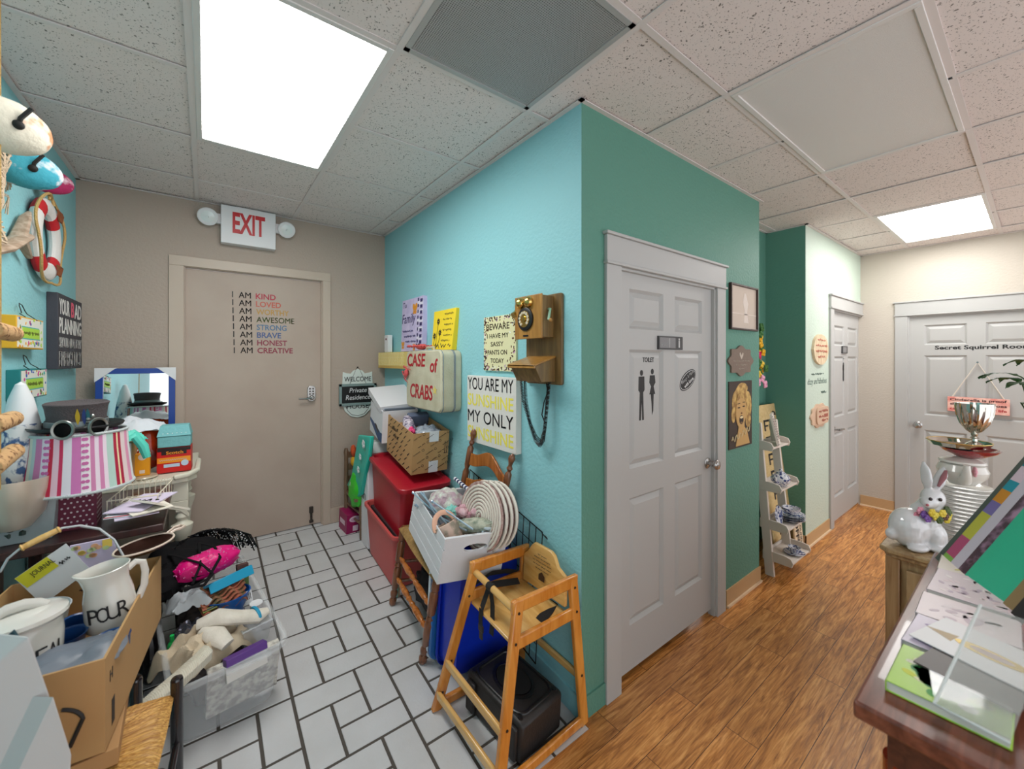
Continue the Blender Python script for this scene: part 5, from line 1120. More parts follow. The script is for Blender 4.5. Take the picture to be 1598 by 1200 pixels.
m_lp = M('lilac paper', (212, 200, 222), .8); m_cp = M('cream paper', (228, 220, 206), .8)
pls = [(-.23, 2.30, .04, 8, m_lp, 'lilac sheet at the bottom of the paper stack by the lamp'), (-.225, 2.31, .046, -12, m_whp, 'white sheet with red stripe in the paper stack by the lamp'), (-.205, 2.29, .052, 20, m_cp, 'cream greeting card in the paper stack by the lamp'), (-.21, 2.32, .058, -25, m_lp, 'uppermost lilac booklet in the paper stack by the lamp')]
for k, (x, y, z, a, m, lb) in enumerate(pls):
    b = B(); b.b2((-.065, -.12, 0), (.065, .12, .004)); 
    if k == 1: b.mat(1); b.b2((-.065, -.12, .004), (.065, -.11, .0045))
    if k == 3: b.mat(1); squig(b, -.03, .0, .08, .03, z=.0046); 
    one(b, 'paper_sheet', [m, m_redtxt if k == 1 else m_txt], lb, 'paper', T(x, y, TZ+.004+z) @ RZ(a), 'papers stacked by the lamp')
b = B(); b.b2((-.085, -.06, 0), (.085, .06, .008)); b.mat(1)
for k in range(8): b.prism(ell(.03, .02, 8, -.05+.013*k, .02*sin(k*2)), .001, T(0, 0, .008))
one(b, 'greeting_card', [m_cp, M('red poinsettia print', (206, 50, 46), .7)], 'cream card with red flower print leaning at the right of the papers', 'card', T(-.15, 2.27, TZ+.05) @ RZ(38) @ RY(28))
# skillet-like copper bowl with looped handle
t = thing('metal_dish', 'oval bronze dish with cream rim and looped handle beside the papers', 'dish', T(-.185, 2.11, .86) @ RZ(48) @ Matrix.Scale(.62, 4))
b = B(); b.lathe([(.0, 0), (.09, .004), (.135, .03), (.14, .04), (.13, .036), (.085, .012), (0, .008)], seg=36, sx=1.15, sy=.8); b.build('bowl', M('dark bronze', (90, 60, 50), .25, .8), t)
b = B(); b.tube([(.161*cos(a*pi/20), .112*sin(a*pi/20), .04) for a in range(40)], .006, 6, closed=True); b.tube([(.16, -.01, .04), (.19, -.015, .05), (.22, -.03, .05), (.255, -.02, .05), (.26, .015, .05), (.225, .03, .05), (.19, .012, .05), (.16, .015, .04)], .007, 8, flat=1.3); b.build('rim', M('cream enamel rim', (226, 206, 190), .35), t)
# ---------------------------------------------------------------- pail with bail handle, booklets
t = thing('pail', 'enamel pail with arched wire bail and wooden grip behind the big cardboard box', 'pail', T(-.40, 2.03, .60) @ RZ(4))
b = B().at(T(-.06, .0, -.02) @ Matrix.Diagonal((.62, .6, .9, 1))); b.lathe([(.1, .0), (.15, .2), (.153, .2), (.156, .206), (.15, .208), (.145, .2), (.095, .006), (0, .006)], seg=32); 
b.build('body', M('pale enamel', (206, 212, 216), .3), t)
bail = [at(0, 893, Y=2.0), at(12, 872, Y=2.0), at(30, 857, Y=2.0), at(62, 839, Y=2.01), at(97, 824, Y=2.02), at(125, 820, Y=2.03), at(155, 825, Y=2.03), at(178, 842, Y=2.03), at(195, 872, Y=2.03)]
TM = (T(-.40, 2.03, .60) @ RZ(4)).inverted(); bl = [TM @ p for p in bail]
b = B(); b.tube(bl, .0035, 8); b.tube([p+Vector((.0, .01, -.006)) for p in bl[5:]], .0028, 8); b.build('bail', M('white wire', (206, 210, 214), .3, .3), t)
b = B(); q0, q1 = bl[2].lerp(bl[3], .05), bl[4].lerp(bl[3], .08); b.turn(q0, q1, [(0, .008), (.04, .012), (.08, .009), (.5, .0105), (.92, .009), (.96, .012), (1, .008)], 14); b.build('grip', wood('pale grip wood', (214, 164, 90), (232, 190, 120), 2), t)
def slab3(name, pts, X_or, th, mats, label, cat, extra=None):
    b = B(); poly3(b, pts, th)
    if extra: extra(b)
    return one(b, name, mats, label, cat, smooth=0)
def quadframe(p, q_, r): return frame(p, Vector(q_)-Vector(p), Vector(r)-Vector(p))
a_, c_, d_ = at(24, 902, Y=2.16), at(103, 848, Y=2.165), at(142, 888, Y=2.16); e_ = a_+(d_-c_)
def ex(b):
    F_ = quadframe(a_, c_, a_-(d_-c_)) @ T(0, 0, .0065); W_ = (c_-a_).length; b.mat(1); b.b2((.0, -.045, .0035) if False else (0.0, -.05, .0008), (W_*.62, -.0, .0016), F_ @ RX(0)); b.mat(2); b.text('JOURNAL', .03, -.035, W_*.45, .022, F_, z=.0018); squig(b, W_*.66, -.055, .03, .018, F_, z=.0015)
one((lambda b: (poly3(b, [a_, c_, d_, e_], -.006), ex(b), b)[-1])(B()), 'booklet', [m_whp, M('citron yellow print', (214, 206, 40), .6), m_txt], 'white booklet with citron yellow title band standing behind the cardboard box', 'booklet', smooth=0)
a2, c2_, d2_, e2 = at(110, 851, Y=2.172), at(176, 838, Y=2.172), at(192, 885, Y=2.168), at(124, 905, Y=2.168)
def ex2(b):
    F_ = quadframe(a2, c2_, a2-(d2_-c2_)) @ T(0, 0, .0125); W_ = (c2_-a2).length; rr = random.Random(1)
    for k in range(14): b.mat(rr.choice((1, 2, 3))); b.prism(ell(.02, .016, 8, rr.uniform(.01, W_-.01), -rr.uniform(.01, .06)), .001, F_ @ T(0, 0, .0005))
    b.mat(3); b.b2((W_*.76, -.03, .0004), (W_, 0, .0012), F_)
one((lambda b: (poly3(b, [a2, c2_, d2_, e2], -.012), ex2(b), b)[-1])(B()), 'picture_book', [M('lavender cover', (202, 190, 218), .6), M('apricot print', (226, 170, 130), .6), M('soft green print', (190, 206, 150), .6), M('honey yellow print', (232, 200, 90), .6)], 'lavender picture book with animal drawings behind the jug', 'book', smooth=0)
# ---------------------------------------------------------------- big cardboard box
m_brd = wood('amber board', (180, 136, 86), (188, 146, 96), 2, rough=.85, coat=0)
XB = T(-.607, 1.545, .565) @ RZ(-6)
t = thing('cardboard_box', 'large open brown cardboard box holding a white jug and canister on the rush seat chair', 'box', XB)
b = B(); cbox(b, .40, .655, .245, .006); b.build('body', m_card, t)
b = B(); FX = frame((0, .649, 0), (1, 0, 0), (0, 0, 1)); FX = FX @ T(.22, .17, .0004) @ RZ(180)
b.text('WITH', -.12, .06, .14, .032, FX, bold=.03); b.text('WATER', -.13, .02, .15, .032, FX, bold=.03)
for i in range(3): squig(b, -.05, -.012-i*.016, .1-.015*i, .01, FX, r=.0018)
F2 = frame((.4, 0, 0), (0, 1, 0), (0, 0, 1)); b.text('H', .035, .16, .022, .03, F2, z=.0004); b.b2((.05, .03, .0003), (.075, .1, .0008), F2)
F3 = frame((0, 0, 0), (1, 0, 0), (0, 0, 1)); b.tube([tuple(F3 @ Vector((.30+.06*cos(R(a)), .1+.05*sin(R(a)), .0015))) for a in range(70, 0, -10)]+[tuple(F3 @ Vector((.335, .045, .0015)))], .005, 5)
b.build('printing', m_txt, t, smooth=0)
b = B(); b.b2((0, 0, 0), (.38, .36, .045)); one(b, 'flat_carton', M('kraft carton dark', (176, 134, 88), .85), 'flat brown carton under the big cardboard box on the rush seat', 'carton', T(-.565, 1.5, .512) @ RZ(2), bev=.002)
# jug
m_cer = M('glazed ivory ceramic', (222, 218, 210), .18, coat=.4); m_inner = m_cer
t = thing('ceramic_jug', 'white ceramic jug lettered POUR inside the big cardboard box', 'jug', T(-.236, 1.83, .742) @ RZ(-2) @ RY(-6) @ Matrix.Scale(.86, 4))
prof = [(.0, 0), (.062, 0), (.07, .008), (.072, .06), (.069, .12), (.061, .165), (.063, .2), (.07, .22), (.067, .222), (.058, .2), (.056, .16), (.062, .1), (.058, .01), (0, .008)]
b = B(); k0 = len(b.v); b.lathe(prof, seg=44)
for i in range(k0, len(b.v)):
    v = b.v[i]; a = math.atan2(v.y, v.x)
    if v.z > .17: f = max(0, cos(a-R(205)))**8*(v.z-.17)/.05; b.v[i] = Vector((v.x*(1+.22*f), v.y*(1+.22*f), v.z+.012*f))
b.build('body', m_cer, t)
b = B(); ha = R(22); b.tube([(r*cos(ha), r*sin(ha), z) for r, z in ((.06, .185), (.085, .2), (.105, .188), (.108, .15), (.1, .1), (.08, .06), (.062, .045))], .009, 10, flat=1.3); b.build('handle', m_cer, t)
def curved(b, s, a0, da, R0, z, h):
    for i, ch in enumerate(s):
        a = R(a0+da*i); b.text(ch, 0, 0, h*.62, h, frame((R0*cos(a), R0*sin(a), z), (-sin(a), cos(a), 0), (0, 0, 1)), al='C', d=.0006)
b = B(); curved(b, 'POUR', -118, 22, .0724, .05, .055); b.build('lettering', m_txt, t, smooth=0)
t = thing('canister', 'white ceramic canister with flat lid and strap handle at the left edge', 'canister', T(-.415, 1.74, .72) @ RZ(10) @ RX(-3))
b = B(); b.lathe([(.0, 0), (.075, 0), (.085, .01), (.088, .09), (.084, .13), (.078, .14), (0, .14)], seg=40); b.build('body', m_cer, t)
b = B(); b.lathe([(.0, .14), (.092, .14), (.098, .148), (.096, .158), (.05, .166), (0, .168)], seg=40); ld = b.build('lid', m_cer, t)
b = B(); b.tube([(-.06, -.01, .16), (-.045, -.006, .175), (-.02, 0, .186), (.01, .006, .186), (.035, .012, .176), (.05, .014, .163)], .008, 10, flat=1.8); b.build('handle', m_cer, ld)
b = B(); curved(b, 'CEREAL', -110, 17, .0885, .04, .04); b.build('lettering', m_txt, t, smooth=0)
b = B(); crumple(b, (0, 0, 0), .24, .2, .035, 2, 22, 3); one(b, 'grey_plastic_tray', M('slate grey plastic', (112, 120, 132), .4), 'rounded slate grey plastic piece at the front of the big cardboard box', 'tray', T(-.30, 1.655, .762) @ RZ(4))
for k, (x, y, a) in enumerate(((-.335, 1.79, 30), (-.22, 1.74, -20), (-.34, 1.86, 70))):
    b = B(); b.lathe([(.028, 0), (.036, .075), (.038, .078), (.033, .075), (.025, .004), (0, .004)], seg=20, sx=1.2, sy=.9); one(b, 'blue_cup', M('deep blue plastic', (26, 70, 130), .3), ('deep blue plastic cup between canister and jug', 'deep blue plastic cup in front of the jug', 'deep blue plastic cup behind the canister')[k], 'cup', T(x, y, .70-.02*(k == 1)) @ RZ(a) @ RX(12), 'blue cups in the cardboard box')
# ---------------------------------------------------------------- white boxes at the lower left
m_wg = M('light grey board', (200, 198, 198), .9, spec=.1)
def vbox(name, pix, Y, th, label, mats, inner=None):
    b = B(); pts = [at(x, y, Y=Y) for x, y in pix]; n = len(pts); v = Vector((-.12, th, .0)); b.add(pts+[p+v for p in pts], [tuple(range(n)), tuple(range(n, 2*n))[::-1]]+[(i, n+i, n+(i+1) % n, (i+1) % n) for i in range(n)])
    if inner: inner(b)
    return one(b, name, mats, label, 'box', smooth=0, bev=.004)
vbox('white_box', [(-30, 1055), (46, 992), (79, 1086), (5, 1210), (-30, 1250)], 1.36, .12, 'tilted light grey white box at the lower left edge, the upper of two', [m_wg])
vbox('white_box', [(84, 1086), (113, 1178), (108, 1260), (10, 1300), (28, 1205)], 1.33, .1, 'light grey white box in the bottom left corner, the lower of two', [m_wg])
b = B(); p = [at(-30, 1040, Y=1.5), at(35, 992, Y=1.5), at(48, 985, Y=1.5), at(-30, 1025, Y=1.5)]; poly3(b, [at(-30, 1030, Y=1.50), at(20, 985, Y=1.50), at(38, 1010, Y=1.5), at(-30, 1070, Y=1.5)], .01); one(b, 'teal_folder', M('dark teal board', (34, 72, 84), .6), 'dark teal folder edge behind the upper light grey box', 'folder', smooth=0)
# ---------------------------------------------------------------- rush seat chair in front
m_blw = M('black lacquer', (26, 22, 26), .18, coat=.6)
t = thing('rush_seat_chair', 'black framed low chair with golden rush seat under the cardboard box', 'chair', T(-.29, 1.62, 0))
for (x, y, h) in ((.215, .13, .535), (.105, .235, .52), (.19, -.2, .5), (-.19, .2, .5), (-.22, -.2, .5)):
    b = B(); b.cyl((x, y, fz(1.62+y)), (x, y, h), .017, seg=16); b.lathe([(.017, 0), (.015, .006), (.0, .009)], T(x, y, h), 16); b.build('leg', m_blw, t)
cs = [Vector((-.2, -.2, .5)), Vector((.17, -.2, .5)), Vector((.195, .12, .505)), Vector((-.19, .19, .505))]; cc = sum(cs, Vector())/4
b = B()
for i in range(4):
    p, q_ = cs[i], cs[(i+1) % 4]
    def fn(u, v, p=p, q_=q_):
        e = p.lerp(q_, u); r = e.lerp(cc, v); ang = min(1, v*6)*pi/2
        return r+Vector((0, 0, .02*math.sin(ang)-.016-.006*v+.0016*sin(u*150)))-(cc-e).normalized()*(.016*cos(ang))
    b.sheet(60, 16, fn, .03)
b.build('seat', wood('golden rush', (150, 98, 40), (224, 176, 98), 0, rough=.55, coat=0, stretch=70), t)
for z in (.18, .33): b = B(); b.cyl((.215, .13, z), (.19, -.2, z), .01); b.build('stretcher', m_blw, t)
# ---------------------------------------------------------------- clear bin with its heap
m_clear = M('clear polypropylene', (236, 240, 242), .12, trans=.0, alpha=.2, spec=.7, ior=1.45)
BX, BY, BA = .028, 2.48, 8
XBIN = TF(BX, BY, fz(BY)+.002, BA, 4.8)
t = thing('clear_bin', 'long clear plastic storage bin overflowing with cloth and party things on the tiles', 'bin', XBIN)
b = B(); tub(b, .385, .90, .29, .88, .05, .004, .016); b.build('body', m_clear, t)
b = B(); b.b2((-.03, -.478, .27), (.13, -.45, .278)); b.build('latch_lip', m_clear, t)
def put(b, name, m, label, cat, x, y, z, rot=None, **k): return one(b, name, m, label, cat, XBIN @ T(x, y, z) @ (rot or I4), **k)
rr = random.Random(11)
b = B(); b.ball((0, 0, 0), (.13, .36, .09), seg=26, rings=18, amp=.25, fr=3, p=.6); put(b, 'grey_fabric', M('grey brown jumble cloth', (120, 112, 110), .9, var=(8, (60, 56, 60), .15), bump=(20, .6)), 'jumbled grey brown cloth filling the clear bin, seen through its sides', 'cloth', 0, 0, .11)
m_cvs = M('natural canvas', (208, 192, 166), .9, bump=(160, .2)); m_cvw = M('bleached canvas', (226, 220, 208), .9, bump=(160, .2), var=(20, (206, 200, 186), .2))
def drape(b, c, w, d, h, seed, fr=3, n=26, edge=.06, th=.004):
    def fn(u, v):
        a, q = u-.5, v-.5; p = Vector((a*fr, q*fr, seed)); e = max(0, (max(abs(a), abs(q))*2-.6)/.4)
        r = abs(noise.noise(p*1.4+Vector((3, 1, 2))))
        return Vector((c[0]+a*w+.07*w*noise.noise(p+Vector((7, 0, 0))), c[1]+q*d+.07*d*noise.noise(p+Vector((0, 7, 0))), c[2]+h*(noise.noise(p)+1.1*(1-r))-edge*e*e))
    b.sheet(n, n, fn, th)
b = B(); drape(b, (0, 0, 0), .30, .24, .06, 2.2, 3.4, 30, .08); put(b, 'canvas_pouch', m_cvs, 'large beige canvas pouch on the near half of the clear bin', 'pouch', -.06, -.22, .25, RZ(25))
b = B(); b.b2((-.028, -.008, 0), (.028, .008, .003)); b.mat(1); b.b2((-.022, -.003, .003), (.022, .004, .0035)); put(b, 'woven_label', [M('olive woven label', (120, 130, 60), .8), M('navy woven label', (30, 40, 80), .8)], 'small olive and navy woven label on the beige canvas pouch', 'label', -.03, -.1, .345, RZ(12) @ RX(18))
b = B(); b.tube([(-.11, .03, .02), (-.04, .02, .035), (.04, -.01, .02), (.11, .0, -.01), (.155, .01, -.005)], [.03, .045, .038, .04, .018], 14, flat=.65); b.tube([(-.09, .0, .01), (-.05, -.05, .0), (-.01, -.10, -.03)], [.03, .045, .03], 12, flat=.6)
put(b, 'canvas_bag', m_cvw, 'rolled white canvas bag with blue band lying on the beige pouch', 'bag', .02, -.23, .325, RZ(-6))
b = B(); b.tube([(0, .042*cos(a*pi/12), .03*sin(a*pi/12)) for a in range(24)], .005, 6, closed=True, flat=1.4); put(b, 'rubber_band', M('cyan band', (30, 150, 190), .6), 'cyan band round the end of the white canvas bag', 'band', .125, -.232, .32, RZ(12))
b = B(); b.box((0, 0, 0), (.15, .05, .03)); b.mat(1); b.box((0, .002, -.045), (.15, .02, .06)); put(b, 'purple_book', [M('violet book spine', (86, 44, 130), .5), M('white pages', (222, 220, 214), .8)], 'violet spined book on the near rim of the clear bin', 'book', .045, -.425, .292, RZ(6) @ RX(-20), bev=.002)
b = B(); b.box((0, 0, 0), (.26, .03, .22)); put(b, 'paper_pad', M('printed newsprint', (214, 210, 200), .8, var=(40, (150, 146, 140), .1)), 'newsprint pad standing inside the near end of the clear bin', 'paper', .05, -.375, .15, RX(8))
b = B(); pts = [(-.2, 0, .02), (-.14, .01, .03), (-.07, .03, .03), (0, .05, .035), (.06, .08, .03)]; b.tube(pts, [.026, .032, .028, .028, .02], 12)
for k in range(40):
    u = k/40*4; i = int(u); p = Vector(pts[i]).lerp(Vector(pts[i+1]), u-i); b.tube([p+Vector((0, .031*cos(a), .031*sin(a))) for a in (0, .9, 1.8, 2.7, 3.6, 4.5, 5.4)], .004, 5, closed=True)
put(b, 'braided_rope', M('ivory crochet cord', (216, 212, 196), .95), 'thick ivory crocheted rope hanging over the near left corner of the bin', 'rope', -.10, -.44, .28, RZ(20))
m_silk = M('black stretch cloth', (16, 15, 18), .85, bump=(10, .6), spec=.2)
b = B(); b.ball((0, 0, 0), (.19, .2, .07), seg=34, rings=22, amp=.35, fr=2.6, seed=3); b.ball((-.12, -.12, -.02), (.1, .12, .08), seg=24, rings=14, amp=.35, fr=3, seed=6); put(b, 'black_garment', m_silk, 'heap of black stretchy clothing on the far half of the clear bin', 'clothing', -.06, .25, .44)
m_seq = M('black beaded fringe', (20, 20, 24), .3, .3); b = B()
for k in range(70):
    x = lerp(-.12, .14, k/69); y = .12*sin(pi*k/69)**.7; r = rr.random()*.02; o = [Vector((x, y+.02+r, .07)), Vector((x+.02, y+.05+r, .06)), Vector((x+.06*k/69+.02, y+.06+r, .02-.03*rr.random())), Vector((x+.09*k/69+.02, y+.05, -.05-.04*rr.random()))]
    b.tube(o, .0035, 5)
    for s in range(3): b.mat(1); b.ball(o[1].lerp(o[3], rr.random())+Vector((0, -.004, .003)), .0035, seg=6, rings=4); b.mat(0)
put(b, 'beaded_trim', [m_seq, m_whp], 'black fringe with silver beads on the far side of the black clothing', 'trim', .0, .24, .44)
b = B(); b.tube([(-.12, 0, .05), (-.1, -.1, .08), (-.02, -.2, .06), (.02, -.26, .02), (-.02, -.3, .0), (-.1, -.29, .01)], .007, 8, flat=.5); b.tube([(.0, .0, .07), (.05, -.1, .075), (.06, -.18, .05), (.0, -.27, .01), (-.09, -.3, .0)], .007, 8, flat=.5); b.tube([(.0, .0, .07), (-.01, -.1, .075), (-.02, -.2, .05), (-.06, -.28, .01)], .006, 8, flat=.5)
put(b, 'garment_straps', m_silk, 'thin black straps trailing over the pink sequin pouch', 'straps', -.03, .22, .46)
b = B(); b.ball((0, 0, 0), (.135, .06, .055), seg=30, rings=18, amp=.12, fr=3, p=.8); b.mat(1)
for k in range(150):
    a = rr.uniform(0, 2*pi); c = rr.uniform(.1, 1); p = Vector((.135*cos(a)*(1-c*c)**.5, .06*sin(a)*(1-c*c)**.5, .055*c)); b.ball(p*1.05, .0036, seg=5, rings=3)
put(b, 'sequin_pouch', [M('hot pink satin', (220, 14, 120), .35, bump=(30, .4)), M('pink sequin', (244, 150, 206), .15, .5)], 'hot pink sequinned pouch in front of the black clothing', 'pouch', -.01, .09, .475, RZ(14) @ RX(22))
b = B(); b.box((0, 0, 0), (.2, .05, .012)); b.box((0, -.028, -.018), (.2, .006, .045)); put(b, 'teal_folder', M('cyan card', (20, 150, 190), .45), 'bright cyan folder edge below the pink pouch', 'folder', .06, .01, .415, RZ(18) @ RX(-30), bev=.002)
t = thing('blue_bowl', 'round blue plastic bowl with bright rim at the right side of the clear bin', 'bowl', XBIN @ T(.05, -.03, .25) @ RX(-8))
b = B(); b.lathe([(.0, 0), (.07, .0), (.095, .09), (.098, .09), (.1, .094), (.094, .094), (.068, .006), (0, .006)], seg=32); b.build('bowl', M('blue plastic bowl', (20, 90, 170), .3), t)
m_camo = M('rust green leaf print', (96, 92, 60), .85, var=(30, (170, 96, 74), .12)); 
for k in range(6):
    b = B(); 
    def fn(u, v, k=k): return Vector((-.09+.18*u, -.02+.07*v, .012*sin(u*16+k)+.01*v+.004*k))
    b.sheet(24, 3, fn, .003); put(b, 'patterned_fan', m_camo, 'folded leaf print card fan in the blue bowl, layer %s' % ('nearest the canvas pouch', 'second from the canvas pouch', 'third from the canvas pouch', 'third from the cyan folder', 'second from the cyan folder', 'nearest the cyan folder')[k], 'fan', .03, -.09+.014*k, .33+.007*k, RZ(8), group='leaf print fans in the clear bin')
b = B(); b.lathe([(.0, 0), (.021, .0), (.027, .075), (.028, .077), (.0, .073)], seg=22); put(b, 'paper_cup', m_whp, 'small upright white cup at the right edge of the clear bin', 'cup', .15, -.13, .235)
b = B(); drape(b, (0, 0, 0), .15, .12, .03, 5.1, 3, 18, .04); put(b, 'grey_cloth', M('pale grey satin', (176, 182, 186), .5), 'pale grey satin cloth below the pink sequin pouch', 'cloth', -.1, -.02, .38, RZ(10))
b = B(); drape(b, (0, 0, 0), .13, .1, .03, 8.3, 5, 20, .05); put(b, 'foil_bag', M('grey mylar', (120, 120, 132), .15, .7), 'shiny dark grey foil bag at the left side of the clear bin', 'bag', -.1, -.1, .27)
b = B(); b.hexa([(-.05, -.05, 0), (.05, -.05, 0), (.05, .05, 0), (-.05, .05, 0), (-.06, -.06, .09), (.06, -.06, .09), (.06, .06, .09), (-.06, .06, .09)]); b.tube([(-.06, -.06, .09), (.06, -.06, .09), (.06, .06, .09), (-.06, .06, .09)], .005, 6, closed=True); put(b, 'clear_clamshell', M('clear ribbed plastic', (226, 232, 236), .1, alpha=.35, spec=.9), 'clear ribbed plastic food box right of the canvas bag', 'container', .115, -.22, .2, RZ(8))
b = B(); b.box((0, 0, 0), (.05, .004, .06)); b.mat(1)
for k in range(6): b.box((-.018+k*.007, -.0025, .005), (.003, .001, .03))
put(b, 'barcode_tag', [m_whp, m_txt], 'small white barcode tag near the white cup', 'tag', .125, -.06, .31, RZ(12) @ RX(-25))
b = B(); b.box((0, 0, 0), (.05, .03, .09)); b.mat(1); b.box((0, 0, .06), (.05, .03, .03)); put(b, 'green_camo_card', [M('moss green card', (90, 116, 64), .7), M('brown card', (90, 60, 56), .7)], 'moss green and brown card at the far right corner of the clear bin', 'card', .135, .08, .34, RX(-10))
for k, (c, lb) in enumerate((((30, 190, 90), 'bright green plastic toy piece between the boxes'), ((236, 206, 20), 'yellow plastic toy piece between the boxes'))):
    b = B(); b.ball((0, 0, 0), (.016, .02, .022), amp=.2); b.cyl((0, 0, 0), (0, 0, .05), .008); put(b, 'toy_piece', M('toy %d' % k, c, .4), lb, 'toy', -.165, -.12-.07*k, .25-.03*k)

# black sack added to fill the dark between the table and the bin
b = B(); b.ball((0, 0, 0), (.065, .24, .2), seg=34, rings=24, amp=.25, fr=2.6, seed=13, p=.75); one(b, 'dark_fill_sack', M('black fill', (18, 18, 20), .3, bump=(10, .7)), 'bulging black sack added to fill the dark between the table and the clear bin', 'bag', T(-.235, 2.55, fz(2.5)+.24))
# ================================================================ HALL
F = FK((2.905, YB, 1.949)); t = thing('framed_print', 'thin dark framed pale print above the ornate plaque beside the toilet door', 'picture', F)
b = B(); w, h, f = .205, .152, .012
b.b2((-w, -h, 0), (-w+f, h, .02)); b.b2((w-f, -h, 0), (w, h, .02)); b.b2((-w+f, h-f, 0), (w-f, h, .02)); b.b2((-w+f, -h, 0), (w-f, -h+f, .02)); b.build('frame', M('dark walnut frame', (60, 40, 36), .4), t, bev=.002)
b = B(); b.b2((-w+f, -h+f, .004), (w-f, h-f, .008)); b.mat(1); b.prism([(-.02, -.1), (.05, -.1), (.03, -.03), (.045, .03), (.01, .1), (-.015, .1), (-.035, .04), (-.01, -.02)], .0006, T(.02, 0, .008)); b.b2((-w+f, -.045, .008), (w-f, -.04, .0086)); b.build('print', [M('pale rose print', (206, 190, 176), .25, spec=.6), M('faded figure', (222, 210, 200), .4)], t, smooth=0)
F = FK((2.86, YB, 1.59)); t = thing('wall_plaque', 'grey brown ornate shaped plaque with pale writing between framed print and portrait poster', 'plaque', F)
pts = []
for i in range(72):
    a = 2*pi*i/72; c, s = cos(a), sin(a); r = 1/max(abs(c), abs(s)); q = .155*(1-.14*abs(sin(2*a))**3*1.0)+.012*cos(8*a); pts.append((c*r**.55*q*1.12, s*r**.55*q*.62))
b = B(); b.prism(pts, .012); b.build('board', M('taupe weathered board', (126, 110, 98), .8, bump=(60, .2)), t, bev=.001)
b = B(); b.prism([(0, .035), (.018, .058), (.028, .05), (.024, .035), (0, .01), (-.024, .035), (-.028, .05), (-.018, .058)], .0008, T(0, .0, .012))
for i in range(3): w_ = (.24, .17, .08)[i]; squig(b, -w_/2, -.008-i*.026, w_, .014, z=.013)
b.build('lettering', M('bone lettering', (196, 184, 170), .7), t, smooth=0)
F = FK((2.864, YB, 1.232)); t = thing('portrait_poster', 'sepia poster of a laughing curly blonde woman on the green wall', 'poster', F)
b = B(); b.b2((-.17, -.222, 0), (.17, .222, .006)); b.build('sheet', M('sepia black', (54, 40, 32), .5), t)
b = B(); m_s = [M('sepia skin', (196, 156, 96), .6), M('sepia blonde', (214, 178, 104), .6, var=(26, (150, 112, 60), .12)), M('sepia shadow', (120, 84, 50), .6), M('sepia dark', (40, 26, 22), .6), M('sepia ivory', (234, 214, 168), .6)]
b.mat(1); 
for (x, y, rx, ry) in ((0, .12, .2, .15), (-.08, .08, .1, .16), (.1, .05, .12, .2), (.02, .17, .16, .08), (.11, -.05, .08, .1), (-.11, .0, .06, .1)): b.prism(ell(rx, ry, 20, x, y), .0012, T(0, 0, .006+.0001*(rx*10)))
b.mat(0); b.prism([(-.08, -.21), (.13, -.21), (.09, -.12), (.05, -.09), (.05, -.02), (-.05, -.02), (-.04, -.09)], .001, T(0, 0, .0078)); b.prism(ell(.155, .225, 26, -.005, .02), .001, T(0, 0, .0086) @ RZ(-6))
b.mat(1); b.prism([(-.08, .08), (-.05, .135), (.02, .145), (.075, .1), (.08, .06), (.05, .1), (-.01, .112), (-.06, .09)], .001, T(0, 0, .0096))
b.mat(3); b.prism(ell(.04, .009, 12, -.038, .045), .0008, T(0, 0, .0097)); b.prism(ell(.04, .009, 12, .034, .05), .0008, T(0, 0, .0097)); b.prism([(-.06, .068), (-.02, .072), (-.02, .076), (-.06, .073)], .0006, T(0, 0, .0097)); b.prism([(.018, .076), (.056, .075), (.056, .08), (.018, .081)], .0006, T(0, 0, .0097)); b.prism(ell(.062, .06, 16, -.0, -.038), .0008, T(0, 0, .0097))
b.mat(4); b.prism(ell(.048, .016, 14, 0, -.022), .0006, T(0, 0, .0105)); b.mat(2); b.prism([(-.012, 0), (.014, 0), (.01, .012), (-.006, .012)], .0006, T(0, 0, .0097)); b.prism(ell(.034, .014, 10, 0, -.058), .0006, T(0, 0, .0104))
b.mat(4); rr = random.Random(3); b.tube([(-.14+.014*i, -.165+.022*sin(i*1.7)+.003*i, .0105) for i in range(20)], .0028, 4); b.build('portrait', m_s, t, smooth=0)
b = B(); b.b2((0, 0, 0), (.235, .073, .012)); b.mat(1); b.b2((.008, .008, .012), (.16, .065, .013)); b.mat(2); b.b2((.095, .01, .013), (.1, .063, .014)); squig(b, .02, .018, .045, .012, z=.0135); b.prism(ell(.014, .014, 10, .197, .058), .001, T(0, 0, .012)); b.b2((.19, .012, .012), (.204, .05, .013))
o = b.build('occupancy_slider', [M('gunmetal sign', (64, 64, 66), .4), M('grey sign inset', (126, 126, 128), .35), M('pale sign mark', (190, 190, 190), .5)], d2, bev=.001); o.location = (.34, 1.614, 0)
b = B(); b.b2((0, 0, 0), (.17, .075, .012)); b.mat(1); b.b2((.01, .01, .012), (.13, .065, .013)); o = b.build('occupancy_slider', [MC['gunmetal sign'], MC['grey sign inset']], d3, bev=.001); o.location = (.36, 1.64, 0)
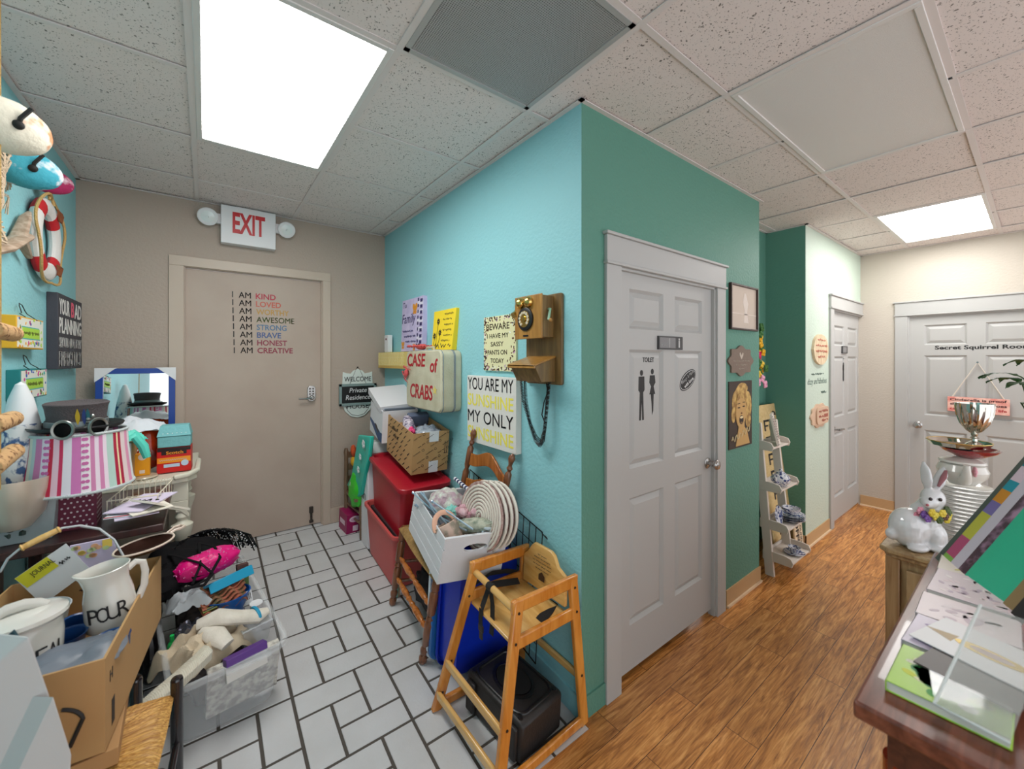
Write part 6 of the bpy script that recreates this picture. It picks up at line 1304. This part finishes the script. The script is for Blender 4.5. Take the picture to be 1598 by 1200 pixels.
# flower swag in the recess
t = thing('flower_swag', 'hanging swag of yellow, magenta and pink artificial flowers in the recess', 'flowers', T(3.74, YRB-.05, 1.62))
b = B(); b.tube([(0, .03, .32), (0, .01, .1), (0, 0, -.2)], .006, 6); b.build('stem', M('swag green', (50, 90, 46), .7), t)
rr = random.Random(6)
for k in range(30):
    z = .26-.017*k; x = rr.uniform(-.09, .09)*(1 if z > 0 else .7); c = ((232, 176, 30), (238, 200, 70), (206, 30, 90), (236, 170, 196), (60, 110, 50))[0 if .0 < z < .2 and rr.random() < .6 else (4 if z > .19 else (2 if -.02 < z < .03 else (3 if z < -.16 else rr.choice((0, 1, 4)))))]
    b = B(); 
    for j in range(6): a = R(60*j+k*17); b.ball((.018*cos(a), -.006*(j % 2), .018*sin(a)), (.016, .01, .016), seg=8, rings=6)
    b.ball((0, -.012, 0), .009, seg=8, rings=6)
    o = b.build('blossom' if c[1] != 110 else 'leaf_cluster', M('petal %d %d' % (c[0], c[1]), c, .7), t); o.location = (x, rr.uniform(-.04, .01), z)
# tall tan boards leaning
m_tan = wood('tan pine board', (196, 170, 116), (212, 188, 138), 2, rough=.6, coat=.1)
t = thing('lettered_board', 'tall tan board with big black letters leaning in the recess behind the ladder shelf', 'board', frame((3.60, 1.29, .0), (1, 0, 0), (-.1, .165, 1.2)))
b = B(); b.b2((0, 0, 0), (.42, 1.22, .012)); b.build('board', m_tan, t, bev=.002)
b = B(); rr = random.Random(9)
for i in range(8):
    y = 1.0-i*.14; b.b2((.14, y, .012), (.165, y+.09, .0135)); b.b2((.14, y+.075, .012), (.25, y+.092, .0135)); b.b2((.165, y+.035, .012), (.22, y+.048, .0135)); b.b2((.24, y, .012), (.262, y+.05, .0135))
b.tube([(.36+.03*cos(a*.5), 1.12+.03*sin(a*.5), .013) for a in range(11)], .008, 5); b.build('lettering', m_txt, t, smooth=0)
t = thing('coffee_sign', 'cream sign reading GROUND COFFEE sideways leaning low behind the ladder shelf', 'sign', frame((3.835, 1.225, .0), (1, 0, 0), (-.12, .08, 1)))
b = B(); b.b2((0, 0, 0), (.17, .34, .012)); b.build('board', M('cream sign board', (226, 208, 178), .6), t, bev=.001)
b = B(); b.text('COFFEE', 0, 0, .3, .07, T(.02, .325, .0125) @ RZ(-90), bold=.03); b.text('GROUND', 0, 0, .2, .035, T(.108, .27, .0125) @ RZ(-90), bold=.02); b.build('lettering', m_txt, t, smooth=0)
# ladder shelf
m_ls = M('cream white ladder paint', (222, 212, 202), .45)
t = thing('ladder_shelf', 'white four tier ladder shelf with blue and white crockery in the recess', 'shelf', T(3.5, 1.22, 0))
for x0, x1 in ((-.18, -.165), (.18, .13)):
    b = B(); dx = .012 if x0 > 0 else -.012
    b.hexa([(x0-abs(dx), -.03, 0), (x0+abs(dx), -.03, 0), (x0+abs(dx), .03, 0), (x0-abs(dx), .03, 0), (x1-abs(dx), .065, 1.12), (x1+abs(dx), .065, 1.12), (x1+abs(dx), .12, 1.12), (x1-abs(dx), .12, 1.12)]); b.build('side_rail', m_ls, t, bev=.002)
for z, dp in ((.12, .2), (.35, .19), (.63, .17), (.93, .14)):
    yb = .02+.09*z/1.1; xr = lerp(.185, .135, z/1.1); xl = -.18
    b = B(); b.b2((xl, yb-dp+.03, z), (xr, yb+.02, z+.014)); 
    for x in (xl, xr): b.prism([(yb+.02, z-.01), (yb-dp+.03, z-.01), (yb-dp+.02, z+.02), (yb-dp+.035, z+.05), (yb-dp+.08, z+.06), (yb+.02, z+.06)], .012, frame((x-.006, 0, 0), (0, 1, 0), (0, 0, 1)))
    b.b2((xl, yb+.01, z+.014), (xr, yb+.02, z+.04)); b.build('tier', m_ls, t, bev=.002)
m_bw = M('blue and white china', (222, 224, 230), .2, var=(60, (40, 60, 120), .05, .03), coat=.3)
def pot(name, label, X, s=1, cat='teapot'):
    t = thing(name, label, cat, X @ Matrix.Scale(s, 4)); b = B(); b.lathe([(.0, 0), (.035, 0), (.04, .006), (.062, .03), (.065, .055), (.05, .08), (.03, .088), (0, .088)], seg=24); b.build('body', m_bw, t)
    b = B(); b.lathe([(.032, .086), (.026, .1), (.01, .108), (.008, .115), (.012, .122), (0, .128)], seg=20); b.build('lid', m_bw, t)
    b = B(); b.tube([(-.055, 0, .03), (-.085, 0, .045), (-.1, 0, .08)], [.014, .01, .007], 10); b.build('spout', m_bw, t)
    b = B(); b.tube([(.058, 0, .07), (.09, 0, .075), (.095, 0, .045), (.06, 0, .025)], .006, 8); b.build('handle', m_bw, t)
pot('china_teapot', 'blue and white teapot on the second tier of the white ladder shelf', T(3.46, 1.2, .645), 1)
t = thing('framed_print', 'ornate black and white framed picture on the top tier of the ladder shelf', 'picture', frame((3.42, 1.21, .946), (1, .3, 0), (0, .22, 1)))
b = B(); w, h, f = .19, .235, .035
b.b2((0, 0, 0), (f, h, .015)); b.b2((w-f, 0, 0), (w, h, .015)); b.b2((f, 0, 0), (w-f, f, .015)); b.b2((f, h-f, 0), (w-f, h, .015)); b.mat(1)
for k in range(12):
    for (x, y) in ((.017, .01+k*.019), (w-.017, .01+k*.019)): b.prism(ell(.018, .01, 8, x, y), .002, T(0, 0, .0145))
b.build('frame', [m_ls, m_txt], t, smooth=0); b = B(); b.b2((f, f, .003), (w-f, h-f, .006)); b.build('picture', M('dusty rose picture', (166, 140, 136), .5), t)
for k in range(3):
    b = B(); b.lathe([(.0, 0), (.05, 0), (.085, .02), (.088, .022), (.083, .022), (.05, .004), (0, .004)], seg=28, sx=1.1); one(b, 'china_plate', m_bw, ('lowest blue and white plate stacked on the third tier', 'middle blue and white plate stacked on the third tier', 'uppermost blue and white plate stacked on the third tier')[k], 'plate', T(3.56, 1.16, .366+.016*k), 'stacked plates on the ladder shelf')
b = B(); b.lathe([(.0, 0), (.05, 0), (.07, .008), (.06, .008), (.0, .004)], seg=28); one(b, 'china_plate', m_bw, 'blue and white plate propped upright at the left of the third tier', 'plate', T(3.41, 1.2, .43) @ RX(80) @ RZ(10))
b = B(); b.lathe([(.0, 0), (.035, 0), (.06, .03), (.062, .045), (.058, .045), (.03, .006), (0, .006)], seg=28); one(b, 'china_bowl', m_bw, 'small blue and white bowl on top of the plates on the third tier', 'bowl', T(3.55, 1.16, .423))
b = B(); b.lathe([(.0, 0), (.04, 0), (.07, .014), (.066, .014), (.04, .004), (0, .004)], seg=28); one(b, 'saucer', m_bw, 'blue and white saucer on the lowest tier of the ladder shelf', 'saucer', T(3.52, 1.13, .136))
t = thing('teacup', 'blue and white teacup on the saucer of the lowest tier', 'cup', T(3.52, 1.13, .142)); b = B(); b.lathe([(.0, 0), (.02, 0), (.035, .03), (.042, .045), (.039, .045), (.03, .03), (.016, .004), (0, .004)], seg=24); b.build('bowl', m_bw, t); b = B(); b.tube([(.036, 0, .038), (.058, 0, .036), (.056, 0, .016), (.03, 0, .012)], .004, 6); b.build('handle', m_bw, t)
# far hall wall
F = FK((4.358, YD, 1.688)); t = thing('round_sign', 'round slatted wooden sign with pale red lettering on the far mint wall', 'sign', F)
b = B()
for k in range(6):
    x0 = -.2+k*.0667; x1 = x0+.064; r = .2
    ys = lambda x: max(.0, (r*r-x*x))**.5*.68
    P_1 = [(x0, -ys(x0)), ((x0+x1)/2, -ys((x0+x1)/2)), (x1, -ys(x1)), (x1, ys(x1)), ((x0+x1)/2, ys((x0+x1)/2)), (x0, ys(x0))]
    b.prism(P_1, .02)
b.build('slats', wood('whitewashed pine', (206, 184, 150), (226, 206, 174), 1, rough=.7, coat=0), t, bev=.001)
b = B(); [squig(b, -w_/2, y_, w_, .03, z=.021, r=.0025) for w_, y_ in ((.2, .07), (.3, .02), (.3, -.03), (.2, -.08))]; b.build('lettering', M('faded coral lettering', (196, 120, 100), .7), t, smooth=0)
b = B(); F = FK((4.33, YD, 1.37)); squig(b, -.17, .09, .32, .022, z=.001); b.text('dizzy and fabulous', -.26, -.005, .5, .07, z=0, slant=.2); squig(b, .08, -.08, .14, .03, z=.001); one(b, 'wall_lettering', M('grey green script', (70, 96, 86), .6), 'dark script vinyl writing between the round and scalloped signs', 'wall decal', F, smooth=0)
F = FK((4.35, YD, 1.1)); t = thing('scalloped_plaque', 'wooden scalloped plaque with raised layered sign low on the far mint wall', 'plaque', F)
b = B(); b.prism([(.23*cos(a*pi/40)*(1+.05*cos(a*pi/4)), .105*sin(a*pi/40)*(1+.06*cos(a*pi/4))) for a in range(80)], .012); b.build('backboard', M('blush wood', (206, 176, 150), .7), t, bev=.001)
b = B(); b.prism(rrect(.32, .15, .05, 6), .012, T(.04, 0, .012)); b.mat(1); squig(b, -.08, .025, .24, .03, z=.025, r=.003); squig(b, -.08, -.02, .12, .03, z=.025, r=.003); b.b2((.06, -.02, .0243), (.17, .01, .0248)); squig(b, .0, -.058, .16, .03, z=.025, r=.003); b.build('front_layer', [M('blush wood', (206, 176, 150), .7), M('rose brown print', (160, 90, 74), .7)], t, bev=.0)
# hanging sign on door 4
F = FE((XE-.004, .357, 1.172)); t = thing('hanging_sign', 'pink wooden sign about shoes hanging by cord on the white double panel door', 'sign', F)
b = B(); b.hexa([(-.192, -.07, 0), (.192, -.08, 0), (.192, -.08, .012), (-.192, -.07, .012), (-.192, .07, 0), (.192, .066, 0), (.192, .066, .012), (-.192, .07, .012)]); b.build('board', M('blotchy pink board', (222, 140, 130), .7, var=(16, (236, 190, 176), .1)), t, bev=.002)
b = B()
for i, s in enumerate(('Cinderella is proof', 'that a pair of shoes', 'can change your life')):
    b.mat(1 if i == 2 else 0); b.text(s, -.175, .026-i*.043, .35, .03, z=.0125, bold=.02)
b.build('lettering', [M('dark plum lettering', (60, 34, 40), .6), m_redtxt], t, smooth=0)
b = B(); b.tube([(-.16, .066, .006), (0, .4, .003), (.16, .062, .006)], .005, 6); b.build('cord', M('cotton cord', (214, 204, 190), .8), t)
b = B(); b.cyl((0, .4, 0), (0, .4, .012), .008, seg=10); b.build('hook', m_nickel, t)
# ================================================================ CABINET AND CROCKERY
m_pick = wood('pickled oak', (150, 120, 84), (186, 158, 116), 2, rough=.45, coat=.2)
t = thing('sideboard', 'pickled oak sideboard with moulded top carrying the white rabbit', 'sideboard', T(2.31, -.14, 0))
b = B(); b.prism([(0, -.3), (1.0, -.3), (1.0, .565), (.03, .565), (0, .535)], .022, T(-.02, 0, .778)); b.prism([(.012, -.28), (.99, -.28), (.99, .55), (.04, .55), (.012, .52)], .02, T(-.02, 0, .76)); b.build('top', m_pick, t, bev=.006, seg=3)
b = B(); b.b2((.02, -.28, .06), (.93, .5, .76)); b.build('carcass', m_pick, t, bev=.003)
FX = frame((.02, .5, .06), (0, -1, 0), (0, 0, 1))
for x0, x1 in ((.02, .25), (.27, .52), (.54, .76)):
    b = B(); b.b2((x0, .03, 0), (x1, .66, .018), FX); b.tube([tuple(FX @ Vector((lerp(x0+.03, x1-.03, u), v, .02))) for u, v in ((0, .08), (1, .08), (1, .5), (.85, .57), (.5, .61), (.15, .57), (0, .5))], .008, 8, closed=True); d_ = b.build('door', m_pick, t, bev=.004)
    b = B(); b.lathe([(.006, 0), (.006, .01), (.014, .018), (.0, .024)], FX @ T(x1-.02, .35, .018), 14); b.build('knob', m_brass, d_)
b = B(); b.b2((.0, -.29, 0), (.94, .51, .06)); b.build('plinth', m_pick, t, bev=.004)
b = B(); b.b2((-.0, .5, .2), (.06, .545, .765)); b.build('corner_post', wood('oak post', (140, 106, 70), (170, 138, 98), 2), t, bev=.004)
# plates
m_plate = M('white plate glaze', (226, 224, 218), .15, coat=.4); PX, PY = 2.58, .205
m_rimp = M('dark plate edge', (70, 66, 64), .3)
for k in range(16):
    z = .8+.0165*k
    b = B(); b.lathe([(.0, 0), (.05, 0), (.082, .008), (.09, .012), (.089, .0145), (.08, .0105), (.05, .003), (0, .003)], seg=36); o = tag(b.build('dinner_plate', m_plate, None, T(PX, PY, z)), 'white dinner plate in the tall stack under the white teapot', 'plate', 'dinner plates in a stack on the sideboard')
t = thing('teapot', 'white teapot with pink flowers standing on the stack of plates', 'teapot', T(PX, PY, 1.066) @ RZ(12) @ Matrix.Diagonal((.82, .82, 1, 1)))
b = B(); b.lathe([(.0, 0), (.05, 0), (.055, .006), (.09, .035), (.097, .06), (.085, .085), (.065, .096), (0, .096)], seg=36); b.build('body', m_cer, t)
b = B(); b.lathe([(.09, .094), (.085, .102), (.05, .112), (.0, .118)], seg=36); b.build('lid', m_cer, t)
b = B(); b.tube([(-.075, 0, .03), (-.11, 0, .05), (-.125, 0, .085), (-.128, 0, .1)], [.026, .02, .014, .012], 14); b.build('spout', m_cer, t)
b = B(); b.tube([(.085, 0, .08), (.125, 0, .085), (.14, 0, .06), (.12, 0, .035), (.085, 0, .03)], .008, 8); b.build('handle', m_cer, t)
def rose(par, p, c, s=.018, name='flower'):
    b = B(); b.ball(p, s*.6, seg=8, rings=6)
    for j in range(6): a = R(60*j); b.ball((p[0]+s*.7*cos(a), p[1], p[2]+s*.7*sin(a)), (s*.55, s*.4, s*.55), seg=8, rings=6)
    b.build(name, M('petal c%d %d' % (c[0], c[1]), c, .5), par)
for a, z, c in ((-160, .07, (214, 150, 160)), (-40, .066, (214, 150, 160)), (-58, .05, (90, 120, 70)), (-25, .05, (224, 180, 186))): rose(t, (.095*cos(R(a)), .095*sin(R(a)), z), c)
m_sil = M('polished silver', (206, 200, 190), .08, 1); m_redl = M('red lacquer', (150, 16, 26), .15, coat=.6)
b = B(); b.lathe([(.0, 0), (.05, 0), (.1, .025), (.115, .04), (.111, .04), (.09, .022), (.04, .004), (0, .004)], seg=36); one(b, 'lacquer_bowl', m_redl, 'shallow red lacquer bowl on the white teapot', 'bowl', T(PX+.01, PY-.02, 1.184) @ Matrix.Diagonal((.8, .8, .9, 1)))
t = thing('silver_dish', 'faceted silver dish with gold rim under the trophy cup', 'dish', T(PX, PY+.01, 1.212) @ Matrix.Diagonal((.74, .74, .8, 1)))
b = B(); b.lathe([(.0, .012), (.06, .012), (.12, .02), (.135, .042), (.132, .044), (.115, .024), (.06, .016), (0, .016)], seg=14); b.build('bowl', m_sil, t, smooth=0)
b = B(); b.tube([(.134*cos(a*pi/7), .134*sin(a*pi/7), .044) for a in range(14)], .003, 6, closed=True); b.build('rim', m_brass, t)
b = B(); b.lathe([(.0, .0), (.055, 0), (.055, .012), (0, .012)], seg=24); b.build('foot', m_black, t)
TPX, TPY = PX+.005, PY-.035
t = thing('trophy_cup', 'fluted silver trophy cup standing on top of the dishes', 'trophy', T(TPX, TPY, 1.224) @ Matrix.Diagonal((.82, .82, 1, 1)))
b = B(); N = 60; k0 = len(b.v); b.lathe([(.0, .062), (.012, .062), (.03, .075), (.052, .105), (.064, .14), (.069, .175), (.071, .19), (.067, .19), (.06, .15), (.045, .105), (.02, .078), (0, .074)], seg=N)
for i in range(k0, len(b.v)):
    v = b.v[i]
    if .075 < v.z < .18: a = math.atan2(v.y, v.x); f = 1+.045*(cos(a*20) > 0); b.v[i] = Vector((v.x*f, v.y*f, v.z))
b.build('cup', m_sil, t, smooth=25)
b = B(); b.lathe([(.0, 0), (.036, 0), (.037, .006), (.032, .01), (.034, .016), (.026, .022), (.012, .03), (.01, .04), (.018, .044), (.01, .05), (.014, .06), (.01, .064)], seg=30); b.build('stem', m_sil, t)
# rabbit figurine: x to the viewer's right, y away, z up
XR = frame((2.415, .318, .801), (.80, -.6, 0), (.6, .8, 0)) @ Matrix.Diagonal((.95, .95, 1.06, 1))
t = thing('rabbit_figurine', 'glossy white ceramic rabbit wearing a flower collar on the sideboard corner', 'figurine', XR)
b = B(); BL = [((-.03, .01, .075), (.075, .07, .078)), ((-.045, 0, .055), (.055, .06, .056)), ((.02, .0, .09), (.06, .06, .09)), ((.035, -.01, .15), (.046, .045, .05)), ((.045, -.02, .2), (.045, .042, .042)), ((.015, -.035, .192), (.032, .03, .027)), ((-.004, -.045, .185), (.018, .017, .016)),
    ((.03, -.045, .05), (.028, .028, .05)), ((.055, -.04, .05), (.026, .028, .05)), ((.02, -.062, .014), (.026, .03, .014)), ((.058, -.058, .014), (.026, .03, .014)), ((-.05, -.05, .014), (.045, .028, .015)), ((-.1, .02, .045), (.024, .024, .024)), ((.0, 0, .02), (.07, .055, .022))]
for c, r in BL: b.ball(c, r, seg=20, rings=14)
for (x0, z0, x1, z1) in ((.03, .232, .022, .345), (.06, .228, .118, .322)):
    b.tube([(x0, -.015, z0), (lerp(x0, x1, .3), -.012, lerp(z0, z1, .3)), (lerp(x0, x1, .7), -.008, lerp(z0, z1, .7)), (x1, 0, z1)], [.014, .026, .024, .006], 12, flat=.45)
o = b.build('body', M('glossy porcelain', (222, 222, 224), .1, coat=.8), t); m = o.modifiers.new('remesh', 'REMESH'); m.mode = 'VOXEL'; m.voxel_size = .0045; m.use_smooth_shade = True; m = o.modifiers.new('smooth', 'SMOOTH'); m.iterations = 6; m.factor = .5
b = B(); b.tube([(.058, -.032, .25), (.083, -.03, .285), (.105, -.02, .31)], [.006, .013, .006], 10, flat=.4); b.build('inner_ear', M('mauve ear', (160, 104, 110), .3), t)
for x, y in ((.035, -.066), (.0, -.058)): b = B(); b.ball((x, y+.004, .207), (.0075, .006, .007), seg=12, rings=8); b.build('eye', M('brown glass eye', (40, 20, 18), .05), t)
b = B(); b.ball((-.02, -.06, .186), (.006, .005, .005)); b.build('nose', M('rose nose', (180, 90, 100), .3), t)
fc = [(216, 140, 160), (222, 150, 170), (110, 74, 150), (130, 90, 170), (222, 196, 60), (228, 208, 80), (70, 90, 40), (226, 202, 70), (96, 60, 50), (222, 200, 60), (80, 100, 50), (226, 206, 80), (200, 206, 90), (70, 86, 44)]
for k in range(14): a = R(-165+11*k); rose(t, (.03+.066*cos(a), -.012+.062*sin(a), .145+.012*((k*5) % 3-1)+.02*cos(a)*0), fc[k], .0135)
# leafy plant at the right edge
t = thing('leafy_plant', 'sprig of dark green leaves in a slim grey vase at the right edge', 'plant', T(2.86, -.02, .80))
b = B(); b.lathe([(.0, 0), (.05, 0), (.056, .08), (.05, .42), (.054, .45), (.048, .45), (.044, .1), (0, .01)], seg=24); b.build('vase', M('grey green mottled glass', (96, 110, 106), .2, var=(30, (150, 160, 150), .1), spec=.8), t)
rr = random.Random(2); b = B(); tips = []
for k in range(9):
    a = rr.uniform(0, 6.28); q_ = (rr.uniform(.03, .16)*cos(a), rr.uniform(.03, .16)*sin(a), rr.uniform(.58, .8)); b.tube([(0, 0, .3), (q_[0]*.4, q_[1]*.4, .5), q_], .003, 5); tips.append(q_)
b.build('stems', M('plant stem', (60, 80, 40), .6), t)
for q_ in tips+[(-.05, .10, .72), (-.06, .125, .74)]:
    for k in range(3):
        a = rr.uniform(0, 360); b = B(); b.sheet(4, 8, lambda u, v: T(q_) @ RZ(a) @ RX(rr.uniform(-4, 4)-20) @ Vector(((u-.5)*.036*sin(pi*min(.98, v+.06)), v*.075, .01*sin(pi*v))), .0012); b.build('leaf', M('dark leaf', (36, 76, 30), .5), t)
# ================================================================ FOREGROUND DRESSER AND BOOKS
m_mah = wood('worn mahogany', (92, 46, 34), (128, 72, 54), 0, rough=.3, coat=.3); m_mahl = M('red brown lacquer leg', (124, 40, 20), .2, coat=.6)
DT = .90
t = thing('dresser_table', 'dark mahogany table covered with books in the right foreground', 'table', T(1.6, -.16, 0))
b = B(); b.b2((-.545, -.5, DT-.035), (.51, .395, DT)); b.build('top', m_mah, t, bev=.006, seg=3)
b = B(); b.b2((-.5, -.46, DT-.15), (.47, .35, DT-.035)); b.build('apron', wood('mahogany apron', (70, 34, 24), (98, 52, 38), 0, rough=.4), t, bev=.003)
for x, y in ((-.47, .33), (.44, .33), (-.47, -.43), (.44, -.43)):
    b = B(); b.turn((x, y, 0), (x, y, DT-.12), [(0, .018), (.04, .026), (.08, .02), (.3, .026), (.5, .018), (.55, .028), (.6, .02), (.8, .03), (.83, .022), (.86, .032), (1, .032)], 20); b.build('leg', m_mahl, t)
def book(X, w, d, h, cover, label, extra=None, name='book', cat='book', group=None, page=None):
    """flat book, near-left corner at origin; x along w, y toward -Y via frame"""
    t = thing(name, label, cat, X, group); b = B(); b.b2((0, 0, 0), (w, d, .0018)); b.b2((0, 0, h-.0018), (w, d, h)); b.b2((0, d-.002, 0), (w, d, h)); b.build('cover', cover, t, bev=.0006)
    b = B(); b.b2((.003, .003, .0018), (w-.003, d-.002, h-.0018)); b.build('pages', page or M('white pages', (222, 220, 214), .8), t)
    if extra: bb = B(); mats = extra(bb, w, d, h); bb.build('cover_print', mats, t, smooth=0)
    return t
def blobs(cols, n, seed, rx=.03, ry=.02):
    def f(b, w, d, h):
        rr = random.Random(seed)
        for k in range(n):
            sx = rr.uniform(.5, 1)*rx; sy = rr.uniform(.5, 1)*ry; x = rr.uniform(sx, w-sx); y = rr.uniform(sx, d-sx); b.mat(rr.randrange(len(cols))); b.prism(ell(sx, sy, 10), .0004, T(x, y, h) @ RZ(rr.random()*180))
        return [M('cover ink %d %d %d' % c, c, .45) for c in cols]
    return f
def FB2(x, y, z, rz=0): return T(x, y, z) @ RZ(rz)
zt = DT+.001
specs = [(1.14, .178, .17, (160, 206, 60), 'green and yellow abstract covered book nearest the table corner', [(60, 160, 60), (206, 216, 50), (232, 232, 190), (30, 130, 60), (240, 240, 220)], 50, .05, .03),
    (1.325, .17, .175, (206, 196, 216), 'lilac covered book with blue edge, second from the table corner', [(150, 130, 180), (224, 214, 228), (120, 120, 170), (90, 90, 130)], 26, .05, .02),
    (1.515, .155, .18, (224, 210, 214), 'pale blush covered book under the white gold emblem card', [(232, 222, 226), (206, 190, 200)], 14, .05, .02),
    (1.68, .2, .2, (214, 198, 206), 'blossom patterned lilac book, fourth from the table corner', [(236, 226, 228), (190, 170, 190), (226, 206, 214)], 60, .025, .012),
    (1.895, .15, .19, (226, 218, 206), 'cream and yellow edged book, farthest flat one from the table corner', [(206, 200, 110), (236, 230, 220)], 10, .04, .02)]
for k, (x, w, d, c, lb, cols, n, rx, ry) in enumerate(specs):
    book(FB2(x, .205-d-(.0 if k else .005), zt, (0, -2, 1.5, -1, 2)[k]), w, d, .022+.003*(k % 2), M('book cover %d' % k, c, .35), lb, blobs(cols, n, k+1, rx, ry))
# underlying second books to give the shelf of spines
# white card with gold emblem
t = thing('greeting_card', 'large white card with gold oval emblem lying across the flat books', 'card', frame((1.345, .165, zt+.031), (1, -.28, 0), (.28, 1, .0)) @ T(0, -.17, 0))
b = B(); b.b2((0, 0, 0), (.17, .2, .002)); b.build('card', m_whp, t)
b = B(); b.prism(ell(.04, .12, 20, .08, .09), .0006, T(0, 0, .002)); b.mat(1); b.prism(ell(.022, .07, 16, .08, .09), .0004, T(0, 0, .0026)); b.mat(2); b.prism([(.06, .15), (.1, .15), (.08, .2)], .0004, T(0, 0, .002)); b.build('emblem', [M('antique gold ink', (176, 150, 66), .35, .4), M('pale rose ink', (206, 186, 182), .5), M('gold tip ink', (166, 140, 90), .4)], t, smooth=0)
# acrylic sign holder standing on the nearest book
m_acr = M('clear acrylic', (206, 210, 206), .05, alpha=.25, spec=1); 
t = thing('acrylic_stand', 'clear acrylic card stand with bright base edge on the nearest books', 'stand', T(0, 0, 0))
z0 = zt+.03; p0 = at(1458, 1098, Z=z0); p1 = at(1577, 1160, Z=z0); q0 = at(1528, 950, Y=p0.y+.01); v = Vector((.25, -.044, .12))
b = B(); poly3(b, [p0, p1, p1+v, p0+v], .003); b.build('panel', m_acr, t)
b = B(); poly3(b, [p0, p1, p1+Vector((.11, .0, 0)), p0+Vector((.11, .02, 0))], .003); b.build('base', m_acr, t)
b = B(); b.tube([p0+v, p0, p1], .0028, 8); b.build('edge', M('acrylic edge light', (226, 232, 230), .1), t)
# dark grey card behind the acrylic
b = B(); b.b2((0, 0, 0), (.12, .15, .003)); one(b, 'dark_booklet', M('charcoal booklet', (70, 62, 60), .4), 'dark grey booklet seen through the acrylic stand', 'booklet', T(1.215, .025, zt+.027) @ RZ(-12))
# leaning books
A_ = Vector((2.03, .225, zt)); Eb = Vector((-.135, -.086, 0)); V_ = Vector((.15, -.12, .225)); dirn = Vector((-.174, -.082, 0))
def lean(name, p0, ln, el, th, cov, label, page=None, extra=None):
    t = thing(name, label, 'book', T(p0)); n = dirn.normalized()*th
    e = Eb*el; v = V_*ln; up = Vector((0, 0, .003))
    def hx(o, e, v, n): b = B(); b.hexa([o, o+e, o+e+n, o+n, o+v, o+e+v, o+e+v+n, o+n+v]); return b
    b = hx(up, e, v, n*.12); b.hexa([up+n*.88, up+e+n*.88, up+e+n, up+n, up+v+n*.88, up+e+v+n*.88, up+e+v+n, up+v+n]); b.hexa([up+n*.1, up+e*.03+n*.1, up+e*.03+n*.9, up+n*.9, up+v+n*.1, up+v+e*.03+n*.1, up+v+e*.03+n*.9, up+v+n*.9]); b.build('cover', cov, t)
    b = hx(up+e*.03+n*.13+v*.01, e*.94, v*.98, n*.74); b.build('pages', page or M('white pages', (222, 220, 214), .8), t)
    if extra: bb = B(); mats = extra(bb, frame(up+n*1.01+e, -e, v), e.length, v.length); bb.build('cover_print', mats, t, smooth=0)
    return t
m_rain = stripes('rainbow stripe cover', [(1, (40, 130, 150)), (1, (214, 150, 40)), (.8, (120, 110, 180)), (2, (150, 180, 60)), (1.4, (190, 90, 110)), (3, (130, 180, 80)), (1.6, (180, 80, 120)), (2, (190, 190, 70)), (1, (120, 110, 170)), (1, (206, 140, 40)), (.8, (30, 150, 170)), (1.2, (220, 200, 214))], 'lin', 1.5, axis=2)
lean('book', A_, 1.9, .8, .022, M('grey green board', (72, 84, 78), .5), 'tall dark grey green book at the back of the leaning row')
lean('book', A_+dirn*.13, 1.85, .85, .048, m_rain, 'leaning book with rainbow striped cover in the foreground row')
lean('book', A_+dirn*.4, 1.7, .9, .042, M('pale lilac cover', (206, 200, 214), .4), 'thick white lilac book leaning between the rainbow and dark ones')
lean('book', A_+dirn*.65, 1.6, .95, .03, M('plum black cover', (70, 44, 62), .35, var=(20, (176, 140, 170), .1, .05)), 'dark plum book with mauve pattern leaning behind the teal book')
def dog(b, F_, w, h):
    b.mat(0); b.prism(ell(.045, .03, 14, w*.5, h*.55), .0008, F_); b.prism(ell(.02, .03, 10, w*.42, h*.62), .0008, F_); b.mat(1); b.prism(ell(.05, .035, 16, w*.48, h*.45), .0007, F_); b.mat(2); b.prism(ell(.024, .016, 12, w*.48, h*.45), .0009, F_); b.mat(3); b.prism(ell(.03, .02, 10, w*.35, h*.38), .0008, F_); b.prism(ell(.018, .014, 8, w*.5, h*.52), .001, F_)
    return [M('grey dog print', (90, 80, 80), .5), M('red wreath print', (190, 20, 40), .5), M('green wreath print', (30, 120, 60), .5), M('white fur print', (220, 214, 210), .5)]
lean('book', A_+dirn*.86, 1.35, 1.1, .026, M('teal green cover', (40, 190, 150), .3), 'teal green book with dog and wreath picture on its cover', extra=dog)
lean('book', Vector((1.735, .075, zt)), .95, .8, .02, M('gold brown cover', (150, 126, 84), .4), 'gold lettered brown book leaning in front of the teal one')
lean('book', Vector((1.685, .06, zt)), .95, .8, .026, M('black glossy cover', (24, 24, 28), .3), 'black book leaning between the gold and red ones')
def redp(b, F_, w, h):
    b.mat(0); b.b2((w*.3, h*.3, 0), (w*.8, h*.7, .0008), F_); b.mat(1); b.prism(ell(.02, .02, 10, w*.8, h*.35), .0008, F_); return [m_whp, M('orange label print', (230, 90, 40), .5)]
lean('book', Vector((1.625, .04, zt)), .9, .85, .03, M('crimson cover', (170, 16, 36), .3), 'crimson book with white label, nearest of the leaning row', extra=redp)
"""end"""
